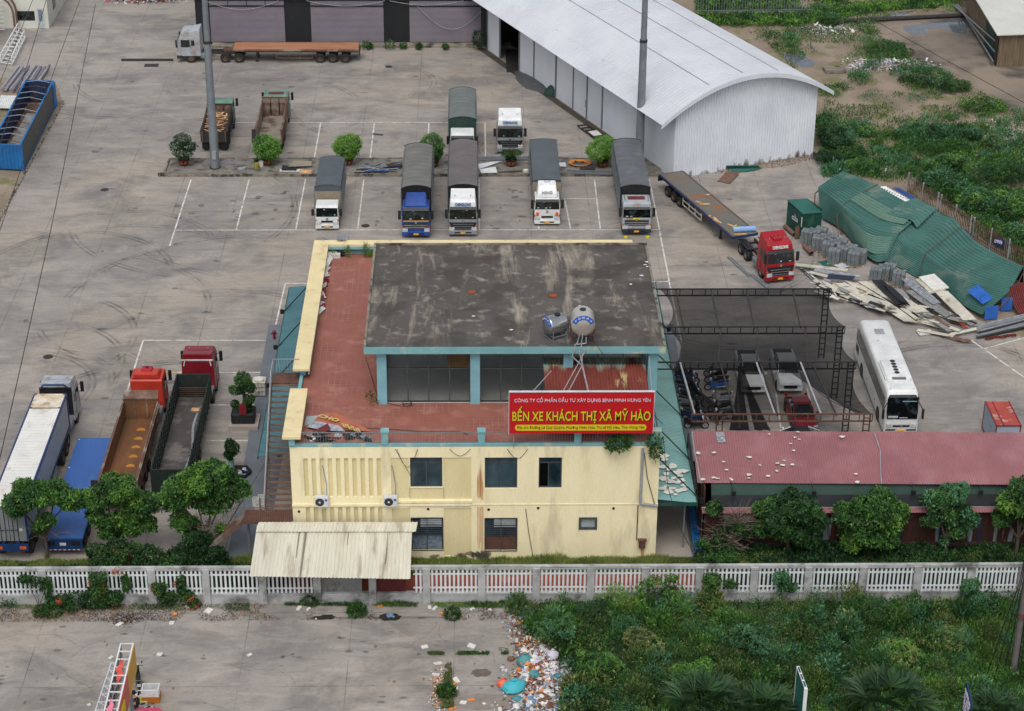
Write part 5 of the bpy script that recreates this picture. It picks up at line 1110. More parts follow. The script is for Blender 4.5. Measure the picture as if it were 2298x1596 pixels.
# block stacks
bp=[(340,562),(395,560),(445,545),(423,610),(475,604),(528,594),(500,655),(548,645),(598,634),(545,708),(605,690),(672,680),(695,727),(745,712),(866,850),(925,838),(968,826),(1040,878)]
blk=None
for i,(zx,zy) in enumerate(bp):
    p=Z8(zx,zy,1.3);loc=(p.x,p.y-.1,0);rz=math.radians(-22)+random.uniform(-.06,.06)
    lab='stack of grey concrete blocks on a pallet between the red tractor and green shed'
    if blk is None:
        blk=thing('block_stack',lab,'block stack',loc,rz,'stacks of grey blocks by the green shed')
        mb=MB()
        for a in range(3):
            for b in range(4):
                for c in range(6):mb.rbox(((a-1)*.335+random.uniform(-.01,.01),(b-1.5)*.235,.13+c*.195),.305,.21,.178,random.uniform(-.02,.02))
        mb.build('blocks',M_block,blk);mb=MB();mb.box(-.5,.5,-.46,.46,.09,.12)
        for x in (-.42,0,.42):mb.box(x-.06,x+.06,-.46,.46,0,.09)
        mb.build('pallet',M_plank,blk)
    else:c=copy_tree(blk);c.location=loc;c.rotation_euler=(0,0,rz)
for a,b,l in (((165,535),(240,600),'rusty steel pipe lying at the foot of the green hut'),((312,685),(368,745),'rusty steel pipe lying before the block stacks')):
    p,q=Z8(*a,.22),Z8(*b,.22);mb=MB();mb.cyl(p,q,.2,n=14,cap=False);mb.cyl(q,p,.17,n=14,cap=False);solo('rusty_pipe',mb,M_rustl,tuple(p),l,'pipe',smooth=True)
p=Z8(256,628,0);mb=MB();mb.cyl(p,p+Vector((0,0,1.1)),.22,n=14,cap=False);mb.cyl(p+Vector((0,0,1.1)),p,.19,n=14,cap=False);solo('rusty_pipe',mb,M_rustl,tuple(p),'short rusty pipe standing upright by the green hut','pipe',smooth=True)
# picket fence and its small blue sign
t=thing('picket_fence','dark rusty picket fence behind the collapsed green shed','fence',tuple(Z8(1550,600,0)))
fp=[Z8(1100,290,0),Z8(1350,460,0),Z8(1600,640,0),Z8(2000,890,0),Z8(2400,1130,0)];n=0
for a,b in zip(fp,fp[1:]):
    L=(b-a).length;mb=MB();k=0;d_=(b-a)/L;pr=d_.x
    while k*.26<L:p=a+d_*(k*.26);mb.rbox((p.x,p.y,0),.09,.03,1.95,math.atan2(d_.y,d_.x));k+=1
    part('pickets',mb,M_bedbr,t);mb=MB()
    for z in (.4,1.6):mb.beam(a+Vector((0,.03,z)),b+Vector((0,.03,z)),.05)
    part('rail',mb,M_rust,t);mb=MB()
    for j in range(int(L/2.5)+1):p=a+d_*(j*2.5);mb.box(p.x-.06,p.x+.06,p.y,p.y+.12,0,2.1)
    part('fence_post',mb,M_pvc,t)
p=Z8(1805,655,1.5);mb=MB();mb.rbox((p.x,p.y,1.15),.95,.03,.6,-.6);sg=solo('warning_sign',mb,M_navy,(p.x,p.y,1.15),'small dark blue notice board fixed to the picket fence','sign')
strokes(sg,M_txw,Vector((-.33,.2,.48)),Vector((.56,-.38,0)),.3,3,9)
# fence at the top edge
t=thing('iron_fence','grey iron railing fence on a low wall at the top of the photo','fence',tuple(W(1700,36)))
a,b=W(1560,36),W(1818,33);part('low_wall',MB().beam(a+Vector((0,0,.2)),b+Vector((0,0,.2)),.25,.5),M_kerb,t);mb=MB();L=(b-a).length;d_=(b-a)/L
for k in range(int(L/.3)):p=a+d_*(k*.3);mb.beam((p.x,p.y,.4),(p.x,p.y,2.6),.05)
for z in (.6,2.4):mb.beam(a+Vector((0,0,z)),b+Vector((0,0,z)),.07)
part('railing',mb,M_steel,t)
# shed top right
t=thing('timber_shed','shed with brown board walls and a pale flat roof','shed',tuple(W(2235,145)))
gA=W(2237,150);gB=W(2168,32);hz=3.6;u_=(gB-gA);e_=Vector((14,.6,0))
mb=MB();mb.corr(gB,gA-gB,Vector((0,0,hz)),40,.03);mb.corr(gA,e_,Vector((0,0,hz)),40,.03);part('board_wall',mb,mat('brown_boards','7a6a54','5c5142',sc_=3,st=(2,2,.2),rough=.9),t)
o_=Vector((-.5,-.5,0));part('roof',MB().slab([gA+o_+Vector((0,0,hz)),gA+e_+o_+Vector((0,0,hz+.3)),gB+e_+u_*.4+Vector((0,0,hz+.3)),gB+u_*.4+Vector((-.4,0,hz))],.12),mat('pale_roof','c8c8c0','bcbcb4',sc_=.4,rough=.6),t)
m0=gA.lerp(gB,.12);part('doorway',MB().slab([gA.lerp(gB,.1)+Vector((-.08,0,0)),gA.lerp(gB,.02)+Vector((-.08,0,0)),gA.lerp(gB,.02)+Vector((-.08,0,3)),gA.lerp(gB,.1)+Vector((-.08,0,3))],.03),M_black,t)
part('green_door',MB().slab([gA.lerp(gB,.38)+Vector((-.08,0,0)),gA.lerp(gB,.12)+Vector((-.08,0,0)),gA.lerp(gB,.12)+Vector((-.08,0,3.2)),gA.lerp(gB,.38)+Vector((-.08,0,3.2))],.03),M_tarpdg,t)
mb=MB()
for k in range(3):mb.cyl(W(2138+k*6,14,.1)+Vector((0,0,.2)),W(2228,136+k*5,.2)+Vector((0,0,2.2-.9*k)),.09,n=6)
solo('metal_pole',mb,M_steel,tuple(W(2180,60)),'long grey metal poles leaning along the timber shed','poles')
mb=MB();mb.cyl(W(1895,47,.25),W(2165,34,.25),.25,n=8);solo('drain_pipe',mb,M_chas,tuple(W(2000,42)),'long dark pipe lying across the muddy road','pipe')
mb=MB();p=W(1872,160);mb.rbox((p.x,p.y,0),2.2,1.5,.35,.1);solo('concrete_cover',mb,M_kerb,tuple(p),'square pale concrete slab lying on the bare soil','slab')
# masts
for px,py,r0,lab in ((483,376,.42,'tall grey tapered mast standing beside the wood-filled dump truck'),(1434,372,.42,'tall grey tapered mast standing by the corner of the warehouse')):
    b_=W(px,py,.2);t=thing('high_mast',lab,'mast',(b_.x,b_.y,.2),0,'tall masts on the median')
    H_=30;mb=MB();mb.cyl((0,0,.05),(0,0,12.2),r0,.33,12);mb.cyl((0,0,12.2),(0,0,H_),.29,.16,12);mb.build('shaft',M_steel,t,smooth=True)
    MB().cyl((0,0,0),(0,0,.06),.55,n=12).build('base_flange',M_chas,t);MB().cyl((0,0,12.1),(0,0,12.35),.36,n=12).build('collar',M_chas,t)
    MB().box(-.15,.2,-r0-.1,-r0+.05,1.0,1.8).build('access_door',M_pvc,t)
b_=W(2272,1530);t=thing('utility_pole','weathered concrete utility pole with a rusty clamp and hanging wires','utility pole',(b_.x,b_.y,0))
MB().cyl((0,0,-.1),(0,0,11),.25,.17,12).build('shaft',mat('pole_concrete','6e6664','5a5452',sc_=1.5,rough=.9),t,smooth=True);MB().cyl((0,0,4.6),(0,0,4.9),.27,n=12).build('clamp',M_rust,t)
mb=MB();[mb.tube([(-.2,-.15,11),(-.28-.1*k,-.2,7),(-.4-.35*k,-.1,3.6),(-.6-.5*k,.0,.2)],.03,4) for k in range(3)];[mb.tube([(.1,-.25,11),(.1*k,-.3,5),(.2*k-.1,-.3,.3)],.03,4) for k in (1,2)];mb.build('hanging_wire',M_black,t)
# overhead wires
def wire(pts,z,lab,r=.03):
    P=[W(a,b,zz) for (a,b),zz in zip(pts,z)];n=20;Q=[cat(P,k/n) for k in range(n+1)];mb=MB().tube(Q,r,4);solo('overhead_wire',mb,M_black,tuple(Q[0]),lab,'wire')
wire(((1850,-18),(2050,95),(2330,248)),(9,8.6,9),'black overhead wire crossing above the waste ground')
wire(((184,-12),(114,180),(40,400),(-10,545)),(9,8.7,8.6,8.8),'black overhead wire passing above the blue open container')
wire(((214,10),(136,409),(73,702),(-5,1050)),(9,8.6,8.6,9),'thin overhead wire running above the open yard towards the white trailer')
wire(((107,-12),(60,150),(-10,350)),(9,8.7,9),'overhead wire passing above the arch and the pipe bundle')
wire(((78,-12),(30,110),(-10,210)),(9,8.8,9),'overhead wire passing above the lattice truss')
wire(((1060,1270),(1400,1276),(1800,1280),(2310,1266)),(2.9,2.6,2.7,2.9),'thin wire strung along the top of the white fence',.012)
p=W(340,147);solo('drain_grate',MB().rbox((p.x,p.y,.002),1.5,1.0,.012,.05),M_chas,tuple(p),'square dark drain cover in the yard before the silver tractor','drain cover');p=W(848,302);solo('drain_grate',MB().rbox((p.x,p.y,.002),1.1,.4,.012,-.3),M_chas,tuple(p),'narrow drain grate on a parking line of the second row','drain cover')
# hydrants
for px,py,lab in ((616,762,'red fire hydrant near the teal canopy and white parking line'),(2602*.5849-7.5,640*.5849+18,'red fire hydrant by the wall of the warehouse')):
    p=W(px,py);t=thing('fire_hydrant',lab,'hydrant',tuple(p));MB().lathe([(.16,0),(.16,.06),(.1,.08),(.1,.6),(.16,.62),(.14,.75),(.05,.85),(.001,.86)],10).build('barrel',M_redd,t);MB().cyl((-.25,0,.5),(.25,0,.5),.06,n=8).build('outlet',M_redd,t)
# manholes and gutters grates
for px,py in ((235,426),(108,801),(820,507),(872,150),(1150,127)):
    p=W(px,py);solo('manhole_cover',MB().cyl((p.x,p.y,.003),(p.x,p.y,.012),.38,n=20),M_chas,tuple(p),'round dark manhole cover set in the concrete yard','manhole cover','manhole covers')
# ---------------------------------------------------------------- roadside billboard and blade signs in front
t=thing('roadside_billboard','long steel framed billboard with yellow and red sides seen from above','billboard',tuple(W(285,1560)))
ZB=5.2;p0,p1=W(271,1444.6,ZB),W(299,1444.6,ZB);q0,q1=W(221,1650,ZB),W(249,1650,ZB)
def bar(mb,a,b,w=.06):mb.beam(a,b,w)
mb=MB();dz=Vector((0,0,-1.75));L=(q0-p0)
for a in (p0,p1):bar(mb,a,a+L,.08);bar(mb,a+dz,a+dz+L,.08);bar(mb,a,a+dz,.07)
for k in range(12):f=k/11*1.0;bar(mb,p0+L*f,p1+L*f,.06);bar(mb,p0+L*f,p0+L*f+dz,.05);bar(mb,p1+L*f,p0+L*f+dz,.04)
part('frame',mb,M_wh,t)
xr=Vector((.05,0,0));part('yellow_face',MB().slab([p1+xr+L*.34,p1+xr+L*.34+dz,p1+xr+dz,p1+xr],.03),mat('ochre_face','c9982e','bf9028',rough=.5),t)
part('red_face',MB().slab([p1+xr+L,p1+xr+L+dz,p1+xr+L*.34+dz,p1+xr+L*.34],.03),mat('coral_face','c4524a','b84a42',rough=.5),t)
part('dark_face',MB().slab([p0-xr*.6,p0-xr*.6+dz,p0-xr*.6+L+dz,p0-xr*.6+L],.02),M_steel,t)
az=math.atan2((-L).y,(-L).x)
strokes(t,M_txy,p1+L*.56+dz*.25+Vector((.1,0,0))-t.location,L*.14,.8,2,6,.09)
strokes(t,M_txy,p1+L*.76+dz*.15+Vector((.1,0,0))-t.location,L*.2,1.3,2,6,.14)
s0,s1=W(250,1488,ZB-.8),W(277,1488,ZB-.8);L2=W(196,1650,ZB-.8)-s0;mb=MB()
for a in (s0,s1):bar(mb,a,a+L2,.07);bar(mb,a+dz,a+dz+L2,.06)
for k in range(10):f=k/9;bar(mb,s0+L2*f,s1+L2*f,.055);bar(mb,s0+L2*f,s0+L2*f+dz,.05);bar(mb,s0+L2*f,s1+L2*min(1,f+.08),.04)
part('lower_frame',mb,M_ac,t)
mb=MB()
for f in (.25,.6,.95):
    for a in (p0,p1):b=a+L*f;mb.cyl((b.x,b.y,0),(b.x,b.y,ZB-2),.1,n=8)
part('support_post',mb,M_steel,t)
part('grey_panel',MB().slab([p1+L*.55+dz+Vector((.0,0,0)),p1+L*.55+Vector((.1,0,-ZB+.05)),p1+L+Vector((.1,0,-ZB+.05)),p1+L+dz],.03),M_steel,t)
for f,m_,l,h in ((.28,M_orc,'orange red flag fluttering on the billboard frame',1.6),(.72,mat('pink_cloth','d8788e','cc6a80',rough=.7),'narrow pink flag on the billboard frame',1.7)):
    b=(p0+p1)/2+L*f+Vector((.0,0,.1));mb=MB();n=8;vs=[]
    for k in range(n+1):v=k/n;w=.34*math.sin(PI*min(1,v*.9+.12));vs+=[(b.x-w*.5+.06*math.sin(k*1.7),b.y-v*h*.75,b.z+.35-.45*v*h),(b.x+w*.5+.06*math.sin(k*1.7),b.y-v*h*.75+.05,b.z+.35-.45*v*h)]
    mb.add(vs,[(2*k,2*k+1,2*k+3,2*k+2) for k in range(n)]);mb.tube([(b.x,b.y,b.z-.3),(b.x,b.y,b.z+.5)],.02,4);solo('flag',mb,m_,tuple(b),l,'flag')
a,b=W(1788,1496,4.2),W(1806,1545,4.2);t=thing('blade_sign','white edged green blade sign standing edge-on in the undergrowth','sign',(a.x,a.y,0));d_=b-a;sv=Vector((.13,0,0))
part('green_face',MB().slab([a,a+d_,a+d_+Vector((0,0,-3.2)),a+Vector((0,0,-3.2))],.02),M_hutr,t)
mb=MB();c0,c1=a+sv,b+sv;mb.beam(a+sv*.5,b+sv*.5,.16,.05);mb.beam(b+sv*.5,b+sv*.5+Vector((0,0,-4.2)),.2,.12);mb.beam(a+sv*.5,a+sv*.5+Vector((0,0,-4.2)),.16,.1);part('white_edge',mb,M_wh,t)
mb=MB();[mb.beam(a.lerp(b,f)+sv*.5+Vector((0,0,.03)),a.lerp(b,f+.25)+sv*.5+Vector((0,0,.03)),.09,.02) for f in (.05,.37,.69)];part('dark_slot',mb,M_navy,t)
a,b=W(2171,1529,3.8),W(2183,1580,3.6);t=thing('blade_sign','dark blue blade sign with white writing near the utility pole','sign',(a.x,a.y,0));d_=b-a;pf=part('blue_face',MB().slab([a,a+Vector((0,0,-2.6)),a+d_+Vector((0,0,-2.6)),a+d_],.06),M_navy,t)
strokes(t,M_txw,a+d_*.1+Vector((-.09,0,-.3))-t.location,d_*.8,1.6,4,8)
part('post',MB().beam(b+Vector((0,0,-2.4)),(b.x,b.y,0),.08),M_steel,t)
# ---------------------------------------------------------------- vehicles: local frame, front at y=0 facing -Y, body towards +Y
WC={}
def wheel(root,x,y,r=.5,w=.3,rm=None,z=None):
    rm=rm or M_rim;key=(r,w,rm.name,x>0);s=1 if x>0 else -1
    if key not in WC:
        a=MB().lathe([(r*.58,-w/2),(r*.93,-w/2),(r,-w*.36),(r,w*.36),(r*.93,w/2),(r*.58,w/2),(r*.58,-w/2)],22,'x');o=a.build('wheel',M_tyre,smooth=True)
        b=MB().lathe([(.001,s*w*.30),(r*.18,s*w*.32),(r*.2,s*w*.18),(r*.45,s*w*.12),(r*.56,s*w*.42),(r*.6,s*w*.45),(r*.6,-s*w*.4),(.001,-s*w*.4)],18,'x').build('rim',rm,o,smooth=True)
        WC[key]=o;o.parent=root;o.location=(x,y,r if z is None else z);return o
    o=copy_tree(WC[key],root);o.location=(x,y,r if z is None else z);return o
def P_(root,name,m,*boxes,bevel=0):
    mb=MB()
    for b in boxes:mb.box(*b)
    return mb.build(name,m,root,bevel=bevel)
def cab(root,m,w=2.45,L=2.2,h=2.9,zb=.55,roof='flat',bump=None,glass_h=.95,wz=1.7,txt=None,txm=None,grille='dark',rh=.75,plate=True,visor=True,low=False,rearm=None,dh=None):
    """tilt cab; wz = lower edge of windscreen"""
    bump=bump or m;hh=h;gt=wz+glass_h;s=.22
    tp=lambda z:1-.05*max(0,(z-wz)/(h-wz))
    body=MB().prism([(.0,zb),(.0,wz),(s*.8,gt),(s*1.15,hh-.06),(s*1.6,hh),(L-.08,hh),(L,hh-.1),(L,zb)],-w/2,w/2,tp).build('cab_body',m,root,bevel=.05)
    def front(z0,z1,x0,x1,name,mm,off=.015): # plate lying on the sloped windscreen plane
        f=lambda z:s*.8*max(0,(z-wz))/(gt-wz)-off
        mb=MB();mb.add([(x0,f(z0),z0),(x1,f(z0),z0),(x1*tp(z1),f(z1),z1),(x0*tp(z1),f(z1),z1)]+[(x0,f(z0)+.03,z0),(x1,f(z0)+.03,z0),(x1*tp(z1),f(z1)+.03,z1),(x0*tp(z1),f(z1)+.03,z1)],[(0,1,2,3),(0,4,5,1),(1,5,6,2),(2,6,7,3),(3,7,4,0)]);return mb.build(name,mm,body)
    front(wz-.02,gt,-w/2+.06,w/2-.06,'windscreen',M_glass)
    mb=MB();mb.beam((-.5,-.03,wz+.03),(.1,.0,wz+.2),.025);mb.beam((.1,-.03,wz+.03),(.7,.0,wz+.2),.025);mb.build('wiper',M_black,body)
    for sx in (-1,1):
        x=sx*(w/2+.004);mb=MB()
        a=[(s*1.3+.1,wz+.05),(s*1.3+.12,gt-.12),(min(L-.5,1.35),gt-.12),(min(L-.5,1.35),wz+.05)]
        xx=lambda z:sx*(w/2*tp(z)+.006)
        mb.add([(xx(z),y,z) for y,z in a],[(0,1,2,3)]);mb.build('side_window',M_glass,body)
        if L>2.0:mb=MB();mb.add([(xx(z),y,z) for y,z in [(1.5,wz+.2),(1.5,gt-.15),(1.85,gt-.15),(1.85,wz+.2)]],[(0,1,2,3)]);mb.build('side_window',M_glass,body)
        mb=MB();mb.beam((x,s+.1,zb+.15),(x,s+.1,wz),.015,.015);mb.beam((x,1.42,zb+.15),(x,1.42,gt),.015,.015);mb.build('door_seam',M_black,body)
        mb=MB();X=sx*(w/2+.2);mb.rbox((X,-.04,wz+.1),.24,.15,.8 if not low else .6);mb.beam((X,0,wz+.8),(sx*w/2*.96,.15,wz+.75),.04);mb.beam((X,0,wz+.2),(sx*w/2,.12,wz+.15),.04);mb.build('mirror',M_black,root,bevel=.02)
        mb=MB();mb.rbox((sx*(w/2-.26),-.05,zb+.08),.46,.12,.3);mb.build('headlight',M_lamp,body,bevel=.02)
        MB().rbox((sx*(w/2-.06),-.02,zb+.42),.1,.07,.16).build('turn_signal',M_orange,body)
    mb=MB();mb.box(-w/2-.01,w/2+.01,-.1,.5,zb-.28,zb+.1);mb.build('bumper',bump,root,bevel=.04)
    mb=MB();mb.box(-w/2+.5,w/2-.5,-.11,-.09,zb-.16,zb-.04);mb.build('bumper_slot',M_black,root)
    gw=w*.36;mb=MB()
    if grille=='dark':
        mb.add([(-gw*1.35,-.02,wz-.32),(gw*1.35,-.02,wz-.32),(gw,-.02,zb+.02),(-gw,-.02,zb+.02),(-gw*1.35,.02,wz-.32),(gw*1.35,.02,wz-.32),(gw,.02,zb+.02),(-gw,.02,zb+.02)],[(3,2,1,0),(0,1,5,4),(1,2,6,5),(2,3,7,6),(3,0,4,7)])
        g=mb.build('grille',M_black,body);mb=MB()
        for k in range(3):z=zb+.2+k*.22;mb.box(-gw,gw,-.045,-.02,z,z+.05)
        mb.build('grille_bar',M_chr,g)
    elif grille=='slats':
        mb.box(-w/2+.2,w/2-.2,-.025,.02,zb+.35,wz-.25);g=mb.build('grille',M_chas,body);mb=MB()
        for k in range(2):z=zb+.42+k*.2;mb.box(-w/2+.22,w/2-.22,-.05,-.02,z,z+.09)
        mb.build('grille_bar',M_chr,g)
    else:
        mb.box(-.5,.5,-.03,.02,zb+.28,zb+.45);mb.build('grille',M_black,body)
    mb=MB().cyl((0,-.06,wz-.22),(0,-.02,wz-.22),.11,n=14).build('emblem',M_chr,body)
    if plate:P_(root,'number_plate',M_yel,(-.22,.22,-.135,-.105,zb-.2,zb-.04))
    r5=random.Random(w+L);[MB().rbox((r5.uniform(-w*.36,w*.36),-.035+.19*q_,wz+.08+q_*glass_h*.78),r5.uniform(.1,.22),.01,r5.uniform(.06,.12)).build('dash_item',r5.choice([M_litw,M_blind,M_teal2,M_tarpdg]),body) for q_ in (0,.04,0,.85)]
    if visor:mb=MB();mb.add([(-w/2+.08,.02,gt-.1),(w/2-.08,.02,gt-.1),(w/2-.1,.2,gt+.08),(-w/2+.1,.2,gt+.08),(-w/2+.08,.05,gt-.1),(w/2-.08,.05,gt-.1),(w/2-.1,.24,gt+.08),(-w/2+.1,.24,gt+.08)],[(0,1,2,3),(7,6,5,4),(0,4,5,1),(1,5,6,2),(2,6,7,3),(3,7,4,0)]);mb.build('sun_visor',M_black,body)
    if roof=='high':
        dm=dh or m;W2=w*.93/2
        mb=MB().prism([(s*1.5,h-.02),(s*1.9,h+rh*.55),(s*3.0,h+rh*.75),(L*.62,h+rh*.8),(L,h+rh*1.1),(L,h-.02)],-W2,W2,lambda z:1-.08*max(0,(z-h)/rh)).build('roof_fairing',dm,root,bevel=.07)
        MB().prism([(s*3.2,h+rh*.72),(s*3.6,h+rh*.55+.1),(L*.6,h+rh*.83)],-W2*.7,W2*.7).build('fairing_step',dm,mb,bevel=.02)
        if txt:text('lettering',txt,.27,txm,root,(0,s*1.60,h+rh*.3),rot=(math.radians(78),0,0),width=w*.56,bold=.03,ext=.04)
        for k in (-1,1):MB().cyl((k*W2*.6,L*.5,h+rh*.8),(k*W2*.6,L*.5,h+rh*.95),.04,n=6).build('beacon',M_pvc,root)
    elif roof=='air': # rounded air deflector
        mb=MB().prism([(s*2,h),(s*2.6,h+rh*.35),(L*.55,h+rh*.85),(L*.95,h+rh),(L*.95,h)],-w*.41,w*.41,lambda z:1-.16*max(0,(z-h)/rh)).build('air_deflector',dh or m,root,bevel=.1)
        if txt:text('lettering',txt,.24,txm,root,(0,s*2.2+.12,h+rh*.42),rot=(math.radians(42),0,0),width=w*.42,bold=.03,ext=.07)
    elif roof=='ribbed':
        mb=MB()
        for k in range(7):x=-w*.38+k*w*.127;mb.box(x-.05,x+.05,s*2.2,L-.15,h,h+.04)
        mb.build('roof_rib',m,root,bevel=.01)
    elif roof=='rack':
        mb=MB();mb.box(-w*.3,w*.3,L*.45,L*.75,h,h+.06);mb.build('roof_hatch',M_mar,root,bevel=.02)
        mb=MB()
        for k in (-1,1):mb.beam((k*w*.4,s*2.4,h+.1),(k*w*.42,L-.2,h+.1),.05)
        mb.build('roof_rail',M_chr,root)
    return body
def chassis(root,y0,y1,axles,w=2.4,r=.5,front=None,rm=None,tank=True):
    mb=MB();mb.box(-.5,-.36,y0,y1,.75,1.0);mb.box(.36,.5,y0,y1,.75,1.0)
    for k in range(5):y=y0+(y1-y0)*(k+.5)/5;mb.box(-.36,.36,y,y+.1,.78,.95)
    mb.build('chassis',M_chas,root)
    if front is not None:
        for s in (-1,1):wheel(root,s*(w/2-.16),front,r,.3,rm)
    for y in axles:
        for s in (-1,1):wheel(root,s*(w/2-.3),y,r,.55,rm)
    if tank and front is not None:
        for s in (-1,1):P_(root,'fuel_tank',M_steel,(s*.55 if s>0 else -1.15,1.15 if s>0 else -.55,front+1.0,front+2.2,.5,1.0),bevel=.08)
def canvas(root,m,w,y0,y1,zb,zs,rise,nh,mcap=None,rail=None,sag=.08,side=None,sh=.7):
    nx=10;prof=[(-w/2,zb),(-w/2,(zb+zs)/2),(-w/2,zs-.1)]+[(w/2*math.sin(a)*(1 if 1 else 0),zs+rise*(1-(abs(math.sin(a)))**2.2)) for a in [math.radians(-78+156*k/nx) for k in range(nx+1)]]+[(w/2,zs-.1),(w/2,(zb+zs)/2),(w/2,zb)]
    n=len(prof);vs=[];N=nh*4
    for i in range(N+1):
        y=y0+(y1-y0)*i/N;d=sag*1.25*abs(math.sin(PI*nh*i/N))**.6
        for x,z in prof:f=1 if z>zs-.05 else .6*(z>zb+.05);vs.append((x*(1-d*.25*(f>0)),y,z-d*f))
    mb=MB();mb.add(vs,[(i*n+k,(i+1)*n+k,(i+1)*n+k+1,i*n+k+1) for i in range(N) for k in range(n-1)]);o=mb.build('canvas_cover',m,root,smooth=True,ang=50)
    for y,nm in ((y0-.01,'front_flap'),(y1+.01,'rear_flap')):
        mb=MB();mb.add([(x,y,z) for x,z in prof],[tuple(range(n)) if y<y1 else tuple(reversed(range(n)))]);mb.build(nm,mcap or m,root)
    mb=MB();mb.tube([(x*1.01,y0-.03,z+.01) for x,z in prof[2:-2]],.035,5);mb.build('canvas_hem',mcap or m,root);mb=MB();mb.tube([(x*1.01,y1+.03,z+.01) for x,z in prof[2:-2]],.03,5);mb.build('canvas_hem',mcap or m,root)
    rm_=rail or M_steel;P_(root,'cargo_bed',side or M_chas,(-w/2-.03,w/2+.03,y0,y1,1.02,1.2));mb=MB()
    for s in (-1,1):
        x=s*(w/2+.03);mb.box(min(x,x-.04*s),max(x,x-.04*s),y0,y1,1.2,1.2+sh);
        for k in range(nh+1):y=y0+(y1-y0)*k/nh;mb.box(min(x,x+.05*s),max(x,x+.05*s),max(y0,y-.04),min(y1,y+.04),1.2,zs-.35)
    mb.build('side_board',rm_,root)
def truck(label,x,y,rz=0,group=None,name='cargo_truck',cat='truck'):return thing(name,label,cat,(x,y,0),rz,group)
M_lead=M_txw
# front row
t=truck('small white truck with a slate canvas box at the start of the parked row',-12.73,164.75)
cab(t,M_wh,2.02,1.75,2.25,.5,'ribbed',glass_h=.72,wz=1.35,grille='thin',low=True,bump=M_wh,visor=False);chassis(t,.4,8.6,[6.2],2.1,.42,1.0)
canvas(t,M_tarpb,2.3,2.05,8.8,1.2,3.3,.22,6,mcap=M_tarpb,side=M_beige);P_(t,'front_board',M_beige,(-1.12,1.12,1.95,2.0,1.1,2.9));
t=truck('blue cab truck with a faded grey ribbed canvas cover',-4.94,163.1)
cab(t,M_bluec,2.42,2.2,2.75,.55,'air',grille='slats',rh=.75);P_(t,'roof_lettering',M_cream,*[(-.5+k*.13,-.42+k*.13,.72,.85,3.05,3.09) for k in range(8)]);chassis(t,.6,12.4,[9.4,10.6],2.45,.5,1.35);P_(t,'gold_stripe',M_yel,(-1.1,1.1,-.03,-.003,1.58,1.66))
canvas(t,M_tarp3,2.6,2.5,12.7,1.2,3.62,.3,11,mcap=M_black,sag=.08)  # black flaps: shade under the cover's overhang put into the colour
t=truck('silver and white cab truck with blue roof lettering and a brownish canvas cover',-.88,163.35)
cab(t,M_silver,2.45,2.45,2.65,.55,'high',txt='CHENGLONG',txm=M_blues,dh=M_wh,rh=.85);chassis(t,.6,13.6,[10.2,11.4],2.45,.5,1.35)
canvas(t,M_tarp2,2.6,2.9,13.9,1.2,3.5,.25,9,mcap=M_black,sag=.03)  # black flaps paint the overhang's shade, canvas itself is the same
t=truck('white cab truck with a slate canvas box and a rounded roof deflector',6.5,165.75)
cab(t,M_wh,2.25,2.1,2.45,.5,'air',txt='HINO',txm=M_pvc,grille='thin',rh=1.1,wz=1.6,glass_h=.75);chassis(t,.6,12,[9],2.4,.46,1.2)
mb=MB().lathe([(.24,0),(.24,.02)],18);mb=MB();mb.tube([(.26*math.cos(a*PI/8),1.75+.16*math.sin(a*PI/8),3.5+.03*math.sin(a*PI/8)) for a in range(17)],.035,5);mb.beam((-.15,1.75,3.5),(.15,1.75,3.5),.05);mb.build('round_badge',M_pvc,t)
for s in (-1,1):MB().rbox((s*.85,-.04,1.0),.24,.08,.3).build('corner_lamp',M_orange,t)
canvas(t,M_tarpb,2.5,2.35,12.2,1.2,3.35,.12,5,mcap=M_tarpb,sag=.02,side=M_beige);P_(t,'front_board',M_beige,(-1.24,1.24,2.25,2.3,1.1,3.2))
t=truck('silver cab truck with a dark bumper and grey canvas cover nearest the warehouse',14.2,163.55)
cab(t,M_silvd,2.5,2.2,3.0,.6,'rack',grille='slats',bump=mat('slate_bumper','2a333e','232b35',rough=.5),wz=1.75,glass_h=.82);chassis(t,.6,13.4,[10,11.3],2.45,.5,1.4)
for k in range(4):mb=MB();x=-.5+k*.33;mb.add([(x+.1*math.cos(a*PI/5+PI/2)*(1 if a%2==0 else .45),.12,2.48+.1*math.sin(a*PI/5+PI/2)*(1 if a%2==0 else .45)) for a in range(10)],[tuple(range(10))]);mb.build('windscreen_star',M_wh,t)
P_(t,'lime_strip',M_txy,(-.35,.35,-.03,-.01,1.58,1.7));[P_(t,'wheel_chock',M_txy,(s*.95-.16,s*.95+.16,-.5,-.3,0,.14)) for s in (-1,1)]
canvas(t,M_tarp,2.62,2.45,13.7,1.2,3.55,.25,10,mcap=M_black,sag=.05)  # flap colour is black to paint in shade below the canvas edge
# second row
t=truck('white cab truck with a green tinted canvas cover behind the front row',-1.0,181.25)
cab(t,M_wh,2.3,2.0,2.6,.5,'ribbed',grille='thin',wz=1.6,glass_h=.75);chassis(t,.6,10.5,[8],2.4,.48,1.2)
for s in (-1,1):MB().rbox((s*.9,-.04,.9),.24,.08,.3).build('corner_lamp',M_orange,t)
canvas(t,M_tarpg,2.6,2.3,10.6,1.2,3.3,.28,9,mcap=M_tarpdg,sag=.06)
t=truck('white and silver tractor unit without a trailer standing in the second row',3.53,183.0,name='tractor_unit',cat='tractor unit')
cab(t,M_silver,2.5,2.45,2.75,.55,'high',txt='CHENGLONG',txm=M_blues,dh=M_wh,rh=.95);chassis(t,.6,7,[4.7,6.0],2.45,.5,1.35);P_(t,'fifth_wheel',M_chas,(-.5,.5,4.6,5.8,1.0,1.15))
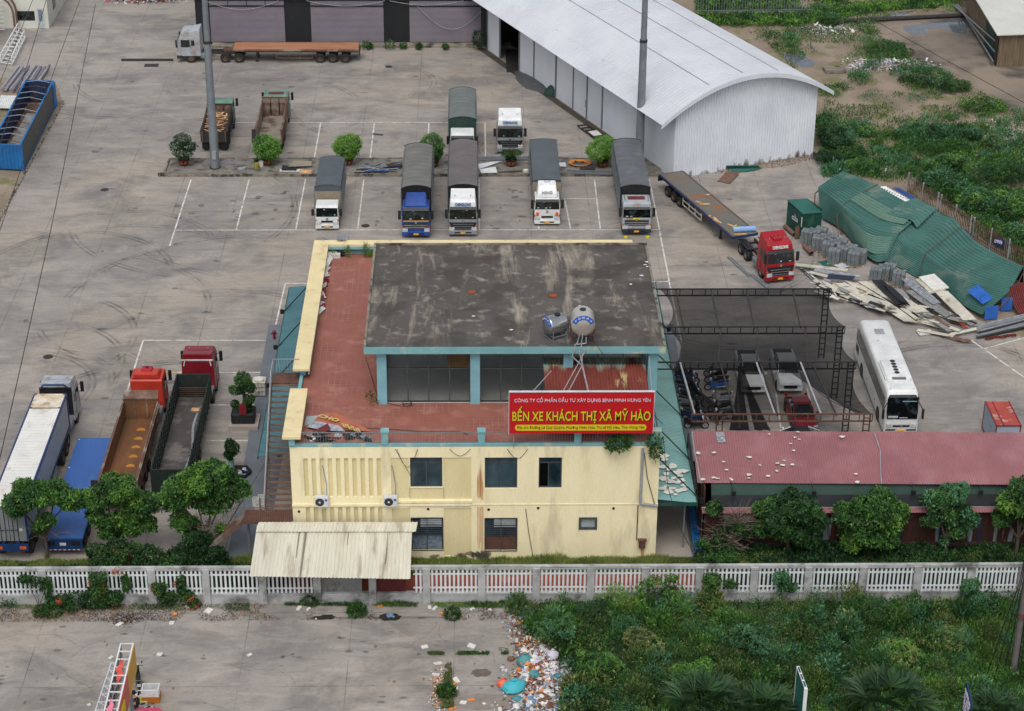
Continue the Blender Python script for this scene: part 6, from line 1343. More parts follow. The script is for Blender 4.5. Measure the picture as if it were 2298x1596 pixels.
# red tractor with flatbed on the right
def flatbed(root,y0,y1,w,m,axles,zt=1.5,edge=None,guard=M_beige,side=None,legs=None):
    P_(root,'deck',m,(-w/2+.06,w/2-.06,y0,y1,zt-.05,zt));e=edge or M_chas
    P_(root,'side_rail',e,(-w/2,-w/2+.06,y0,y1,zt-.2,zt+.01),(w/2-.06,w/2,y0,y1,zt-.2,zt+.01),(-w/2+.06,w/2-.06,y0-.06,y0,zt-.2,zt+.01),(-w/2+.06,w/2-.06,y1,y1+.06,zt-.2,zt+.01))
    P_(root,'main_beam',M_chas,(-.55,-.4,y0+1,y1,zt-.55,zt-.06),(.4,.55,y0+1,y1,zt-.55,zt-.06))
    for y in axles:
        for s in (-1,1):wheel(root,s*(w/2-.3),y,.5,.55,M_rimd)
    a,b=legs or (y0+2.4,0)
    for s in (-1,1):P_(root,'landing_leg',M_chas,(s*.8-.07,s*.8+.07,a,a+.14,.15,zt-.2),(s*.8-.15,s*.8+.15,a-.1,a+.24,.08,.15))
    for s in (-1,1):
        mb=MB();x=s*(w/2-.05);ya,yb=axles[0]-4.6,axles[0]-.8
        for z in (.55,1.0):mb.beam((x,ya,z),(x,yb,z),.05,.1)
        for k in range(4):y=ya+(yb-ya)*k/3;mb.beam((x,y,.55),(x,y,1.3),.06)
        mb.build('side_guard',guard,root)
    P_(root,'tail_beam',M_chas,(-w/2,w/2,y1+.06,y1+.14,zt-.7,zt-.25))
nf=[W(1477.4,392.5,1.5),W(1535,382.3,1.5),W(1695.5,515.7,1.5),W(1648,538.8,1.5)];rear=(nf[0]+nf[1])/2;fr=(nf[2]+nf[3])/2;dr=(rear-fr);Ln=dr.length;an=math.atan2(dr.y,dr.x)-PI/2
ctr=(W(1719.9,628.6,.4)+W(1780,620.9,.4))/2;ac=math.atan2(-ctr.y+fr.y+1.4*0,fr.x-ctr.x)-PI/2
t=truck('red tractor unit with white roof lettering, coupled to a rusty flatbed trailer',ctr.x,ctr.y,math.radians(14),name='tractor_unit',cat='tractor unit')
cab(t,M_redc,2.45,2.35,2.8,.55,'high',txt='CHENGLONG',txm=M_wh,rh=.85,wz=1.8);chassis(t,.6,7.0,[4.9,6.2],2.45,.5,1.35,rm=M_rim)
P_(t,'roof_cooler',M_redc,(-.4,.4,.95,1.7,3.35,3.65),bevel=.1);MB().cyl((-.15,1.4,3.66),(-.15,1.4,3.68),.1,n=12).cyl((.15,1.4,3.66),(.15,1.4,3.68),.1,n=12).build('cooler_fan',M_black,t)
mb=MB()
for s in (-1,1):mb.tube([(s*.9,4.3,.6),(s*.9,4.45,1.05),(s*.9,5.0,1.2),(s*.9,6.4,1.2),(s*.9,6.9,1.0),(s*.9,7.0,.6)],.04,4);mb.box(s*.9-.28,s*.9+.28,4.5,6.8,1.14,1.17)
mb.build('mudguard',M_black,t)
t=thing('flatbed_trailer','long rusty steel flatbed trailer with blue edges behind the red tractor','trailer',(fr.x,fr.y,0),an)
flatbed(t,0,Ln,2.5,M_rdeck,[Ln-4.4,Ln-3.1,Ln-1.8],1.5,edge=M_navy,guard=M_cr,legs=(2.9,0))
P_(t,'rust_edge',M_rustl,(-1.18,-1.08,0,Ln,1.502,1.53),(1.08,1.18,0,Ln,1.502,1.53))
for i,(px,py,a,L_) in enumerate(((1755-40,0,0,0),)):pass
def onbed(zx,zy):return W(zx*.25654+1345.3,zy*.25654+292.5,1.53)
for i,(zx,zy,a,L_) in enumerate(((945,570,.6,.5),(865,632,-.6,.55),(920,650,0,.9),(990,765,-.8,.9),(1010,780,-1.1,1.1),(1030,800,-.95,1.0),(1145,835,-.8,.6),(1182,845,.9,.6),(1230,915,.1,1.1))):
    p=onbed(zx,zy);mb=MB();mb.rbox(p,L_,.12,.1,a);solo('timber_block',mb,M_plank,tuple(p),'short timber block lying loose on the rusty flatbed deck','timber','timber blocks on the rusty flatbed')
p=onbed(1265,882);mb=MB();mb.cyl(p+Vector((-.95,-.1,.18)),p+Vector((.95,.1,.18)),.24,n=10);solo('tarp_roll',mb,mat('light_blue_cloth','7fa4d6','c8c070',sc_=1.6,lo=.55,hi=.6,rough=.6),tuple(p),'rolled light blue and yellow tarpaulin on the flatbed behind the red cab','tarpaulin roll',smooth=True)
# silver tractor with wooden flatbed at the back; faces -X
o_=W(425,141);yb=208.9
t=truck('dusty silver tractor unit parked sideways before the roller shutters',-31.4,210.7,-PI/2,name='tractor_unit',cat='tractor unit')
cab(t,M_silvd,2.45,2.45,2.85,.75,'high',rh=.75,bump=M_chas);chassis(t,.6,7.2,[5.0,6.45],2.45,.52,1.4,rm=M_rimd);P_(t,'fifth_wheel',M_rust,(-.5,.5,4.8,6.2,1.0,1.15));P_(t,'air_tank',M_steel,(-1.1,-.6,2.7,3.3,.8,1.1),(.6,1.1,2.7,3.3,.8,1.1),bevel=.1)
t=thing('flatbed_trailer','flatbed trailer with a reddish plank deck before the roller shutters','trailer',(-25.5,210.7,0),-PI/2)
flatbed(t,0,13.3,2.5,M_wood,[9.2,10.55,11.9],1.5,edge=M_bedbr,guard=M_rimd)
mb=MB();mb.rbox((-34.8,210.2,0),5.5,.25,.2);solo('steel_channel',mb,M_chas,(-34.8,210.2,0),'long dark steel channel lying on the ground before the silver tractor','steel channel')
# dump trucks seen from behind; front faces +Y => rotate 180
def dumpbed(root,y0,y1,w,zf,zr,zfl,m_in,m_out,lip=True,m_floor=None,th=.09,wf=None):
    wf=wf or w;t_=th
    def wall(s):
        mb=MB();x=s*w/2;xf=s*wf/2
        a=[(xf,y0),(x,y1)];vs=[(xf,y0,zfl),(x,y1,zfl),(x,y1,zr),(xf,y0,zf),(xf-s*t_,y0,zfl),(x-s*t_,y1,zfl),(x-s*t_,y1,zr),(xf-s*t_,y0,zf)]
        mb.add(vs,[(0,1,2,3),(7,6,5,4),(3,2,6,7),(0,4,5,1),(0,3,7,4),(1,5,6,2)])
        for k in range(7):y=y0+.2+(y1-y0-.4)*k/6;mb.box(min(x,x+.07*s),max(x,x+.07*s),y-.06,y+.06,zfl-.1,min(zf,zr)-.03)
        mb.box(min(x,x+.09*s),max(x,x+.09*s),y0+.01,y1-.01,min(zf,zr)-.12,min(zf,zr)-.005);return mb.build('bed_side',m_out,root)
    for s in (-1,1):wall(s);x=s*(w/2-t_-.004);MB().quad((x,y0+.05,zfl),(x,y1,zfl),(x,y1,zr-.03),(x,y0+.05,zf-.03)).build('bed_lining',m_in,root)
    P_(root,'bed_floor',m_floor or m_in,(-w/2+.01,w/2-.01,y0,y1,zfl-.08,zfl));
    fw=P_(root,'bed_front',m_in,(-w/2,w/2,y0-.08,y0,zfl,zf+.25));mb=MB()
    for k in (-1,1):mb.box(k*w/6-.05,k*w/6+.05,y0,y0+.05,zfl,zf+.2)
    mb.box(-w/2,w/2,y0,y0+.06,zf+.17,zf+.25);mb.build('front_rib',m_out,fw)
    if lip:mb=MB();mb.add([(-w/2,y0,zf+.25),(w/2,y0,zf+.25),(w/2*.95,y0-.75,zf+.5),(-w/2*.95,y0-.75,zf+.5),(-w/2,y0,zf+.2),(w/2,y0,zf+.2),(w/2*.95,y0-.75,zf+.45),(-w/2*.95,y0-.75,zf+.45)],[(0,1,2,3),(7,6,5,4),(0,4,5,1),(2,6,7,3),(1,5,6,2),(3,7,4,0)]);mb.build('cab_guard',m_out,root)
t=truck('green dump truck loaded with broken planks, seen from behind by the tall mast',-24.6,191.3,PI,name='dump_truck',cat='dump truck')
cab(t,M_grnc,2.4,1.9,2.75,.6,'flat',grille='dark',plate=False);chassis(t,.6,7.8,[5.6,6.9],2.45,.52,1.3,rm=M_rimd);dumpbed(t,2.6,7.9,2.45,2.75,2.2,1.2,M_bedbr,M_chas,lip=False)
P_(t,'tailgate',M_chas,(-1.2,1.2,7.95,8.05,1.1,2.15));mb=MB();[mb.box(x-.05,x+.05,8.05,8.1,1.1,2.15) for x in (-1.1,-.4,.4,1.1)];mb.build('tailgate_rib',M_bedbr,t);P_(t,'mudflap',M_black,(-1.2,-.65,7.7,7.75,.35,.95),(.65,1.2,7.7,7.75,.35,.95))
wl=thing('plank_load','heap of splintered timber planks filling the dump truck bed','timber',(-24.6,186,1.3))
for k in range(90):
    a=random.uniform(0,PI);p=Vector((random.uniform(-.85,.85),random.uniform(-2.2,2.0),.35+random.uniform(.2,.95)));L_=random.uniform(.5,1.4)/2;d_=Vector((math.cos(a),math.sin(a)*.8,random.uniform(-.3,.3)))*L_
    p.x=max(-1.0+abs(d_.x),min(1.0-abs(d_.x),p.x));MB().beam(p-d_,p+d_,random.uniform(.06,.14),.03).build('plank',M_plank if k%4 else M_rustl,wl)
t=truck('green dump truck with an empty dusty brown bed behind the round potted bush',-19.35,193.0,PI,name='dump_truck',cat='dump truck')
cab(t,M_grnc,2.5,2.0,2.95,.6,'rack',plate=False);chassis(t,.6,10,[6.3,7.9,9.2],2.45,.52,1.3,rm=M_rimd);dumpbed(t,2.9,10.4,2.5,2.95,2.6,1.25,M_beddust,M_bedbr,lip=False)
P_(t,'front_dirt',M_bedbr,(-1.15,1.15,2.92,2.95,1.3,2.6));mb=MB();[mb.box(s*1.25-.08,s*1.25+.3*s if s>0 else s*1.25+.08,10.45,10.55,1.2,2.7) for s in (1,)];mb.build('open_gate',M_chas,t)
t=truck('orange red tipper truck with an ochre stained empty bed beside the blue trailer',-23.6,133.3,PI,name='dump_truck',cat='dump truck')
cab(t,M_orc,2.4,2.15,2.95,.6,'air',rh=.45,plate=False);chassis(t,.6,14.6,[10,11.4,12.8],2.45,.5,1.35);dumpbed(t,4.9,15.8,2.5,2.7,2.55,1.25,M_bedor,M_bedbr,lip=True)
P_(t,'roof_cooler',M_redc,(-.4,.4,.9,1.6,3.2,3.5),bevel=.1);MB().cyl((0,1.2,3.51),(0,1.2,3.53),.14,n=14).build('cooler_fan',M_black,t)
mb=MB();r2=random.Random(5)
for k,y in enumerate((6.6,7.9,9.1,10.4,11.7,13.2,14.3)):n=12;w_=.32;mb.add([(-.15+w_*math.cos(PI*i/(n-1)),y-.42*math.sin(PI*i/(n-1)),1.257+.001*k) for i in range(n)],[tuple(range(n))])
mb.build('ochre_spill',M_bedorb,t);P_(t,'open_gate',M_chas,(1.3,1.75,15.7,15.8,1.0,2.6));P_(t,'tailgate',M_redd,(-1.2,1.2,15.85,15.95,1.0,1.6))
t=truck('dark red cab truck with a green steel stake body left open on top',-20.25,136.4,PI,name='cargo_truck')
cab(t,M_redd,2.45,2.3,3.0,.6,'high',rh=.5,plate=False);chassis(t,.6,17.3,[11.8,13.2,14.6],2.45,.5,1.35);wheel(t,1.05,3.1,.5,.3);wheel(t,-1.05,3.1,.5,.3)
P_(t,'bed_floor',M_bedgy,(-1.2,1.2,4.7,18.1,1.2,1.28));P_(t,'headboard',M_dgrn,(-1.22,1.22,4.6,4.7,1.2,3.1));P_(t,'tailgate',M_dgrn,(-1.25,1.25,18.1,18.2,1.1,3.0))
for s in (-1,1):
    mb=MB();x=s*1.2
    for z in (1.28,1.62,1.96,2.3,2.64,2.95):mb.box(x-.03,x+.03,4.7,18.1,z,z+.09 if z>1.3 else z+.25)
    for k in range(17):y=4.75+k*.83;mb.box(x-.06,x+.06,y-.05,y+.05,1.2,3.06)
    mb.build('stake_side',M_dgrn,t)
mb=MB();[mb.beam((-1.1,4.75+.04*k,1.4+.18*k),(1.1,4.75+.04*k,1.4+.18*k),.05) for k in range(5)];mb.build('loose_bar',M_rust,t)
mb=MB();mb.box(-1.17,1.17,2.36,2.4,3.05,3.12);[mb.beam((s*1.0,2.38,2.6),(s*.9,2.38,3.1),.06) for s in (-1,1)];mb.build('reflective_tape',M_wh,t)
M_wet=mat('wet_streak','8a8f96','757a80',sc_=2,rough=.15,fine=0);mb=MB();vs=[(-.5+.12*math.sin(k*.7)-.02*k,7.2+k*.8,1.285) for k in range(11)];[mb.quad((a[0]-.07,a[1],a[2]),(b[0]-.07,b[1],b[2]),(b[0]+.09,b[1],b[2]),(a[0]+.09,a[1],a[2])) for a,b in zip(vs,vs[1:])];mb.build('water_streak',M_wet,t)
P_(t,'cardboard',M_plank,(-.55,.0,6.4,6.9,1.285,1.3),(-1.0,-.7,6.3,6.6,1.285,1.3));
# container semi
t=truck('grey cab tractor unit with black rear, coupled to the white container trailer',-29.75,131.6,PI,name='tractor_unit',cat='tractor unit')
cab(t,M_silvd,2.45,2.2,3.0,.6,'high',rh=.6,plate=False);chassis(t,.6,7.2,[4.9,6.2],2.45,.5,1.35);P_(t,'rear_panel',M_black,(-1.15,1.15,2.2,2.24,1.1,3.3));mb=MB();mb.tube([(-1,2.4,3.3),(-.7,2.7,3.75),(.7,2.7,3.75),(1,2.4,3.3)],.07,6);mb.build('wind_bar',M_navy,t)
t=thing('container_trailer','long white container with rust stained roof on a trailer chassis','container trailer',(-29.6,127.1,0),PI)
w,L_,z0,z1=2.2,15.2,1.4,4.0
P_(t,'container_side',M_conts,(-w/2,-w/2+.05,.08,L_-.08,z0+.15,z1-.12),(w/2-.05,w/2,.08,L_-.08,z0+.15,z1-.12));P_(t,'container_front',M_conts,(-w/2+.05,w/2-.05,.02,.08,z0,z1))
P_(t,'corner_frame',M_navy,*[(sx*w/2-.06,sx*w/2+.06,y,y+.12,z0,z1) for sx in (-1,1) for y in (0,L_-.12)],*[(sx*w/2-.055,sx*w/2+.055,.12,L_-.12,z1-.12,z1+.005) for sx in (-1,1)],*[(sx*w/2-.055,sx*w/2+.055,.12,L_-.12,z0,z0+.15) for sx in (-1,1)])
mb=MB()
n=34
vs=[]
for k in range(n+1):
    y=2.1+(L_-2.1)*k/n
    for dy,dz in ((0,0),(.12,.02)):vs+=[(-w/2+.06,min(L_,y+dy),z1-.02+dz),(w/2-.06,min(L_,y+dy),z1-.02+dz)]
mb.add(vs,[(2*i,2*i+1,2*i+3,2*i+2) for i in range(2*n+1)]);mb.build('container_roof',M_contw,t)
P_(t,'roof_front',M_contr,(-w/2+.06,w/2-.06,.0,2.0,z1-.03,z1+.01));P_(t,'corner_casting',M_rust,*[(sx*(w/2-.09)-.09,sx*(w/2-.09)+.09,y,y+.16,z1-.0,z1+.04) for sx in (-1,1) for y in (.0,1.98)])
for sx in (-1,1):
    dd=P_(t,'rear_door',M_contd,(sx*.02 if sx>0 else -w/2+.06,w/2-.06 if sx>0 else -.02,L_-.05,L_,z0+.05,z1-.1));mb=MB()
    for x in (.25,.55):mb.beam((sx*x,L_+.03,z0+.05),(sx*x,L_+.03,z1-.15),.04);mb.beam((sx*x,L_+.06,z0+.9),(sx*(x-.2),L_+.06,z0+.9),.04)
    mb.build('lock_rod',M_chas,dd);P_(dd,'label_plate',M_yel if sx>0 else M_litw,(sx*.72-.1,sx*.72+.1,L_+.005,L_+.012,z0+.8,z0+1.0))
P_(t,'trailer_frame',M_navy,(-.55,-.4,1,L_,.95,z0),(.4,.55,1,L_,.95,z0),(-w/2,w/2,L_-.1,L_+.1,.75,1.2));P_(t,'tail_lamp',M_orange,(-.95,-.55,L_+.1,L_+.13,.9,1.1),(.55,.95,L_+.1,L_+.13,.9,1.1))
for y in (1.6,2.9,L_-3.6,L_-2.3,L_-1.0):
    for s in (-1,1):wheel(t,s*(w/2-.2),y,.5,.5)
P_(t,'side_guard',M_pvc,(-w/2,-w/2+.04,5,10,.6,.75),(-w/2,-w/2+.04,5,10,.95,1.1))
# blue trailer
t=thing('flatbed_trailer','bright blue steel flatbed trailer without a tractor beside the container','trailer',(-26.4,125.5,0),PI)
flatbed(t,0,13.0,2.5,M_bluedk,[9.2,10.5,11.8],1.3,edge=M_blues,guard=M_navy)
P_(t,'rear_panel',M_navy,(-1.25,1.25,13.08,13.2,.55,1.28));P_(t,'lamp_recess',M_black,(-1.1,-.5,13.2,13.22,.85,1.15),(.5,1.1,13.2,13.22,.85,1.15));P_(t,'number_plate',M_litw,(-.2,.2,13.2,13.23,.85,1.05))
P_(t,'reflective_strip',M_redc,*[(-1.2+k*.3,-1.05+k*.3,13.2,13.215,.5,.55) for k in range(8)]);P_(t,'reflective_strip',M_wh,*[(-1.05+k*.3,-.9+k*.3,13.2,13.215,.5,.55) for k in range(8)])
P_(t,'tie_down',M_litw,*[(s*1.15-.05,s*1.15+.05,y,y+.08,1.3,1.33) for s in (-1,1) for y in (.1,4.0,9.0)])
# bus
t=truck('white coach bus with dark windows and a roof air conditioner',30.6,127.9,math.radians(0),name='coach_bus',cat='bus')
BL,BW,BH=12.4,2.5,3.35
def loftbox(stations,m,name,root,smooth=True):
    """stations: (y, half width bottom, half width top, z0, z1, corner radius)"""
    vs=[];N=None
    for y,wb,wt,z0,z1,r in stations:
        ring=[(-wb,z0),(-wb*1.0,z0+(z1-z0)*.5)]
        for k in range(6):a=PI-(PI/2)*k/5;ring.append((-wt+r+r*math.cos(a),z1-r+r*math.sin(a)))
        ring+=[(-x,z) for x,z in reversed(ring)];N=len(ring);vs+=[(x,y,z) for x,z in ring]
    S_=len(stations);mb=MB();mb.add(vs,[(i*N+k,i*N+(k+1)%N,(i+1)*N+(k+1)%N,(i+1)*N+k) for i in range(S_-1) for k in range(N)]+[tuple(reversed(range(N))),tuple(range((S_-1)*N,S_*N))]);return mb.build(name,m,root,smooth=smooth,ang=40)
bd=loftbox([(.0,1.1,.95,.35,1.15,.1),(.03,1.2,1.05,.3,1.45,.1),(.3,1.24,1.12,.3,2.9,.2),(.75,1.25,1.13,.3,BH,.3),(BL-.5,1.25,1.13,.35,BH,.3),(BL-.1,1.22,1.1,.4,BH-.15,.3),(BL,1.15,1.05,.5,BH-.4,.2)],M_wh,'body',t)
mb=MB();mb.add([(-1.08,-.02,1.38),(1.08,-.02,1.38),(1.13,.1,1.9),(1.08,.3,2.95),(-1.08,.3,2.95),(-1.13,.1,1.9)],[(0,1,2,5),(5,2,3,4)])
for v in range(0):pass
mb.v=[(x,y-.03,z) for x,y,z in mb.v];mb.add([(-1.05,.25,2.95),(1.05,.25,2.95),(.95,.45,3.08),(-.95,.45,3.08)],[(0,1,2,3)]);mb.build('windscreen',M_glass,t)
for s in (-1,1):
    for k in range(6):
        y0_,y1_=.55+k*1.92,.55+(k+1)*1.92-.05;mb=MB();mb.slab([(s*1.262,y0_,1.75),(s*1.262,y1_,1.75),(s*1.235,y1_,2.75),(s*1.235,y0_,2.75)][::s],.01);mb.build('side_window',M_glassb,t)
    mb=MB();mb.rbox((s*1.42,-.2,1.5),.16,.2,.75);mb.beam((s*1.42,-.15,2.2),(s*1.1,.1,2.7),.06);mb.build('mirror',M_black,t,bevel=.02)
    MB().rbox((s*.9,-.03,.72),.42,.1,.26).build('headlight',M_lamp,t,bevel=.03)
    for y in (2.4,3.8,5.3,7.0):MB().cyl((s*1.25,y,.95),(s*1.262,y,.95),.07,n=8).build('hatch_lock',M_black,t)
    mb=MB();mb.slab([(s*1.262,BL-1.6,.95),(s*1.262,BL-.5,.95),(s*1.262,BL-.5,1.55),(s*1.262,BL-1.6,1.55)][::s],.008);mb.build('engine_vent',M_black,t)
    for y in (2.35,BL-3.2):mb=MB();mb.cyl((s*1.2,y,.5),(s*1.256,y,.5),.6,n=22);mb.build('wheel_arch',M_black,t);wheel(t,s*1.13,y,.5,.3,M_chr)
P_(t,'grille',M_black,(-.6,.6,-.04,.02,.72,.84));MB().cyl((0,-.07,.8),(0,-.03,.8),.1,n=14).build('emblem',M_chr,t);P_(t,'grille_bar',M_chr,(-.62,.62,-.05,-.03,.86,.9));P_(t,'bumper_slot',M_black,(-1.1,-.4,-.03,.04,.42,.52),(.4,1.1,-.03,.04,.42,.52));P_(t,'number_plate',M_yel,(-.28,.28,-.06,-.01,.34,.46))
P_(t,'dashboard_card',M_blind,(-1.0,-.3,-.03,-.02,1.45,1.62),(-.2,.4,-.035,-.025,1.42,1.5));P_(t,'route_board',M_teal2,(.0,1.0,.21,.22,2.35,2.7));
ac_=loftbox([(1.9,.6,.5,BH-.02,BH+.08,.04),(2.2,.98,.9,BH-.02,BH+.22,.08),(4.9,.98,.9,BH-.02,BH+.22,.08),(5.3,.7,.6,BH-.02,BH+.06,.04)],M_wh,'air_conditioner',t)
for k in range(5):y=2.95+k*.45;MB().cyl((0,y,BH+.2),(0,y,BH+.24),.19,n=18).build('fan',M_black,ac_)
P_(ac_,'vent_grille',M_shutd,(-.5,.5,2.0,2.25,BH+.12,BH+.225));P_(t,'roof_hatch',M_pvc,(-.35,.35,9.6,10.4,BH,BH+.07),bevel=.03);P_(t,'marker_lamp',M_pvc,(-.9,-.75,.8,.9,BH-.1,BH+.0),(.75,.9,.8,.9,BH-.1,BH+.0))
mb=MB();[mb.box(x-.02,x+.02,1.2,11.8,BH-.01,BH+.012) for x in (-.75,.75)];mb.build('roof_rib',M_wh,t)
# cars
def car(label,x,y,rz,m,kind='sedan',L=4.6,w=1.86,h=1.48,roofm=None):
    t=thing('parked_car' if kind!='pickup' else 'pickup_truck',label,'car' if kind!='pickup' else 'pickup truck',(x,y,0),rz);W2=w/2
    if kind=='pickup':
        bs=[(0,.78,.7,.45,.75,.08),(.06,.9,.8,.32,.95,.1),(.35,W2,.84,.28,1.08,.12),(1.45,W2,.86,.28,1.17,.12),(1.5,W2,.86,.28,1.18,.1),(L-.15,W2,.88,.32,1.15,.06),(L,W2-.05,.84,.4,1.1,.06)]
        gs=[(1.3,.8,.76,1.1,1.16,.03),(1.95,.82,.68,1.1,1.72,.1),(2.3,.82,.68,1.1,1.78,.1),(3.45,.82,.68,1.1,1.76,.1),(3.75,.82,.72,1.1,1.2,.05)]
    else:
        bs=[(0,.7,.6,.4,.62,.06),(.08,.86,.76,.25,.75,.1),(.5,W2,.8,.2,.86,.12),(1.35,W2,.84,.2,.95,.12),(3.6,W2,.84,.2,.98,.12),(L-.4,W2-.02,.8,.22,.98,.12),(L-.05,.84,.7,.3,.9,.1),(L,.74,.6,.38,.8,.08)]
        gs=[(1.15,.78,.74,.88,.94,.03),(1.95,.8,.62,.88,h-.06,.12),(2.3,.8,.6,.88,h,.12),(3.2,.8,.6,.88,h-.03,.12),(4.1,.78,.66,.9,1.02,.05)]
    loftbox(bs,m,'body',t);loftbox(gs,M_glass,'glasshouse',t)
    r0,r1=gs[1],gs[3];W3=r0[2]-.02
    mb=MB();mb.add([(-W3,r0[0]+.05,r0[4]-.05),(W3,r0[0]+.05,r0[4]-.05),(W3,gs[2][0],gs[2][4]+.012),(-W3,gs[2][0],gs[2][4]+.012),(W3,r1[0],r1[4]+.012),(-W3,r1[0],r1[4]+.012)],[(0,1,2,3),(3,2,4,5)])
    mb.v=[(x,y,z+.03) for x,y,z in mb.v];mb.add([(x,y,z-.07) for x,y,z in mb.v[:6]],[(0,3,5),]) if 0 else None;rf=mb.build('roof',roofm or m,t);sm=rf.modifiers.new('s','SOLIDIFY');sm.thickness=.05
    for s in (-1,1):
        mb=MB();g=gs
        for a,b in (((.78,g[0][0]+.05,g[0][4]),(r0[2]+.0,r0[0]+.03,r0[4]-.02)),((r1[2],r1[0],r1[4]-.0),(.76,g[4][0]-.05,g[4][4])),((.83,(g[2][0]+g[3][0])/2,1.0),(r0[2]+.03,(g[2][0]+g[3][0])/2,g[2][4]-.03))):mb.beam((s*a[0],a[1],a[2]),(s*b[0],b[1],b[2]),.07)
        mb.build('pillar',m,t)
        MB().rbox((s*(W2+.08),g[0][0]+.35,1.0),.2,.12,.14).build('mirror',m,t,bevel=.02)
        mb=MB();mb.rbox((s*.66,.06 if kind=='pickup' else .14,.7 if kind=='pickup' else .6),.34,.2,.16);mb.build('headlight',M_lamp,t,bevel=.03)
        mb=MB();mb.rbox((s*.74,L-.02,.8),.2,.08,.2);mb.build('tail_light',M_redc,t)
        for y_ in (.9,L-.95):mb=MB();mb.cyl((s*(W2-.1),y_,.38),(s*(W2+.003),y_,.38),.43,n=20);mb.build('wheel_arch',M_black,t);wheel(t,s*(W2-.08),y_,.37 if kind=='pickup' else .33,.22,M_chr)
    P_(t,'grille',M_black,(-.5,.5,-.03,.1,.55,.8) if kind=='pickup' else (-.42,.42,-.02,.1,.38,.58),bevel=.01);P_(t,'number_plate',M_litw,(-.25,.25,-.05,-.03,.42,.52))
    if kind=='pickup':
        P_(t,'cargo_bed',M_black,(-.7,.7,3.85,L-.12,1.0,1.181));P_(t,'bumper',m,(-.85,.85,-.04,.2,.35,.5),bevel=.04)
    return t
t=car('white pickup truck partly under the torn black net, beside the motorbikes',20.8,133.9,0,M_wh,'pickup',5.4,1.9)
t=car('white pickup truck with an open bonnet line parked directly behind the red saloon',23.55,134.1,0,M_wh,'pickup',5.4,1.9)
t=car('dark red saloon car parked under the carport',23.85,127.9,math.radians(2),M_redd,'sedan',4.7)
t=car('white saloon car with a black roof mostly hidden by the red shed roof',24.2,122.6,PI/2,M_wh,'sedan',4.6,roofm=M_black);t.location=(20.5,126.1,0);t.rotation_euler=(0,0,-PI/2)
# motorbikes
def motorbike(label,x,y,rz,m,group=None,seat=None):
    t=thing('motorbike',label,'motorbike',(x,y,0),rz,group)
    for yy in (.0,1.25):
        o=MB().lathe([(.2,-.05),(.27,-.05),(.29,0),(.27,.05),(.2,.05),(.2,-.05)],16,'x').build('wheel',M_tyre,t,smooth=True);o.location=(0,yy,.29);MB().cyl((-.03,0,0),(.03,0,0),.2,n=12).build('rim',M_pvc,o)
    MB().prism([(.15,.62),(.2,.3),(.45,.25),(.95,.3),(1.55,.62),(1.6,.72),(1.1,.72),(.75,.62),(.45,.42),(.38,.95),(.25,1.0)],-.13,.13,lambda z:1).build('fairing',m,t,bevel=.05)
    MB().prism([(.7,.68),(1.55,.78),(1.6,.86),(1.3,.86),(.75,.76)],-.14,.14).build('seat',seat or M_black,t,bevel=.04)
    mb=MB();mb.tube([(-.34,.42,1.02),(-.15,.3,1.0),(.15,.3,1.0),(.34,.42,1.02)],.02,5);mb.build('handlebar',M_black,t);MB().rbox((0,.2,.85),.2,.14,.16).build('headlamp',M_lamp,t)
    for s in (-1,1):mb=MB();mb.beam((s*.25,.33,1.02),(s*.3,.3,1.2),.015);mb.rbox((s*.3,.3,1.18),.1,.03,.08);mb.build('mirror',M_black,t)
    mb=MB();mb.beam((-.08,.02,.29),(-.08,.22,.8),.04);mb.beam((.08,.02,.29),(.08,.22,.8),.04);mb.build('fork',M_chr,t);mb=MB();mb.cyl((.16,.6,.3),(.16,1.4,.38),.05,n=8);mb.build('exhaust',M_chr,t)
    mb=MB();mb.beam((-.1,.75,.3),(-.32,.8,.02),.025);mb.build('kickstand',M_chas,t);mb=MB();mb.tube([(-.12,1.3,.8),(-.12,1.65,.86),(.12,1.65,.86),(.12,1.3,.8)],.015,4);mb.build('grab_rail',M_chr,t)
    return t
cols=[M_black,M_blues,M_black,M_navy,M_black,M_silver,M_black,M_black,M_navy,M_black,M_black,M_chas]
mk=[(1558,850),(1562,862),(1560,874),(1566,885),(1572,900),(1568,915),(1572,925),(1576,938),(1578,950),(1582,962),(1586,846),(1588,860),(1588,876),(1594,905),(1596,925),(1600,945)]
ml_=['black','light blue','black','dark blue','black','silver','black','black','dark blue','black','black','grey','light blue','silver','black','black']
for i,(px,py) in enumerate(mk):
    p=W(px,py);c_=ml_[i];motorbike('%s motorbike in the tight row between the dark pavement and the carport'%c_,p.x,p.y,PI/2+random.uniform(-.5,.3) if i<10 else -PI/2+random.uniform(-.4,.4),{'black':M_black,'light blue':M_blsh,'dark blue':M_navy,'silver':M_silver,'grey':M_chas}[c_],'parked motorbikes beside the carport')
p=W(300,1548);t=motorbike('black motorbike standing beside the yellow billboard near the squatting vendor',p.x+.05,p.y+1.3,math.radians(180+12),M_black);P_(t,'number_plate',M_litw,(-.1,.1,1.66,1.68,.45,.62))
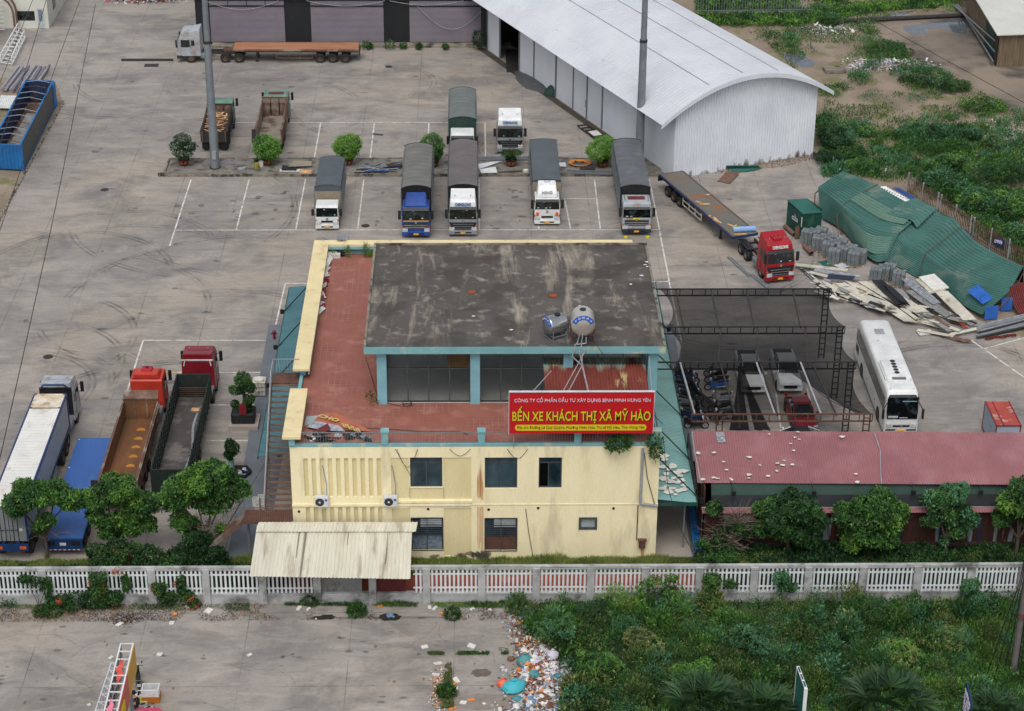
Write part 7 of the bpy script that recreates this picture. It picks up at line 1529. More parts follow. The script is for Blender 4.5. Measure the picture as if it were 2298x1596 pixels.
# small red and white box container near the bus
t=thing('box_container','small container with a red roof and pale sides by the bus','container',(37.55,127.2,0))
mb=MB();mb.box(36.72,38.45,125.35,128.9,.15,2.15);part('box_side',mb,mat('pale_blue_panel','9aa6b4','8d98a6',sc_=1,rough=.5,dirt='8a8076',dsc=1,dlo=.58,dhi=.7),t)
part('roof',MB().box(36.7,38.47,125.33,128.92,2.15,2.2),mat('red_worn_roof','a8483c','8e3c34',sc_=1,rough=.7,dirt='b5857a',dsc=1,dlo=.55,dhi=.62),t)
mb=MB()
for x in (36.69,38.4):
    for y in (125.32,128.86):mb.box(x,x+.08,y,y+.08,.05,2.22)
    mb.box(x,x+.08,125.32,128.94,2.16,2.24);mb.box(x,x+.08,125.32,128.94,.1,.2)
mb.box(37.2,37.28,125.3,128.9,2.2,2.23);mb.box(36.7,38.48,125.3,125.36,2.16,2.24);part('frame',mb,M_redd,t)
# ---------------------------------------------------------------- trees
def lumpy(blobs,k=9,core=.72):
    out=[]
    for x,y,z,r,h in blobs:
        out.append((x,y,z,r*core,h*core))
        for _ in range(k):
            d=Vector(rng.normal(size=3)).normalized();d.z=abs(d.z)*.9-.25;q=random.uniform(.2,.5);e=random.uniform(.6,.95);out.append((x+d.x*r*e,y+d.y*r*e,z+d.z*h*e,r*q,h*q*1.05))
    return out
def crown_mesh(name,blobs,n,size,mats,parent,ros=6,up=.35,wid=.36,shell=.4,pw=None,lump=.72):
    if lump:blobs=lumpy(blobs,9 if lump<.8 else 16,lump);n=int(n*2.3);size*=.7
    P,D,pk=crown_pts(blobs,n,shell,True);N=len(P)
    # rosettes: several long leaves radiating from each twig tip
    Dn=D*.75+rng.normal(size=D.shape)*.3;Dn[:,2]+=up;Dn /= np.linalg.norm(Dn,axis=1,keepdims=True)
    P2=np.repeat(P,ros,0);D2=np.repeat(Dn,ros,0);r=rng.normal(size=P2.shape);r-=(r*D2).sum(1,keepdims=True)*D2;r /= np.linalg.norm(r,axis=1,keepdims=True)
    LD=D2*.35+r*.95;sz=size*(.55+.8*rng.random(len(P2)))
    lm_=rng.choice(len(mats),len(blobs),p=pw)[pk];mi=np.repeat(np.where(rng.random(N)<.65,lm_,rng.choice(len(mats),N,p=pw)),ros)
    V=leafquads(P2,LD,sz,sz*wid,up=(0,0,1));return cloud(name,V,mats,parent,mi=mi)
def limbs(base,blobs,r0,m,root,nb=7,twigs=0):
    mb=MB();tops=blobs[:];B0=Vector(base);c=Vector((0,0,0))
    for b in blobs:c+=Vector(b[:3])
    c /= len(blobs);fork=Vector((c.x*.25,c.y*.25,c.z*.38))
    mb.tube([B0,B0.lerp(fork,.5)+Vector((.06,0,0)),fork],r0,8,r0*.7)
    tr_=mb.build('trunk',m,root,smooth=True);mb=MB()
    for b in blobs:
        q=Vector(b[:3]);mid=fork.lerp(q,.5)+Vector((random.uniform(-.2,.2),random.uniform(-.2,.2),.25));mb.tube([fork,mid,q],r0*.5,6,r0*.18)
        for k in range(nb):
            d=Vector(rng.normal(size=3));d.z=abs(d.z)*.6;e=q+Vector((d.x*b[3]*.5,d.y*b[3]*.5,d.z*b[4]*.5));mb.tube([mid.lerp(q,random.random()),(mid+e)/2+Vector((0,0,.1)),e],r0*.16,4,r0*.05)
    mb.build('branch',m,root)
    if twigs:
        mb=MB()
        for k in range(twigs):
            a=random.uniform(0,6.28);s=fork+Vector((0,0,random.uniform(-.3,1.0)));L_=random.uniform(1.0,2.2);e=s+Vector((math.cos(a)*L_,math.sin(a)*L_*.6,random.uniform(-.4,1.2)))
            mid=(s+e)/2+Vector((random.uniform(-.2,.2),0,random.uniform(-.1,.3)));mb.tube([s,mid,e],.03,4,.01)
            for j in range(5):f=random.random();q=mid.lerp(e,f);mb.tube([q,q+Vector((random.uniform(-.5,.5),random.uniform(-.3,.3),random.uniform(-.2,.5)))],.012,3,.004)
        mb.build('bare_twigs',M_twig,root)
def tree(label,px,py,blobs,n,size,mats,r0=.14,group=None,twigs=0,name='broadleaf_tree',y=None,**k):
    """base at pixel; blobs relative to base in m"""
    b=W(px,py) if y is None else W(px,0,Y=y);
    if y is not None:b=Vector((W(px,py,Y=y).x,y,0))
    t=thing(name,label,'tree',(b.x,b.y,0),0,group);limbs((0,0,0),blobs,r0,M_barks,t,twigs=twigs);crown_mesh('crown',blobs,n,size,mats,t,**k);return t
T3=[L_mid,L_dark,L_lite]
tree('spreading tree with a flat wide crown before the container trailer',105,1255,[(-1.6,.2,4.0,1.3,.8),(-.4,-.1,4.8,1.45,.95),(.9,.2,4.9,1.45,.95),(2.0,0,4.4,1.1,.8),(.3,-.3,3.1,.7,.5),(-.2,0,2.3,.4,.4)],2600,.34,T3,twigs=10,pw=[.4,.45,.15])
tree('tree with drooping leaf rosettes before the orange tipper truck',268,1252,[(-.8,.2,4.4,1.3,.9),(.5,.1,5.0,1.35,1.0),(1.5,0,4.0,1.1,.9),(-1.2,0,3.1,.7,.6),(.2,-.2,3.0,.9,.7),(.9,-.2,2.3,.7,.6),(-.5,.3,2.2,.9,.7),(1.9,.2,2.4,.7,.6)],2900,.34,T3,twigs=8,pw=[.5,.3,.2])
tree('round crowned tree with bare lower twigs beside the stair landing',466,1248,[(-1.8,.2,4.2,1.2,1.1),(-.6,.1,5.4,1.4,1.2),(.7,.1,5.9,1.3,1.1),(1.8,.2,4.9,1.2,1.1),(-1.5,0,2.6,.8,.7),(.4,.5,3.6,1.2,.9),(1.0,-.1,2.0,.4,.5),(-.9,.6,1.6,.9,.8)],3300,.33,[L_lite,L_dark,L_mid],twigs=26,pw=[.35,.35,.3])
tree('large leafy tree leaning against the first part of the dark tarp band',1765,1248,[(-1.0,0,3.2,1.3,1.1),(.6,.1,3.7,1.5,1.2),(1.6,0,2.6,1.2,1.0),(-.2,-.1,2.2,1.3,1.0),(-1.6,.1,2.1,.8,.7),(1.0,0,1.5,1.1,.8)],4300,.32,[L_mid,L_deep,L_dark],pw=[.25,.35,.4])
tree('dense dome shaped tree before the black tarp band',1946,1250,[(-1.1,0,3.0,1.4,1.2),(.3,.1,3.6,1.6,1.3),(1.3,0,2.8,1.2,1.2),(0,-.2,2.0,1.7,1.2),(-1.0,-.1,1.5,1.1,.9),(1.1,-.1,1.4,1.0,.8)],4600,.3,[L_mid,L_dark,L_lite],pw=[.45,.4,.15])
tree('thin airy tree with gaps in its crown before the rusty wall',2118,1250,[(-.9,0,4.1,.9,.8),(.2,.1,4.6,1.0,.8),(-.3,0,3.4,.9,.7),(.9,0,3.3,.8,.7),(1.5,0,2.7,.6,.7),(-1.1,0,2.7,.5,.5),(.7,0,2.0,.6,.5),(.1,0,2.8,.6,.5),(-.1,0,1.2,.25,.4)],1900,.3,[L_dark,L_mid,L_blue])
tree('bushy tree cut off by the edge of the photo over the rusty wall',2276,1250,[(-.6,0,4.2,1.2,1.0),(.4,.1,5.1,1.3,1.0),(.3,0,3.9,1.1,.8),(1.5,0,3.8,1.3,1.2),(-1.0,0,2.9,.7,.6),(1.2,0,2.6,1.1,.8)],2900,.33,[L_lite,L_dark,L_mid],pw=[.3,.4,.3])
t=tree('half dead shrubby tree with bare grey twigs beside the blue chairs',1640,1250,[(-.9,0,1.4,.6,.6),(-.6,-.2,.7,.9,.6),(.3,.1,2.2,.6,.7),(-1.2,.2,3.6,.5,.5),(.9,.2,1.8,.6,.5)],1100,.28,[L_dark,L_mid,L_deep],r0=.09,twigs=60)
mb=MB();b0=Vector((.3,0,2.2))
for k in range(120):
    a=random.uniform(0,PI);L_=random.uniform(.7,1.7);s=b0+Vector((0,0,random.uniform(0,.8)));e=s+Vector((math.cos(a)*L_,random.uniform(-.5,.5),math.sin(a)*L_));mb.tube([s,(s+e)/2+Vector((random.uniform(-.15,.15),0,.08)),e],.02,3,.006)
mb.build('bare_twigs',M_twig,t)
# flowering vines and shrubs along the fence
def vine(label,px,py,blobs,n,flowers,group=None,y=106.65,mats=None,name='flowering_vine',cat='vine'):
    b=W(px,py,Y=y);t=thing(name,label,cat,(b.x,y,0),0,group);z0=0
    bl=[(x,yy,z,r,h) for x,yy,z,r,h in blobs];crown_mesh('foliage',bl,n,.2,mats or [L_dark,L_mid,L_deep],t,ros=5,wid=.5)
    if flowers:crown_mesh('blossoms',[(x,yy-.08,z-.1,r*.75,h*.75) for x,yy,z,r,h in flowers],int(n*.2),.11,[L_fl],t,ros=5,wid=.5)
    mb=MB();[mb.tube([(bl[0][0],0,0),((bl[0][0]+x)/2,.0,z*.5),(x,yy,z)],.02,4,.01) for x,yy,z,r,h in bl];mb.build('stem',M_barks,t);return t
vine('leafy creeper climbing the first fence pillar',95,1330,[(-.3,0,1.9,.7,.35),(.3,0,1.4,.35,.9),(.4,-.1,.5,.3,.6),(-.9,0,2.0,.5,.3)],420,[])
vine('flowering shrub heap at the foot of the fence',175,1340,[(0,-.2,.6,.9,.65),(.9,-.2,.7,.8,.7),(1.3,-.1,1.3,.5,.5),(-.9,-.2,.5,.5,.5)],900,[(-1.1,-.2,.7,.45,.35)])
vine('vine heavy with orange blossoms hanging over the white fence',222,1300,[(.0,-.1,2.1,.5,.5),(0,-.15,1.3,.45,.7),(.7,-.1,.6,.6,.5),(1.6,0,1.6,.3,.8),(1.1,-.1,.8,.5,.4)],800,[(0,-.2,1.4,.45,.9),(.9,-.2,.4,.4,.4),(-.5,0,1.9,.3,.4),(1.2,0,2.6,.5,.4)])
vine('tangled vine with orange blossoms on the fifth fence panel',385,1320,[(-.8,-.1,1.3,.5,.6),(-.2,-.1,.6,.6,.5),(.6,0,1.4,.35,.8),(1.0,-.1,.7,.4,.5),(1.3,-.2,.2,.5,.3)],800,[(-.9,-.2,1.4,.45,.5),(1.1,-.2,.8,.4,.5),(.3,-.1,1.8,.3,.3),(1.5,-.2,.3,.5,.35)])
vine('thicket of dark leaves and coral blossoms behind the fence under the tree',270,1245,[(-1.3,.2,1.4,1.1,1.0),(.2,.1,1.9,1.1,1.0),(1.6,.3,1.3,1.1,1.0),(.2,0,.9,1.5,.8),(2.6,.3,.9,.9,.7)],2600,[(-.8,.0,1.0,.8,.5),(.3,-.1,1.6,.5,.9),(.2,-.3,.7,.6,.5),(-.1,-.2,2.3,.3,.4)],y=109.9)
vine('dark leafy bush behind the fence below the twiggy tree',430,1230,[(-.3,.3,1.0,1.1,1.0),(1.1,.3,.9,1.1,.9),(.3,.6,1.9,.9,.8)],1700,[],y=110.5,mats=[L_deep,L_deep,L_dark],name='leafy_bush',cat='bush')
vine('bush with fresh leaves behind the fence before the blue chairs',1625,1235,[(-1.1,.1,.9,.8,.6),(.2,.0,.8,.9,.6),(-1.4,0,1.9,.4,.5)],900,[],y=110.3,name='leafy_bush',cat='bush')
vine('large leafed bush rising in front of the fence by the rubbish',1475,1325,[(-.9,-.3,1.6,.7,.5),(.1,-.4,1.9,.8,.6),(1.0,-.3,1.2,.7,.5),(.2,-.5,.9,1.0,.5),(.9,-.2,2.2,.35,.4)],420,[],y=106.3,mats=[L_mid,L_lite,L_dark],name='leafy_bush',cat='bush')
vine('green creeper over the fence panel right after the large leafed bush',1592,1325,[(.2,-.1,1.7,.7,.6),(1.3,0,1.4,.4,.4),(0,-.2,.8,.8,.7)],650,[],mats=[L_mid,L_dark],name='leafy_creeper',cat='creeper')
vine('creeper on the fence panel between the two dome shaped trees',1750,1325,[(.1,0,1.9,.6,.5),(.2,-.1,1.3,.5,.5),(.8,0,1.1,.4,.4)],450,[],mats=[L_dark,L_blue],name='leafy_creeper',cat='creeper')
vine('small leafy plant growing on a fence pillar near the utility pole',2172,1330,[(0,-.1,1.3,.6,.6),(.5,-.2,.6,.5,.4)],400,[],mats=[L_mid,L_blue],name='leafy_creeper',cat='creeper')
# potted trees on the median
def pot(t,r=.55,h=.65,z0=0):
    n=8;MB().lathe([(.01,z0+.06),(r*.72,z0+.06),(r*.78,z0+.1),(r*.95,z0+h*.85),(r*1.02,z0+h),(r*.9,z0+h),(r*.85,z0+h*.9),(.01,z0+h*.9)],n).build('pot',M_pot,t)
    mb=MB()
    for k in range(n):
        a=2*PI*(k+.5)/n;c,s=math.cos(a),math.sin(a);R_=r*.9;tv=Vector((-s,c,0))*r*.24;p=Vector((c*R_*.9,s*R_*.9,z0+h*.3));q=Vector((c*R_*1.0,s*R_*1.0,z0+h*.75));mb.slab([p-tv,p+tv,q+tv,q-tv],.03)
    mb.build('pot_panel',M_potr,t)
pots=[(413,370,'dark layered bonsai in a pot at the start of the paved median',[(0,0,2.5,.75,.55),(-.55,0,1.9,.7,.4),(.55,.1,1.8,.75,.4),(0,-.3,1.35,.9,.4),(.2,.3,1.6,.7,.4)],[L_deep,L_dark],1900,.16),
        (600,369,'bright round potted bush standing behind the empty dump truck',[(0,0,1.7,1.15,1.0),(-.3,0,2.2,.8,.7),(.5,0,1.4,.8,.7)],[L_brt,L_mid],2300,.2),
        (780,369,'bright spiky potted bush standing behind the small white truck',[(0,0,1.8,1.1,1.0),(-.5,0,1.8,.8,.6),(.5,0,2.1,.8,.8),(.1,-.2,1.2,.7,.5)],[L_brt,L_lite],2300,.22),
        (972,373,'tall potted bush squeezed between the blue and silver trucks',[(-.1,0,2.0,1.0,1.1),(0,0,1.3,.8,.7)],[L_brt,L_mid],2200,.2),
        (1147,372,'small sparse potted bush in front of the lone tractor unit',[(-.3,0,1.2,.6,.25),(.5,0,1.3,.45,.2),(0,0,.9,.4,.2)],[L_mid,L_dark],420,.2),
        (1352,374,'bushy potted tree next to the truck nearest the warehouse',[(.1,0,2.2,.95,.7),(-.4,0,1.6,1.1,.8),(.6,.1,1.7,.9,.8)],[L_brt,L_lite],2600,.2)]
for px,py,lab,bl,ms,n,sz in pots:
    p=W(px,py,.2);t=thing('potted_tree',lab,'potted tree',(p.x,p.y,.2),0,'potted trees on the median');pot(t);crown_mesh('crown',[(a_,b_,c_,r_*1.12,h_*1.12) for a_,b_,c_,r_,h_ in bl],int(n*1.5),sz*.85,ms,t,ros=5,up=.7,wid=.26,lump=0)
    mb=MB();mb.tube([(0,0,.5),(.05,0,1.0),(0,0,1.6)],.08,6);[mb.tube([(0,0,.9),(b[0]*.6,b[1]*.5,b[2]*.8),b[:3]],.03,4) for b in bl]
    if n<1000:[mb.tube([(0,0,1.2),(random.uniform(-.5,.5),random.uniform(-.2,.2),random.uniform(1.6,2.3))],.012,3) for _ in range(22)]
    mb.build('trunk',M_barks,t)
# large planter with bonsai and the two potted plants by the side pavement
p=W(545,966,0);t=thing('planter_tree','old bonsai in a large planter wrapped in black net by the dark pavement','planter tree',(p.x,p.y+1.2,0))
MB().box(-1.0,1.1,-1.3,.7,0,.35).build('plinth',M_ptile,t);MB().rbox((0,-.3,.35),1.7,1.3,.85).build('planter_box',M_black,t,bevel=.12);MB().rbox((.05,-1.0,1.2),.5,.06,.8).build('red_cloth',M_redd,t)
bl=[(0,0,3.3,.75,.7),(-.5,0,2.6,.6,.4),(.5,.1,2.8,.6,.6),(-.6,-.3,1.7,.4,.35),(.5,-.2,1.9,.5,.4),(.2,-.4,1.4,.6,.3)];crown_mesh('crown',bl,2200,.17,[L_mid,L_dark,L_deep],t,ros=5,up=.5);mb=MB();mb.tube([(0,0,1.1),(.1,0,2),(0,0,3)],.12,7);mb.build('trunk',M_barks,t)
p=W(520,1060,0);t=thing('potted_tree','slim potted tree in a tall pale green jar by the dark pavement','potted tree',(p.x,p.y,0));MB().lathe([(.22,0),(.2,.8),(.26,1.0),(.22,1.05),(.01,1.0)],14).build('jar',mat('green_jar','7fa596','739a8b',rough=.5),t,smooth=True)
crown_mesh('crown',[(0,0,2.0,.5,.8),(-.1,0,1.4,.45,.5)],900,.17,[L_deep,L_dark],t,ros=5);mb=MB();mb.tube([(0,0,1),(0,0,2)],.05,5);mb.build('trunk',M_barks,t)
p=W(540,1065,0);t=thing('rubbish_planter','broken hexagonal planter filled with coloured rubbish','planter',(p.x,p.y,0));MB().lathe([(.75,0),(.8,.35),(.72,.35),(.7,.1),(.01,.1)],6).build('planter_rim',M_chas,t)
for k in range(22):MB().rbox((random.uniform(-.5,.5),random.uniform(-.45,.45),.15+random.random()*.15),random.uniform(.12,.3),random.uniform(.1,.25),.06,random.random()*3,(random.uniform(-.5,.5),random.uniform(-.5,.5))).build('rubbish_item',random.choice([M_orc,M_blsh,M_litw,M_black,M_silf,M_mar]),t)
p=W(573,888,0);t=thing('water_cube','plastic water cube in a metal cage behind the bonsai planter','water container',(p.x+.3,p.y+.3,0));MB().box(-.5,.5,-.6,.6,.12,1.15).build('plastic_tank',M_cr,t,bevel=.06);mb=MB();[mb.beam((x,-.62,.1),(x,-.62,1.2),.03) for x in (-.5,-.25,0,.25,.5)];[mb.beam((-.5,-.62,z),(.5,-.62,z),.03) for z in (.15,.5,.85,1.18)];mb.build('cage',M_steel,t)
MB().lathe([(.01,1.3),(.35,1.28),(.38,1.2),(.1,1.16)],14).build('round_lid',M_litw,t)
p=W(564,940,0);t=thing('plastic_bin','green plastic tub with a lid beside the bonsai planter','tub',(p.x,p.y,0));MB().lathe([(.01,0),(.28,0),(.34,.6),(.01,.6)],14).build('tub',M_tank,t);MB().lathe([(.37,.6),(.37,.66),(.01,.72)],14).build('lid',M_hutr,t)
for k,(px,py) in enumerate(((587,1128),(575,1133),(590,1142),(580,1148))):p=W(px,py,.06);mb=MB();[mb.rbox((p.x+dx,p.y+dy,.07),sx,sy,.5) for dx,dy,sx,sy in ((-.2,0,.04,.4),(.2,0,.04,.4),(0,-.2,.4,.04),(0,.2,.4,.04))];solo('open_planter',mb,M_litw,tuple(p),'open white planter frame on the dark pavement by the stair','planter frame','white planter frames by the stair')
# blue plastic chairs along the passage
chair=None
for k in range(13):
    y=112.4+k*.62;x=14.55+.02*k
    if chair is None:
        chair=thing('plastic_chair','blue plastic chair in the row beside the yellow building','chair',(x,y,.06),PI/2,'blue chairs beside the yellow building')
        MB().box(-.25,.25,-.25,.25,.4,.44).build('seat',M_blues,chair,bevel=.02);MB().add([(-.25,.2,.44),(.25,.2,.44),(.22,.33,.85),(-.22,.33,.85),(-.25,.25,.44),(.25,.25,.44),(.22,.38,.85),(-.22,.38,.85)],[(0,1,2,3),(7,6,5,4),(0,3,7,4),(1,5,6,2),(2,6,7,3)]).build('backrest',M_blues,chair)
        for a in (-.22,.22):
            for b in (-.22,.22):MB().beam((a,b,0),(a,b,.4),.04).build('leg',M_blues,chair)
    else:c=copy_tree(chair);c.location=(x,y,.06)
for k,(px,py) in enumerate(((1603,1224),(1587,1226))):p=W(px-4,py,.06);t=thing('flower_pot','empty round flower pot at the end of the chair row','flower pot',tuple(p),0,'empty pots by the chairs');MB().lathe([(.15,0),(.28,.3),(.24,.3),(.2,.05),(.01,.05)],14).build('pot',M_barks,t)
# ---------------------------------------------------------------- bushes on the waste ground
def Z4(x,y):return (1696.2+.26193*x,.26193*y)
BL=[(670,1270,1.9,2.6,'tall dark bush hugging the corner of the white warehouse',[L_deep,L_dark,L_blue]),(1490,730,2.6,2.0,'feathery green bush beside the rubble heap and the muddy road',[L_blue,L_dark,L_mid]),(1700,780,1.8,1.0,'low bush at the foot of the feathery one by the muddy road',[L_dark,L_mid]),
      (1430,1190,1.9,1.6,'round bush in the middle of the waste ground',[L_blue,L_dark]),(1650,1200,1.7,1.5,'broad bush in the middle row of the waste ground',[L_blue,L_dark]),(1830,1200,1.3,1.4,'last bush of the middle row on the waste ground',[L_dark,L_blue]),
      (2030,1270,1.2,1.3,'grey green bush between the middle row and the picket fence',[L_blue,L_olive]),(2100,1560,2.5,1.9,'large dense bush near the edge of the photo above the green shed',[L_dark,L_mid,L_deep]),(1720,1430,1.1,1.0,'small pale bush on sandy soil above the green shed',[L_olive,L_blue]),
      (1270,1180,1.2,1.0,'low bush at the start of the middle row on the waste ground',[L_blue,L_dark]),(1130,460,2.6,.9,'broad leafy thicket beside the upper puddle road',[L_mid,L_dark]),(1930,930,2.4,1.0,'long bush strip along the muddy road',[L_lite,L_dark]),(620,1400,1.7,1.1,'leafy bush at the corner between the warehouse and the yard',[L_dark,L_deep]),
      (880,1450,1.5,.9,'bright bush just above the end of the green shed',[L_mid,L_lite]),(780,1350,1.7,1.0,'thick bush on the slope by the white warehouse',[L_dark,L_mid]),(930,1170,.8,1.0,'thin pale weed bush on the bare soil',[L_blue,L_lite]),(640,200,1.6,.9,'green thicket at the end of the iron fence',[L_mid,L_dark]),(1950,1380,.9,.7,'small round bush on the sandy soil',[L_mid,L_blue])]
for px,py,r,h,lab,ms in BL:
    p=W(*Z4(px,py));t=thing('wild_bush',lab,'bush',(p.x,p.y,0));bl=[(random.uniform(-.5,.5)*r,random.uniform(-.4,.4)*r,h*random.uniform(.4,.6),r*random.uniform(.5,.7),h*random.uniform(.45,.6)) for _ in range(5)]+[(0,0,h*.5,r*.75,h*.55)]
    crown_mesh('foliage',bl,int(420*r*(1+h*.4)),.3,ms,t,ros=5,up=.9,wid=.22);mb=MB();[mb.tube([(b[0]*.3,b[1]*.3,0),b[:3]],.03,4,.012) for b in bl];mb.build('stem',M_barks,t)
for zx,zy,r,h,lab in ((1450,120,1.6,1.6,'leafy bush behind the upper end of the picket fence'),(1300,230,1.8,1.4,'bushy shrub close behind the picket fence post'),(1700,400,2.6,1.9,'wide bush behind the middle of the picket fence'),(1900,450,2.6,2.0,'pale leaved bush behind the blue notice board'),(1980,620,2.0,1.3,'low bush behind the far end of the picket fence'),(1450,290,1.2,1.2,'small pale shrub behind the picket fence'),(1750,330,1.6,1.4,'bright bush above the wide one behind the picket fence')):
    p=Z8(zx,zy,0);t=thing('wild_bush',lab,'bush',(p.x,p.y,0));bl=[(random.uniform(-.5,.5)*r,random.uniform(-.4,.4)*r,h*random.uniform(.4,.6),r*random.uniform(.5,.7),h*random.uniform(.45,.6)) for _ in range(5)]
    crown_mesh('foliage',bl,int(450*r*(1+h*.3)),.3,random.choice([[L_mid,L_dark],[L_blue,L_dark],[L_lite,L_dark,L_blue]]),t,ros=5,up=.8,wid=.3);mb=MB();[mb.tube([(b[0]*.3,b[1]*.3,0),b[:3]],.03,4,.012) for b in bl];mb.build('stem',M_barks,t)
# ---------------------------------------------------------------- ground cover (uncountable)
def vnoise(x,y,s,seed):
    r=np.random.default_rng(seed);g=r.random((64,64));u,v=x*s+100,y*s+100;i,j=np.floor(u).astype(int),np.floor(v).astype(int);f,h=u-i,v-j;f=f*f*(3-2*f);h=h*h*(3-2*h)
    G_=lambda a,b:g[a%64,b%64];return (G_(i,j)*(1-f)+G_(i+1,j)*f)*(1-h)+(G_(i,j+1)*(1-f)+G_(i+1,j+1)*f)*h
def inpoly(x,y,P):
    c=np.zeros(len(x),bool);n=len(P)
    for i in range(n):
        x0,y0=P[i];x1,y1=P[(i+1)%n];k=((y0>y)!=(y1>y)) & (x<(x1-x0)*(y-y0)/((y1-y0) if abs(y1-y0)>1e-9 else 1e-9)+x0);c ^= k
    return c
def cover(name,label,cat_,poly,n,size,hmax,mats,thr=0.,seed=1,wid=.4,up=1.0,patch=.35,avoid=None,mode='leaf',hmin=.05):
    xs,ys=[p[0] for p in poly],[p[1] for p in poly];x=rng.uniform(min(xs),max(xs),n);y=rng.uniform(min(ys),max(ys),n);k=inpoly(x,y,poly);dn=vnoise(x,y,patch,seed)*.6+vnoise(x,y,patch*3.1,seed+1)*.4;k &= dn+rng.normal(size=n)*.05>thr
    if avoid:
        for a in avoid:k &= ~inpoly(x,y,a)
    x,y,dn=x[k],y[k],dn[k];N=len(x);hh=hmin+hmax*np.clip((dn-thr)/(1.0001-thr),0,1)*(.4+.6*vnoise(x,y,1.3,seed+3));z=hh*np.sqrt(rng.random(N)) if mode=='leaf' else np.zeros(N)
    P=np.stack([x,y,z],1);D=rng.normal(size=(N,3));D[:,2]=np.abs(D[:,2])*.6+up
    hue=vnoise(x,y,.23,seed+5)*.45+vnoise(x,y,.9,seed+6)*.55+rng.normal(size=N)*.12;mi=np.clip(((hue-.25)/.5*len(mats)).astype(int),0,len(mats)-1)
    L_=size*(.5+rng.random(N)) if mode=='leaf' else hh*(.7+.6*rng.random(N));V=leafquads(P,D,L_,(L_*wid) if mode=='leaf' else np.full(N,size))
    return tag(cloud(name,V,mats,mi=mi),label,cat_,kind='stuff')
fp_=[(2.3,88),(60,88),(60,106.6),(2.6,106.6),(2.9,103.5),(3.4,100.8),(5.4,98.8),(5.6,96.5)]
cover('undergrowth','dense wild undergrowth filling the plot in front of the fence','undergrowth',fp_,110000,.17,.6,[L_deep,L_dark,L_deep,L_dark,L_mid],0,11,.42,.6,.55)
cover('undergrowth','tall grass patch in the plot near the utility pole','grass',[(24,90),(60,90),(60,106),(31,106),(26,99)],42000,.035,1.1,[L_grass,L_mid,L_lite],.15,21,1,1.2,mode='blade',hmin=.3)
cover('undergrowth','fresh grass strip at the lower edge of the overgrown plot','grass',[(6,90),(60,90),(60,96.5),(8,97)],40000,.035,.7,[L_grass,L_lite,L_mid],.25,31,1,1.2,mode='blade',hmin=.2)
cover('grass_strip','dry grass strip between the white fence and the buildings','grass',[(-34,110.0),(40,110.0),(40,111.6),(-34,111.6)],120000,.04,.75,[L_olive,L_straw,L_grass,L_straw],0,41,1,1.6,mode='blade',hmin=.18)
cover('grass_strip','dark leaves growing low behind the white fence','undergrowth',[(-34,107.4),(-12.3,107.4),(-12.3,110.4),(-34,110.4)],34000,.2,1.3,[L_deep,L_dark],.05,43,.5,.6)
cover('grass_strip','dark leaves growing low behind the white fence near the red roofed shed','undergrowth',[(15.6,107.4),(40,107.4),(40,112.6),(15.6,112.6)],60000,.2,1.3,[L_deep,L_dark],.05,45,.5,.6)
wl_=G((1860,390),(1838,345),(1850,220),(1700,80),(1560,40),(1560,-40),(2330,-40),(2330,620),(2240,560),(2050,420));avd=[G((1947,61),(2060,30),(2141,21),(2298,60),(2400,260),(2400,300),(2298,262),(2249,235),(2167,188),(2115,162),(2044,128),(1979,86)),G((1754,120),(1775,124),(1805,126),(1830,140),(1822,150),(1800,151),(1780,142),(1760,132))]
cover('waste_ground_weeds','patchy low weeds on the sandy waste ground','weeds',wl_,190000,.2,.5,[L_mid,L_lite,L_dark,L_olive,L_mid],.47,61,.4,.8,.16,avd)
cover('waste_ground_weeds','thick low weeds around the bushes behind the picket fence','weeds',G((1845,400),(1840,290),(1960,300),(2080,290),(2330,330),(2330,640),(2230,540),(2040,400),(1900,400)),140000,.2,.7,[L_mid,L_lite,L_dark,L_blue],.4,71,.4,.8,.2)
cover('waste_ground_weeds','thick green growth along the top edge behind the muddy road','weeds',G((1560,60),(1560,-60),(2330,-60),(2100,20),(2000,25),(1900,40),(1790,60)),90000,.3,.8,[L_lite,L_mid,L_dark],.22,81,.4,.8,.1)
for i,(p,n,h) in enumerate((((0,1362,560,1368),5000,.25),((640,1356,1160,1362),7000,.35),((1120,1350,1190,1360),2000,.4))):
    a,b=W(p[0],p[1]),W(p[2],p[3]);cover('fence_foot_grass',('sparse grass tufts at the foot of the fence near the creepers','grass tufts at the foot of the fence below the lean-to','grass tufts where the forecourt meets the rubbish')[i],'grass',[(a.x,a.y-.2),(b.x,b.y-.2),(b.x,106.8),(a.x,106.8)],n,.03,h,[L_dark,L_grass],.45,90+i*3,1,1.2,.6,mode='blade',hmin=.12)
for px,py,r,n,lab in ((801,1378,.55,260,'leafy weed clump on the forecourt below the lean-to'),(698,1352,.6,260,'leafy weed at the foot of the fence pillar'),(1015,1386,.5,150,'low grassy weed on the forecourt below the fence'),(92,1380,.4,120,'small weed clump near the leaf heap'),(118,1378,.6,180,'wider weed clump near the leaf heap'),(25,1348,.6,200,'weed at the first fence panel'),(1002,1560,.55,260,'grassy weed in the joint beside white litter'),(765,1522-0,.0,0,'')):
    if n:p=W(px,py);leaves_thing('forecourt_weed',lab,'weed',(p.x,p.y,0),[(0,0,.25,r,.35)],n*3,.2,[L_mid,L_dark],stem=[([(0,0,0),(0,0,.3)],.015,4)])
cover('joint_weeds','weeds lining the joint between the forecourt slabs','weeds',G((990,1590),(1000,1490),(1012,1490),(1018,1590)),6000,.12,.15,[L_mid,L_olive,L_dry],.3,101,.4,1,1.2);cover('joint_weeds','thin weeds along the cross joint of the forecourt','weeds',G((960,1471),(960,1465),(1140,1463),(1140,1470)),5000,.1,.1,[L_olive,L_mid],.45,104,.4,1,.8)
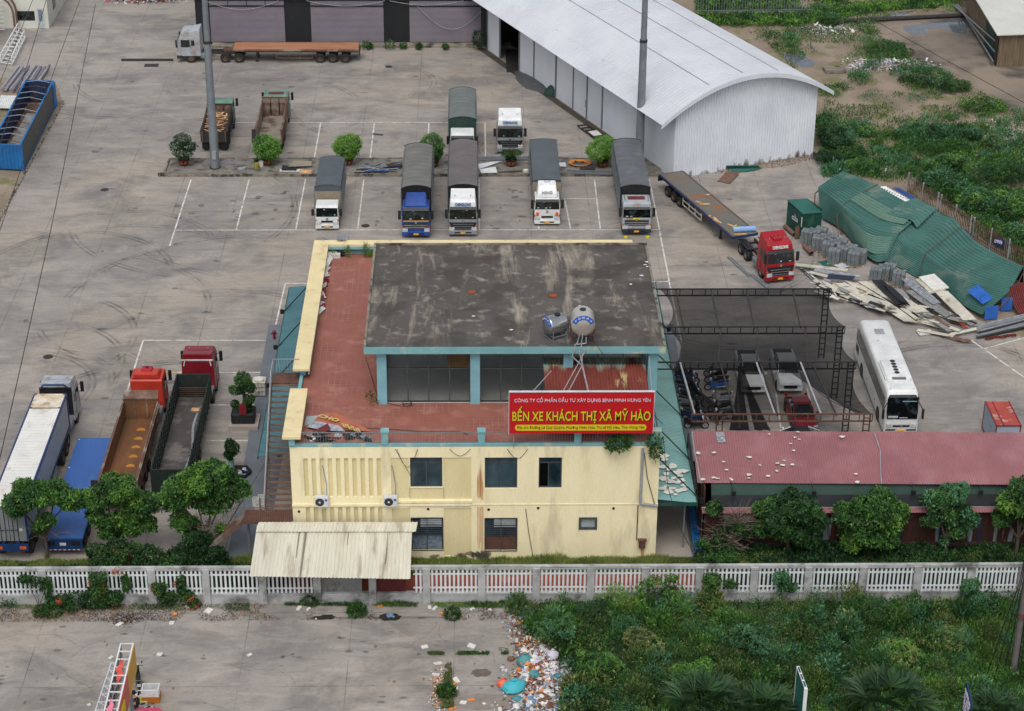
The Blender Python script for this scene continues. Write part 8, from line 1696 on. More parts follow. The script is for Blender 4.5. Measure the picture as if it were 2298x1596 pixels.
for px,py,r,h,lab,ms in ((1245,1425,1.2,1.6,'feathery blue green shrub beside the rubbish heap in the plot',[L_blue,L_mid]),(1690,1450,1.7,1.7,'big feathery blue green shrub in the middle of the overgrown plot',[L_blue,L_dark]),(1455,1445,1.5,1.4,'brownish seeding shrub in the overgrown plot',[L_olive,L_straw,L_dark]),(1850,1420,1.6,1.3,'dark green shrub in the plot below the fence',[L_deep,L_mid]),
    (2010,1470,1.8,1.4,'pale seeding shrub in the plot towards the utility pole',[L_straw,L_mid,L_brt]),(1950,1385,1.5,1.8,'leafy mound of creepers against the fence in the plot',[L_dark,L_mid]),(1340,1500,1.4,1.2,'bright green shrub in the plot near the fan palms',[L_brt,L_dark]),(1560,1520,1.5,1.2,'fresh green clump above the first fan palms',[L_brt,L_mid]),(1325,1385,1.3,1.4,'dark shrub in the plot below the large leafed bush',[L_deep,L_dark]),(2120,1440,1.6,1.2,'loose green shrub in the plot near the blue blade sign',[L_mid,L_straw])):
    p=W(px,py+15);t=thing('plot_shrub',lab,'shrub',(p.x,p.y,0));bl=[(random.uniform(-.6,.6)*r,random.uniform(-.4,.4)*r,h*random.uniform(.45,.7),r*random.uniform(.4,.6),h*random.uniform(.4,.55)) for _ in range(6)]
    crown_mesh('foliage',bl,int(480*r),.24,ms,t,ros=5,up=1.0,wid=.2);mb=MB();[mb.tube([(b[0]*.3,b[1]*.3,0),b[:3]],.03,4,.012) for b in bl];mb.build('stem',M_barks,t)
def clumps(name,label,cat_,poly,n,rr,hh,per,sz,mats,thr=0.,seed=1,avoid=None):
    xs,ys=[p[0] for p in poly],[p[1] for p in poly];x=rng.uniform(min(xs),max(xs),n);y=rng.uniform(min(ys),max(ys),n);k=inpoly(x,y,poly) & (vnoise(x,y,.2,seed)>thr)
    for a in avoid or []:k &= ~inpoly(x,y,a)
    VV,MM=[],[]
    for cx,cy in zip(x[k],y[k]):
        r=rng.uniform(*rr);h=rng.uniform(*hh)*(.6+.4*r/rr[1]);m_=int(per*r*r/(rr[1]**2)*(1+h));d=fib_dirs(m_);d[:,2]=np.abs(d[:,2]);q=1-.5*rng.random(m_)**2;q*=1+.25*np.sin(d[:,0]*6+cx)*np.cos(d[:,1]*7+cy)
        P=np.stack([cx+d[:,0]*r*q,cy+d[:,1]*r*q,.05+d[:,2]*h*q],1);u=rng.uniform(.1,1.4);D=d*.6+rng.normal(size=d.shape)*.45;D[:,2]+=u;s_=sz*rng.uniform(.5,1.5);w_=rng.uniform(.15,.5)
        L_=s_*(.5+rng.random(m_));VV.append(leafquads(P,D,L_,L_*w_));hu=int(np.clip((vnoise(np.array([cx]),np.array([cy]),.15,seed+2)[0]*.5+rng.random()*.5)*len(mats),0,len(mats)-1));o2=rng.integers(0,len(mats));MM.append(np.where(rng.random(m_)<.8,hu,o2))
    return tag(cloud(name,np.concatenate(VV),mats,mi=np.concatenate(MM)),label,cat_,kind='stuff')
clumps('undergrowth','dense weeds and seedlings standing in clumps in the overgrown plot','undergrowth',fp_,1700,(.25,.95),(.35,1.7),330,.17,[L_deep,L_dark,L_mid,L_olive,L_blue,L_mid,L_brt,L_straw,L_lite])
clumps('waste_ground_weeds','clumps of taller weeds scattered on the waste ground','weeds',wl_,1500,(.3,1.1),(.25,.9),170,.22,[L_dark,L_mid,L_blue,L_mid,L_brt,L_olive],.52,5,avd)
clumps('waste_ground_weeds','taller weed clumps around the bushes behind the picket fence','weeds',G((1845,400),(1840,260),(1960,290),(2080,280),(2330,310),(2330,640),(2230,540),(2040,400),(1900,400)),900,(.4,1.3),(.4,1.3),260,.22,[L_deep,L_dark,L_mid,L_blue,L_mid,L_brt],.42,8)
# fan palms
for i,(px,py,s,lab) in enumerate(((1580,1628,1.6,'fan palm at the lower edge nearest the rubbish heap'),(1712,1636,1.4,'fan palm at the lower edge beside the green blade sign'),(1990,1626,1.7,'fan palm at the lower edge between the two blade signs'),(2225,1635,1.2,'fan palm at the lower corner under the utility pole'))):
    p=W(px,py+6);t=thing('fan_palm',lab,'palm',(p.x,p.y,0),0,'fan palms at the lower edge');MB().cyl((0,0,0),(0,0,.7*s),.18,.14,8).build('trunk',M_barks,t)
    for f in range(12):
        a=f*2.399;el=.2+.8*(f/12);L_=1.25*s*(1.15-.3*el);d=Vector((math.cos(a)*math.cos(el*1.3),math.sin(a)*math.cos(el*1.3),math.sin(el*1.3)));hub=Vector((0,0,.7*s))+d*L_*.75;mb=MB();mb.tube([(0,0,.6*s),tuple(hub)],.02,4)
        sd=d.cross(Vector((0,0,1))).normalized();nrm=sd.cross(d)
        for k in range(13):
            b=math.radians(-90+180*k/12);dd=(d*math.cos(b)+sd*math.sin(b)+nrm*(.12 if k%2 else -.05)).normalized();e=hub+dd*L_*.75+Vector((0,0,-.12*L_));m1=hub+dd*L_*.4;w_=dd.cross(nrm).normalized()*.085*s
            mb.add([hub,m1-w_,e,m1+w_],[(0,1,2,3)])
        mb.build('frond',L_palm if 'L_palm' in globals() else globals().setdefault('L_palm',leafmat('palm_leaf','405f3a','223a24')),t)
# ---------------------------------------------------------------- rubbish
def litter(name,label,centre,rx,ry,n,hgt,cols,size=.24,poly=None):
    P=[];px,py=centre;c=W(px,py);x=c.x+rng.normal(size=n)*rx*.5;y=c.y+rng.normal(size=n)*ry*.5;d=np.sqrt(((x-c.x)/rx)**2+((y-c.y)/ry)**2);z=hgt*np.clip(1-d,0,1)*rng.random(n)+.02
    D=rng.normal(size=(n,3));D[:,2]*=.35;V=leafquads(np.stack([x,y,z],1),D,size*(.4+1.2*rng.random(n)),size*(.4+.7*rng.random(n)),up=(0,0,1));return tag(cloud(name,V,cols,mi=rng.integers(0,len(cols),n)),label,'rubbish',kind='stuff')
lm=lambda n,c:mat('litter_'+n,c,c,sc_=5,rough=.6,fine=.15,island=False)
LW,LO,LT,LR,LB,LG,LP,LBr=lm('white','cfcdc7'),lm('orange','cf8440'),lm('teal','4a8488'),lm('red','96484a'),lm('blue','66809f'),lm('grey','8a8c90'),lm('pale','b9b4c0'),lm('brown','6a4d38')
ct=W(1215,1540)
litter('rubbish_heap','large heap of mixed household rubbish at the plot edge',(1205,1530),1.5,2.0,1500,.5,[LW,LW,LP,LO,LT,LR,LB,LG,LBr,LBr,LW,LW,LBr,LP,LG])
litter('rubbish_heap','bright white torn paper and foam on the rubbish heap',(1235,1512),1.0,.9,700,.7,[LW,LP],.3);litter('rubbish_heap','scattered bright orange packaging on the rubbish heap',(1195,1505),.8,.6,120,.7,[LO],.34)
litter('rubbish_heap','mixed wet rubbish at the lower edge of the photo',(1215,1590),1.9,1.5,900,.4,[LW,LP,LT,LR,LB,LG,LBr,LW,LW,LP,LBr,LG,LW]);litter('rubbish_heap','brown leaf and straw rubbish between plot and forecourt',(1195,1450),1.0,1.2,1200,.4,[LBr,LBr,LG,LW,LO])
litter('rubbish_heap','thin trail of rubbish near the fence and the undergrowth',(1172,1385),.9,2.4,500,.2,[LW,LP,LR,LB,LG,LBr]);litter('rubbish_heap','rubbish between the bags and the undergrowth',(1210,1478),1.1,1.3,1100,.45,[LW,LP,LO,LR,LG,LBr,LT])
litter('leaf_litter','small burnt heap of leaves and litter on the forecourt',(276*1.0+4,1393-3),.8,.6,900,.2,[LBr,lm('black','2a2522'),LBr,LG],.1);litter('leaf_litter','brown debris beside the joint weeds on the forecourt',(985,1550),.5,2.0,500,.08,[LBr,LW,LO],.12)
litter('leaf_litter','light rubble heap of plaster and plastic on the waste ground',(Z4(1150,560)),3.6,1.6,4200,.5,[LP,LG,LW,lm('sand','a08c78')],.3);litter('leaf_litter','scattered rubble on the sandy soil behind the picket fence',(Z4(2150,1180)),5,5,1300,.1,[LP,LG,LW],.22);litter('leaf_litter','scattered rubble among weeds above the green shed',(Z4(1000,1420)),5,3,900,.1,[LP,LG,LW],.2)
litter('leaf_litter','white plastic litter by the thicket near the upper road',(Z4(620,260)),3,2,260,.2,[LW,LP],.4);litter('leaf_litter','mixed litter along the wall by the small office',(330,3),4,.8,300,.4,[LW,LG,LP,LBr,LR],.45)
def lumps(name,label,spots,cols):
    mb=MB();r_=random.Random(9)
    for px,py,rx,ry,n,h,s0,s1 in spots:
        c=W(px,py)
        for _ in range(n):
            x,y=c.x+r_.gauss(0,rx*.5),c.y+r_.gauss(0,ry*.5);d=math.hypot((x-c.x)/rx,(y-c.y)/ry);z=max(0,1-d)*h*r_.random();s=r_.uniform(s0,s1);mb.k=r_.randrange(len(cols));sx,sy,sz_=s*r_.uniform(.7,1.6),s*r_.uniform(.7,1.4),s*r_.uniform(.35,.8);vs=[]
            for i in range(4):
                for j in range(7):t_,p_=PI*(i+.3)/3.6,2*PI*j/7;q=r_.uniform(.65,1.2);vs.append((x+sx*q*math.sin(t_)*math.cos(p_),y+sy*q*math.sin(t_)*math.sin(p_),z+sz_*.6+sz_*q*math.cos(t_)))
            mb.add(vs,[(i*7+j,i*7+(j+1)%7,(i+1)*7+(j+1)%7,(i+1)*7+j) for i in range(3) for j in range(7)]+[tuple(range(7)),tuple(reversed(range(21,28)))])
    return tag(mb.build(name,cols),label,'rubbish',kind='stuff')
lumps('rubbish_heap','crumpled bags and packaging matted together in the rubbish heap',((1205,1510,1.0,1.6,130,.6,.08,.3),(1215,1580,1.4,1.0,120,.5,.08,.3),(1235,1520,.9,.8,60,.6,.08,.22),(1205,1468,.9,1.1,60,.4,.08,.28),(1180,1400,.6,2.0,26,.1,.06,.2)),[LW,LW,LP,LBr,LG,LW,LT,LBr,LP,LO,LB,LR,LW,LG,LBr,LP,LW,LBr])
def bag(px,py,r,h,m,lab,sx=1.0):
    p=W(px,py);mb=MB().lathe([(.01,0),(r*.85,.02),(r,h*.3),(r*.85,h*.65),(r*.35,h*.92),(r*.12,h),(r*.2,h*1.12),(.01,h*1.1)],12);mb.v=[(x*sx*(1+.12*math.sin(5*math.atan2(y,x)+z*9)),y*(1+.1*math.cos(4*math.atan2(y,x)+z*7)),z) for x,y,z in mb.v];o=mb.build('rubbish_bag',m,smooth=True);o.location=(p.x,p.y,0);o.rotation_euler=(0,0,.6);tag(o,lab,'bag','rubbish bags at the plot edge')
bag(1178,1492,.5,.75,LT,'big teal rubbish bag at the upper end of the heap');bag(1206,1498,.5,.6,LP,'white translucent bag next to the big teal bag');bag(1153,1547,.6,.6,lm('turquoise','3fa5b0'),'spread turquoise rubbish bag on the forecourt',1.3);bag(1128,1540,.34,.5,lm('coral','d8664c'),'coral rubbish bag lying next to the turquoise one');bag(1240,1478,.4,.6,LP,'pale pink bag at the edge of the undergrowth');bag(1160,1572,.28,.3,LT,'little teal bag on the forecourt below the coral one');bag(1186,1522,.45,.35,LW,'flat white bag between teal bag and orange packaging');bag(393,1357+23,.15,.2,LO,'tiny orange bag near the fence foot')
for i,(px,py,w_,d_) in enumerate(((268,1402,.5,.25),(468,1372,.5,.4),(386,1399,.3,.3),(358,1470,.3,.35),(249,1477,.3,.2),(132,1368,.2,.3),(206,1362,.3,.3),(423,1362,.35,.3),(711-40,1366,.4,.25),(693,1368,.3,.2),(812-103+0,1390+0,.1,.1),(964,1364,.4,.2),(976,1366,.4,.2),(1060,1368,.3,.2),(953,1453-0,.4,.3),(1064-6,1451,.45,.4),(1100,1430-60,.2,.2),(560,1471,.2,.3),(1173,1395,.4,.4),(983,1490,.5,.3),(978,1515,.45,.25),(1024,1528,.5,.3),(1020,1545,.4,.3),(990,1541,.5,.25),(1122,1595,.5,.2),(1040,1578,.4,.3),(120+80,1583,.2,.2))):
    p=W(px,py);mb=MB();mb.rbox((p.x,p.y,.01),w_,d_,.06,random.random()*3,(random.uniform(-.15,.15),random.uniform(-.15,.15)));solo('white_scrap',mb,M_litw,tuple(p),'piece of white litter lying on the concrete forecourt','litter','white litter on the forecourt')
for px,py in ((1017,1537),(1016,1591),(1057,1572),(853,1362),(994,1377)):p=W(px,py);solo('orange_scrap',MB().rbox((p.x,p.y,.01),.45,.18,.06,random.random()),LO,tuple(p),'piece of orange packaging lying on the concrete forecourt','litter','orange litter on the forecourt')
# puddles and burnt spots on the forecourt
def spot(name,px,py,rx,ry,m,lab,z=.003):
    p=W(px,py);n=22;mb=MB();mb.add([(p.x+rx*math.cos(2*PI*k/n)*(1+.12*math.sin(k*2.3)),p.y+ry*math.sin(2*PI*k/n)*(1+.15*math.cos(k*1.7)),z) for k in range(n)],[tuple(range(n))]);tag(mb.build(name,m),kind='structure')
M_wetd=mat('wet_dark_puddle','2a2825','35322e',sc_=2,rough=.2)
spot('puddle',715,1387,.45,.22,M_wetd,'');spot('puddle',735,1385,.48,.28,M_wetd,'',.004);spot('puddle',875,1385,.7,.4,M_wetd,'');spot('puddle',870,1386,4.2,.12,mat('damp_concrete','6d6660','7a736c',rough=.5),'',.002)
spot('puddle',1080,1510,.6,.4,mat('burnt_patch','6a5f57','57504a',sc_=3,rough=.9),'');spot('puddle',1110,1575,2.3,.8,mat('damp_patch_ground','8a8078','77706a',sc_=2,rough=.8),'')
p=W(875,1383);solo('blue_rag',MB().rbox((p.x,p.y,.02),.4,.3,.05,.4).rbox((p.x+.15,p.y-.1,.03),.3,.15,.05,-.5),LB,tuple(p),'blue rag lying in the dark puddle on the forecourt','rag')
for px,py,a in ((122,1540,0),):pass
# ---------------------------------------------------------------- scrap heap of roofing sheets
def ZS(x,y,z=0.):return W(.23815*x+1813.2,.23815*y+614.1,z)
def shp(pts,m,lab,ribs=10,z=.3,warp=None,name='roofing_sheet',grp='sheets in the scrap heap'):
    a,b,c_=[ZS(x,y,zz) for x,y,zz in pts];mb=MB();mb.corr(a,b-a,c_-a,ribs,.09,6,warp);o=solo(name,mb,m,tuple(a),lab,'metal sheet',grp);s=o.modifiers.new('s','SOLIDIFY');s.thickness=.03;return o
wv=lambda u,v:.1*math.sin(v*4+u*2)
shp(((190,120,.3),(255,80,.5),(560,330,.2)),M_cr,'long cream ribbed sheet at the road side of the scrap heap',8,warp=wv);shp(((250,90,.5),(350,75,.6),(620,330,.3)),M_cr,'stained cream ribbed sheet overlapping the first one in the heap',10,warp=wv)
shp(((350,70,.6),(480,80,.7),(900,455,.25)),M_cr,'longest cream ribbed sheet running down the middle of the heap',12,warp=wv);shp(((470,75,.8),(600,60,.9),(1010,380,.5)),M_cr,'upper cream ribbed sheet of the heap beside the black ones',10,warp=wv)
shp(((600,60,1.0),(700,50,1.1),(840,300,.7)),M_bk,'black ribbed sheet with white stripes on top of the heap',8,warp=wv);shp(((700,80,1.2),(790,110,1.2),(870,270,.9)),M_bk,'second black ribbed sheet bent over the first',8,warp=wv)
shp(((780,120,.9),(900,160,.9),(1080,390,.6)),M_gm,'dirty grey ribbed sheet curled over the heap',12,warp=lambda u,v:.3*math.sin(v*3));shp(((1190,170,.8),(1320,165,.9),(1460,440,.5)),M_cr,'clean cream ribbed sheets stacked beside the green shed',12);shp(((1180,165,.6),(1300,160,.7),(1440,430,.3)),M_cr,'lower cream ribbed sheet under the clean ones by the green shed',12)
shp(((900,150,.7),(960,120,.8),(1300,420,.5)),M_gm,'long dull metal sheet between the cream and the clean stack',6,warp=wv);shp(((880,50,1.0),(950,30,1.1),(1180,300,.7)),M_silf,'silver foil faced sheet running through the heap',5,warp=wv)
shp(((985,440,.35),(1000,420,.5),(1340,545,.2)),M_cr,'cream sheet lying across the foot of the heap',5);shp(((1020,540,.2),(1040,520,.3),(1360,600,.2)),M_cr,'thin cream sheet at the very foot of the heap',4);shp(((1320,590,.3),(1340,560,.4),(1640,520,.3)),M_cr,'cream sheet bent towards the pipe bundle',4);shp(((1020,545,.1),(1150,525,.1),(1055,585,.1)),M_litw,'small white panel at the foot of the heap',8)
shp(((1665,625,.05),(1960,590,.1),(1660,600,.25)),M_mar,'dark red crumpled sheet beside the silver pipes',10,warp=lambda u,v:.12*math.sin(u*14));shp(((1165,570,.08),(1460,650,.08),(1250,555,.15)),M_rustl,'rust brown flat board at the lower point of the heap',2)
q=[ZS(1045,30,1.2),ZS(1190,0,1.3),ZS(1330,130,1.1),ZS(1180,160,1.0)];solo('loose_door_leaf',MB().slab(q,.1),M_litw,tuple(q[0]),'white steel door lying on top of the scrap heap','door panel');q=[p_+Vector((-.3,-.15,-.15)) for p_ in q];solo('loose_door_leaf',MB().slab(q,.1),M_cr,tuple(q[0]),'second door panel under the white steel door','door panel')
def s7(x,y,z=0.):return W(x*.25654+1345.3,y*.25654+292.5,z)
for a,b,w_,m_,lab in (((1715,1175,.3),(2170,1225,.5),.5,M_cr,'long cream flashing lying at the top of the scrap heap'),((1880,1220,.5),(2280,1280,.6),.5,M_silf,'silver flashing lying across the cream one'),((1760,1205,.15),(1990,1420,.1),.18,M_gm,'long grey angle bar pointing to the carport corner'),((1810,1240,.2),(2060,1450,.1),.3,M_ac,'pale gutter profile next to the grey angle bar'),((1770,1215,.2),(2000,1400,.2),.12,M_chas,'thin dark bar beside the pale gutter profile'),((1840,1240,.35),(2000,1280,.4),.4,M_cr,'cream offcut at the upper corner of the heap')):
    p,q=s7(*a),s7(*b);mb=MB();mb.beam(p,q,w_,.06);solo('metal_profile',mb,m_,tuple(p),lab,'metal profile')
q=[s7(1985,1300,.6),s7(2215,1312,.6),s7(2240,1280,.75),s7(2005,1258,.75)];sp_=solo('solar_module',MB().slab(q,.04),M_solar,tuple(q[0]),'dark solar panel lying on the cream flashings of the heap','solar panel')
for a,b,lab in (((1125,1110),(1305,1275),'bundle of steel bars on the ground before the red tractor'),((1310,1255),(1470,1380),'steel profile pointing at the carport in front of the red tractor')):p,q=s7(*a,.08),s7(*b,.08);mb=MB();mb.beam(p,q,.16,.12);mb.beam(p+Vector((.25,-.1,0)),q+Vector((.1,.2,0)),.08,.08);solo('steel_bar',mb,M_steel,tuple(p),lab,'steel bars')
for i in range(14):
    a=ZS(1590+random.uniform(-20,40),500+i*8,.15+.05*(i%4));b=ZS(2080+random.uniform(-40,40),385+i*8,.2+.06*(i%4));mb=MB();mb.cyl(a,b,random.choice([.07,.1,.14]),n=8);solo('steel_pipe',mb,random.choice([M_gm,M_steel,M_chas,M_silf]),tuple(a),'steel pipe in the long bundle below the open end of the green shed','pipe','pipe bundle by the green shed')
for i in range(110):
    zx=random.uniform(120,1500);f=(zx-120)/1380;zy=90+f*380+random.uniform(-60,110)*(1-.2*f);a=ZS(zx,zy,random.uniform(.1,.7));an_=math.radians(random.gauss(-48,14));L_=random.uniform(.3,2.4);mb=MB();d=Vector((math.cos(an_),math.sin(an_),random.uniform(-.1,.05)))*L_/2;mb.beam(a-d,a+d,random.uniform(.08,.45),.04)
    solo('scrap_piece',mb,random.choice([M_cr,M_gm,M_silf,M_bk,M_rustl,M_cr,M_litw,M_orc if i%9==0 else M_gm]),tuple(a),'loose strip of scrap metal in the roofing sheet heap','scrap','loose strips in the scrap heap')
shp(((1640+0-1600,0,.0),(100,-10,.0),(60,30,.0)),M_hutr,'small green sheet lying near the block stacks',4)
def zb_(x,y,z=0.05):return W(.2932*x+1713.1,.2932*y+350.9,z)
q=[zb_(420,805),zb_(500,795),zb_(560,835),zb_(480,850)];solo('green_sheet',MB().slab(q,.04),M_hutr,tuple(q[0]),'folded green sheet on the ground between blocks and scrap heap','sheet');q=[zb_(535,835,.1),zb_(600,815,.1),zb_(685,845,.1),zb_(600,862,.1)];mb=MB();mb.corr(q[0],q[3]-q[0],q[1]-q[0],8,.05);solo('grey_sheet',mb,M_ac,tuple(q[0]),'grey corrugated offcut on the ground below the block stacks','sheet')
# sheets by the warehouse gable
q=[s7(1105,335,.1),s7(1110,308,.5),s7(1385,305,.5),s7(1415,335,.1)];solo('green_sheet',MB().slab(q[::-1],.05),M_hutr,tuple(q[0]),'folded dark green sheet leaning by the warehouse gable','sheet');q=[s7(1130,340,.2),s7(1415,335,.15),s7(1280,368,.02),s7(1180,365,.02)];solo('green_sheet',MB().slab(q[::-1],.04),M_hutr,tuple(q[0]),'flat green sheet in front of the folded one by the gable','sheet')
q=[s7(1030,448,.03),s7(1125,352,.15),s7(1222,378,.15),s7(1142,470,.03)];solo('rusty_sheet',MB().slab(q[::-1],.04),M_rustl,tuple(q[0]),'rusty square sheet lying in front of the warehouse gable','sheet');cover('dead_leaves','dry brown debris strip along the warehouse gable','debris',G((1600,392),(1620,378),(1835,345),(1850,352),(1760,375)),5000,.12,.06,[mat('dry_leaf','6d563f','8a6e50',rough=.9)],.35,111,.5,.3,.5);cover('dead_leaves','brown dirt and leaf debris along the forecourt side of the fence','debris',[(-34,104.9),(2,104.9),(2,106.7),(-34,106.7)],15000,.09,.02,[mat('dark_debris','5a5048','46403a',rough=.95),MATS['dry_leaf']],.56,121,.5,.2,.35)
# junk on the median
def s5(x,y,z=.22):return W(x*.25654+350.9,y*.25654+269.05,z)
def s6(x,y,z=.22):return W(x*.25654+877.4,y*.25654+175.5,z)
q=[s5(1155,412,.45),s5(1205,358,.5),s5(1358,365,.5),s5(1358,405,.35)];solo('carpet_sheet',MB().slab(q[::-1],.04),M_beige,tuple(q[0]),'grey carpet sheet heaped on the median before the small white truck','carpet');q=[s5(1078,450),s5(1078,430),s5(1260,432),s5(1260,452)];solo('white_board',MB().slab(q,.05),M_litw,tuple(q[0]),'long white board under the grey carpet on the median','board');q=[s5(1256,466),s5(1256,434),s5(1356,436),s5(1356,470)];solo('cork_board',MB().slab(q,.05),M_plank,tuple(q[0]),'tan board lying on the median kerb by the small white truck','board')
q=[s5(1095,440,.3),s5(1105,400,.35),s5(1230,418,.35),s5(1225,440,.3)];solo('black_plastic',MB().slab(q[::-1],.05),M_black,tuple(q[0]),'black plastic sheet between the carpet and the white board','plastic sheet')
for i in range(20):a=s5(random.uniform(1730,1900),random.uniform(390,465),random.uniform(.25,.4));b=s5(random.uniform(1950,2140),random.uniform(380,460),random.uniform(.25,.5));solo('metal_tube',MB().beam(a,b,.06),random.choice([M_chas,M_pvc,M_black,M_pvc,M_blsh]),tuple(a),'thin metal tube in the tangled pile on the median','tube','tangled tubes on the median')
q=[s5(2010,392,.5),s5(2060,372,.5),s5(2150,372,.5),s5(2150,400,.5),s5(2040,410,.5)];solo('framed_mesh_board',MB().slab(q,.05),M_chas,tuple(q[0]),'dark framed panel on the tangled tubes of the median','panel');q=[s5(555,385),s5(575,358),s5(686,362),s5(680,392)];solo('grey_mat',MB().slab(q[::-1],.03),M_shutd,tuple(q[0]),'dull grey mat on the pavers beside the first mast','mat');p=s5(740,440);solo('white_scrap',MB().rbox(p,.6,.35,.2,.4).rbox(p+Vector((.3,.1,0)),.4,.3,.25,1.2),M_silf,tuple(p),'crumpled silver white litter on the median pavers','litter')
for zx,zy,m_,lab in ((878,385,M_chas,'dark bucket on the median beside the round bush'),(876,425,mat('dull_yellow','a09a3a','8a8434',rough=.7),'yellow bucket on the median beside the round bush'),(917,408,M_litw,'white jerrycan on the median beside the round bush')):p=s5(zx,zy);solo('bucket',MB().lathe([(.01,0),(.2,0),(.25,.5),(.22,.5),(.18,.05)],12,'z',p),m_,tuple(p),lab,'bucket')
p=s5(60,485,.02);solo('broken_kerb',MB().rbox(p,.9,.35,.25,.5),M_kerb,tuple(p),'broken kerb stone at the rounded start of the median','stone');q=[s6(738,760,.3),s6(775,797,.3),s6(975,728,.3),s6(880,735,.35)];solo('metal_sheet',MB().slab(q,.04),M_ac,tuple(q[0]),'pale triangular sheet on the median behind the silver truck','sheet');q=[s6(775,800,.3),s6(790,832,.28),s6(930,828,.28),s6(915,778,.3)];solo('metal_sheet',MB().slab(q,.04),M_wh,tuple(q[0]),'white square sheet on the median beside the small potted bush','sheet');q=[s6(1470,742,.3),s6(1475,775,.3),s6(1532,775,.3),s6(1525,740,.3)];solo('metal_sheet',MB().slab(q,.04),M_ac,tuple(q[0]),'small grey sheet next to the orange hose coil','sheet');q=[s6(1650,782,.3),s6(1658,803,.3),s6(1788,800,.3),s6(1780,780,.3)];solo('metal_sheet',MB().slab(q,.04),M_chas,tuple(q[0]),'dark framed vent panel below the orange hose coil','panel')
for i,(a,b) in enumerate((((720,690),(1210,688)),((720,700),(1215,705)),((725,715),(1210,712)),((1470,690),(1520,698)),((1480,828),(1925,840)),((1480,820),(1900,830)),((930,822),(1150,810)),((1570,808),(1900,815)))):p,q=s6(*a,.3+.03*(i%3)),s6(*b,.3);solo('steel_bar',MB().beam(p,q,.1),M_steel if i!=6 else M_bedbr,tuple(p),'long steel bar lying along the median','steel bar','steel bars along the median')
p=s6(1655,750,.3);mb=MB();[mb.tube([(p.x+(.85+.05*j)*math.cos(a*.4),p.y+(.6+.05*j)*math.sin(a*.4),.28+.04*j+.01*math.sin(a)) for a in range(17)],.035,5) for j in range(5)];solo('hose_coil',mb,LO,tuple(p),'large orange hose coil lying on the median','hose');p=s6(1660,725,.3);mb=MB();[mb.tube([(p.x+(.8-.1*j)*math.cos(a*.4),p.y+(.5-.05*j)*math.sin(a*.4),.3+.05*j) for a in range(14)],.03,4) for j in range(3)];solo('cable_coil',mb,M_black,tuple(p),'black cable coil behind the orange hose on the median','cable');p=s6(1180,818);solo('plastic_bag',MB().lathe([(.01,.3),(.25,.2),(.3,0)],9,'z',p),M_litw,tuple(p),'crumpled clear plastic bag at the median kerb','bag')
for px,py in ((1790-0,0),):pass
# ---------------------------------------------------------------- vendor and boxes by the billboard
def pd(x,y,z=0.):return W(204.7+.10226*x,1433+.10226*y,z)
p=pd(1325,1340);t=thing('foam_box','open white foam box standing on the orange crate','box',(p.x,p.y,.42));mb=MB();[mb.box(*b) for b in ((-.5,.5,-.35,.35,0,.05),(-.5,.5,-.35,-.28,.05,.48),(-.5,.5,.28,.35,.05,.48),(-.5,-.43,-.28,.28,.05,.48),(.43,.5,-.28,.28,.05,.48))];mb.build('box_shell',M_wh,t);MB().cyl((0,0,.05),(0,0,.12),.2,n=12).build('content',M_gm,t)
t=thing('orange_crate','orange plastic crate under the foam box','crate',(p.x+.02,p.y-.02,0));mb=MB();mb.box(-.5,.5,-.33,.33,0,.06);[mb.box(a,b,c,d,.06,.41) for a,b,c,d in ((-.5,.5,-.33,-.29),(-.5,.5,.29,.33),(-.5,-.46,-.29,.29),(.46,.5,-.29,.29))];mb.build('crate_shell',mat('orange_plastic','b8702a','a86424',rough=.5),t)
for x,y,m_,lab,w_,d_ in ((930,1260,M_cr,'flat cardboard tray with dark fish beside the motorbike',.8,.5),(1140,1390,M_txy,'yellow tray before the squatting vendor',.5,.5),(1140,1490,M_pvc,'pale tray beside the squatting vendor',.5,.4),(1110,1240,M_litw,'crumpled white sack beside the foam box',.5,.6),(1260,1560,M_cr,'cardboard piece behind the squatting vendor',.5,.3)):
    p=pd(x,y);t=thing('vendor_tray',lab,'tray',(p.x,p.y,0));MB().rbox((0,0,0),w_,d_,.16,.1).build('tray',m_,t,bevel=.03);MB().rbox((.0,0,.17),w_*.5,d_*.3,.04,.6).build('goods',M_chas if m_ is not M_txy else M_gm,t)
p=pd(1230,1700);solo('pink_cloth',MB().lathe([(.01,.25),(.5,.2),(.9,.05),(.95,0)],14,'z',p),mat('bright_pink_cloth','d05a78','c04a68',rough=.7),tuple(p),'bright pink cloth spread out beside the vendor','cloth')
# squatting person: one skinned body, clothing as slightly larger skinned shells
p=pd(965,1490);pr=thing('person','person in a black patterned shirt squatting beside the billboard','person',(p.x,p.y-.2,0),math.radians(170))
def skinned(name,V,E,R,m,root,sub=2,rootv=0):
    me=bpy.data.meshes.new(name);me.from_pydata(V,E,[]);me.materials.append(m);o=bpy.data.objects.new(name,me);COL.objects.link(o);o.parent=root;sk=o.modifiers.new('skin','SKIN');sk.use_smooth_shade=True
    for i,r in enumerate(R):d=me.skin_vertices[0].data[i];d.radius=r if isinstance(r,tuple) else (r,r);d.use_root=(i==rootv)
    s=o.modifiers.new('sub','SUBSURF');s.levels=s.render_levels=sub;return o
M_skin=mat('skin','b08468','a0755a',sc_=3,rough=.6);M_hair=mat('black_hair','14110f','1c1815',rough=.6);M_shirt=mat('patterned_shirt','1c1a1c','3e342e',sc_=7,lo=.5,hi=.6,rough=.8);M_trs=mat('dark_trousers','22242a','1a1c22',rough=.8)
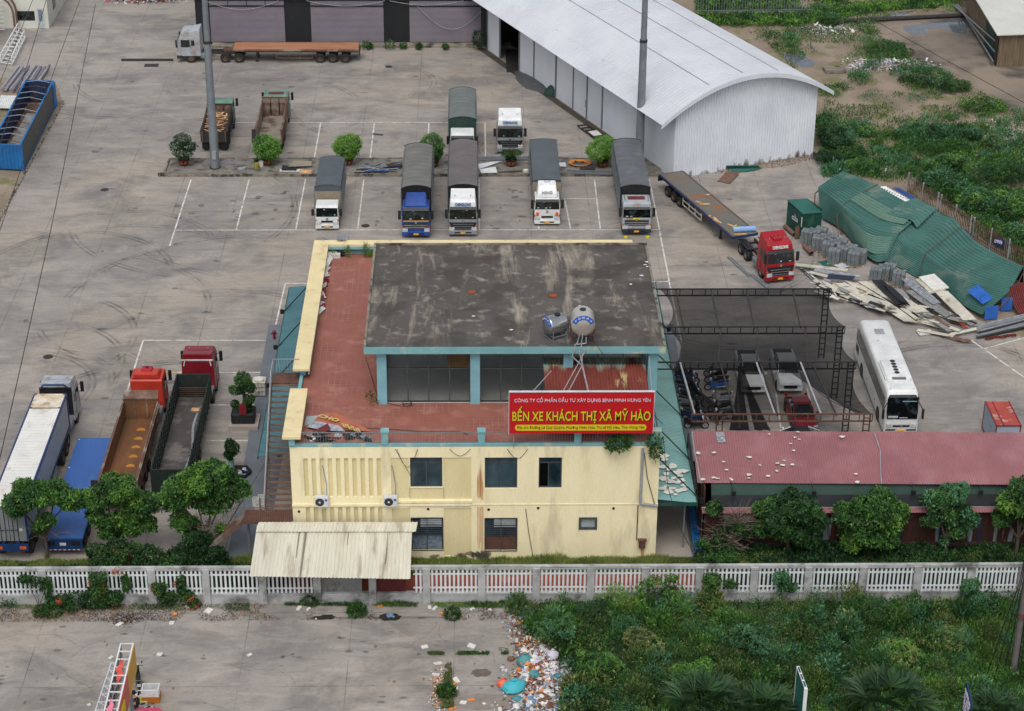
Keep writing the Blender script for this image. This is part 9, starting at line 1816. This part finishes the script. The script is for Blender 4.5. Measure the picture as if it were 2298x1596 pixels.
V=[(0,.12,.3),(0,.08,.48),(0,.0,.68),(0,-.03,.82),(0,-.06,.9),(0,-.09,1.0),(0,-.1,1.1),
     (-.1,.1,.28),(-.18,-.3,.46),(-.17,-.2,.08),(-.18,-.32,.03),(.1,.1,.28),(.18,-.3,.46),(.17,-.2,.08),(.18,-.32,.03),
     (-.19,-.02,.78),(-.27,-.14,.56),(-.2,-.36,.48),(.19,-.02,.78),(.27,-.14,.56),(.16,-.38,.45)]
E=[(0,1),(1,2),(2,3),(3,4),(4,5),(5,6),(0,7),(7,8),(8,9),(9,10),(0,11),(11,12),(12,13),(13,14),(3,15),(15,16),(16,17),(3,18),(18,19),(19,20)]
R=[.12,.13,.14,.1,.05,.085,.09,.09,.07,.045,.04,.09,.07,.045,.04,.06,.045,.032,.06,.045,.032]
body=skinned('body',V,E,R,M_skin,pr)
skinned('shirt',[V[i] for i in (1,2,3,15,16,18,19)],[(0,1),(1,2),(2,3),(3,4),(2,5),(5,6)],[.15,.165,.12,.08,.06,.08,.06],M_shirt,pr)
skinned('trousers',[V[i] for i in (0,7,8,9,11,12,13)],[(0,1),(1,2),(2,3),(0,4),(4,5),(5,6)],[.145,.11,.085,.06,.11,.085,.06],M_trs,pr)
MB().lathe([(.001,1.235),(.06,1.22),(.1,1.16),(.115,1.08),(.105,1.0),(.08,.97)],16,'z',(0,-.075,0)).build('hair',M_hair,pr,smooth=True)
for s in (-1,1):
    hx,hy,hz=(-.2,-.36,.48) if s<0 else (.16,-.38,.45)
    for f in range(5):a=(f-2)*.016;L_=(.07,.08,.085,.078,.05)[f];skinned('finger',[(hx+a,hy-.04,hz-.01),(hx+a*1.4,hy-.04-L_*.6,hz-.03),(hx+a*1.5,hy-.04-L_*.8,hz-.06)],[(0,1),(1,2)],[.011,.009,.007],M_skin,pr,1)
    MB().box(s*.17-.045,s*.17+.045,-.42,-.16,0,.05).build('shoe',M_black,pr,bevel=.02)
mb=MB();mb.lathe([(.15,0),(.13,.16),(.001,.16)],12,'z',(p.x,p.y-.02,0));solo('low_stool',mb,M_redc,(p.x,p.y-.02,0),'small red plastic stool under the squatting person','stool')
for x in []:pass
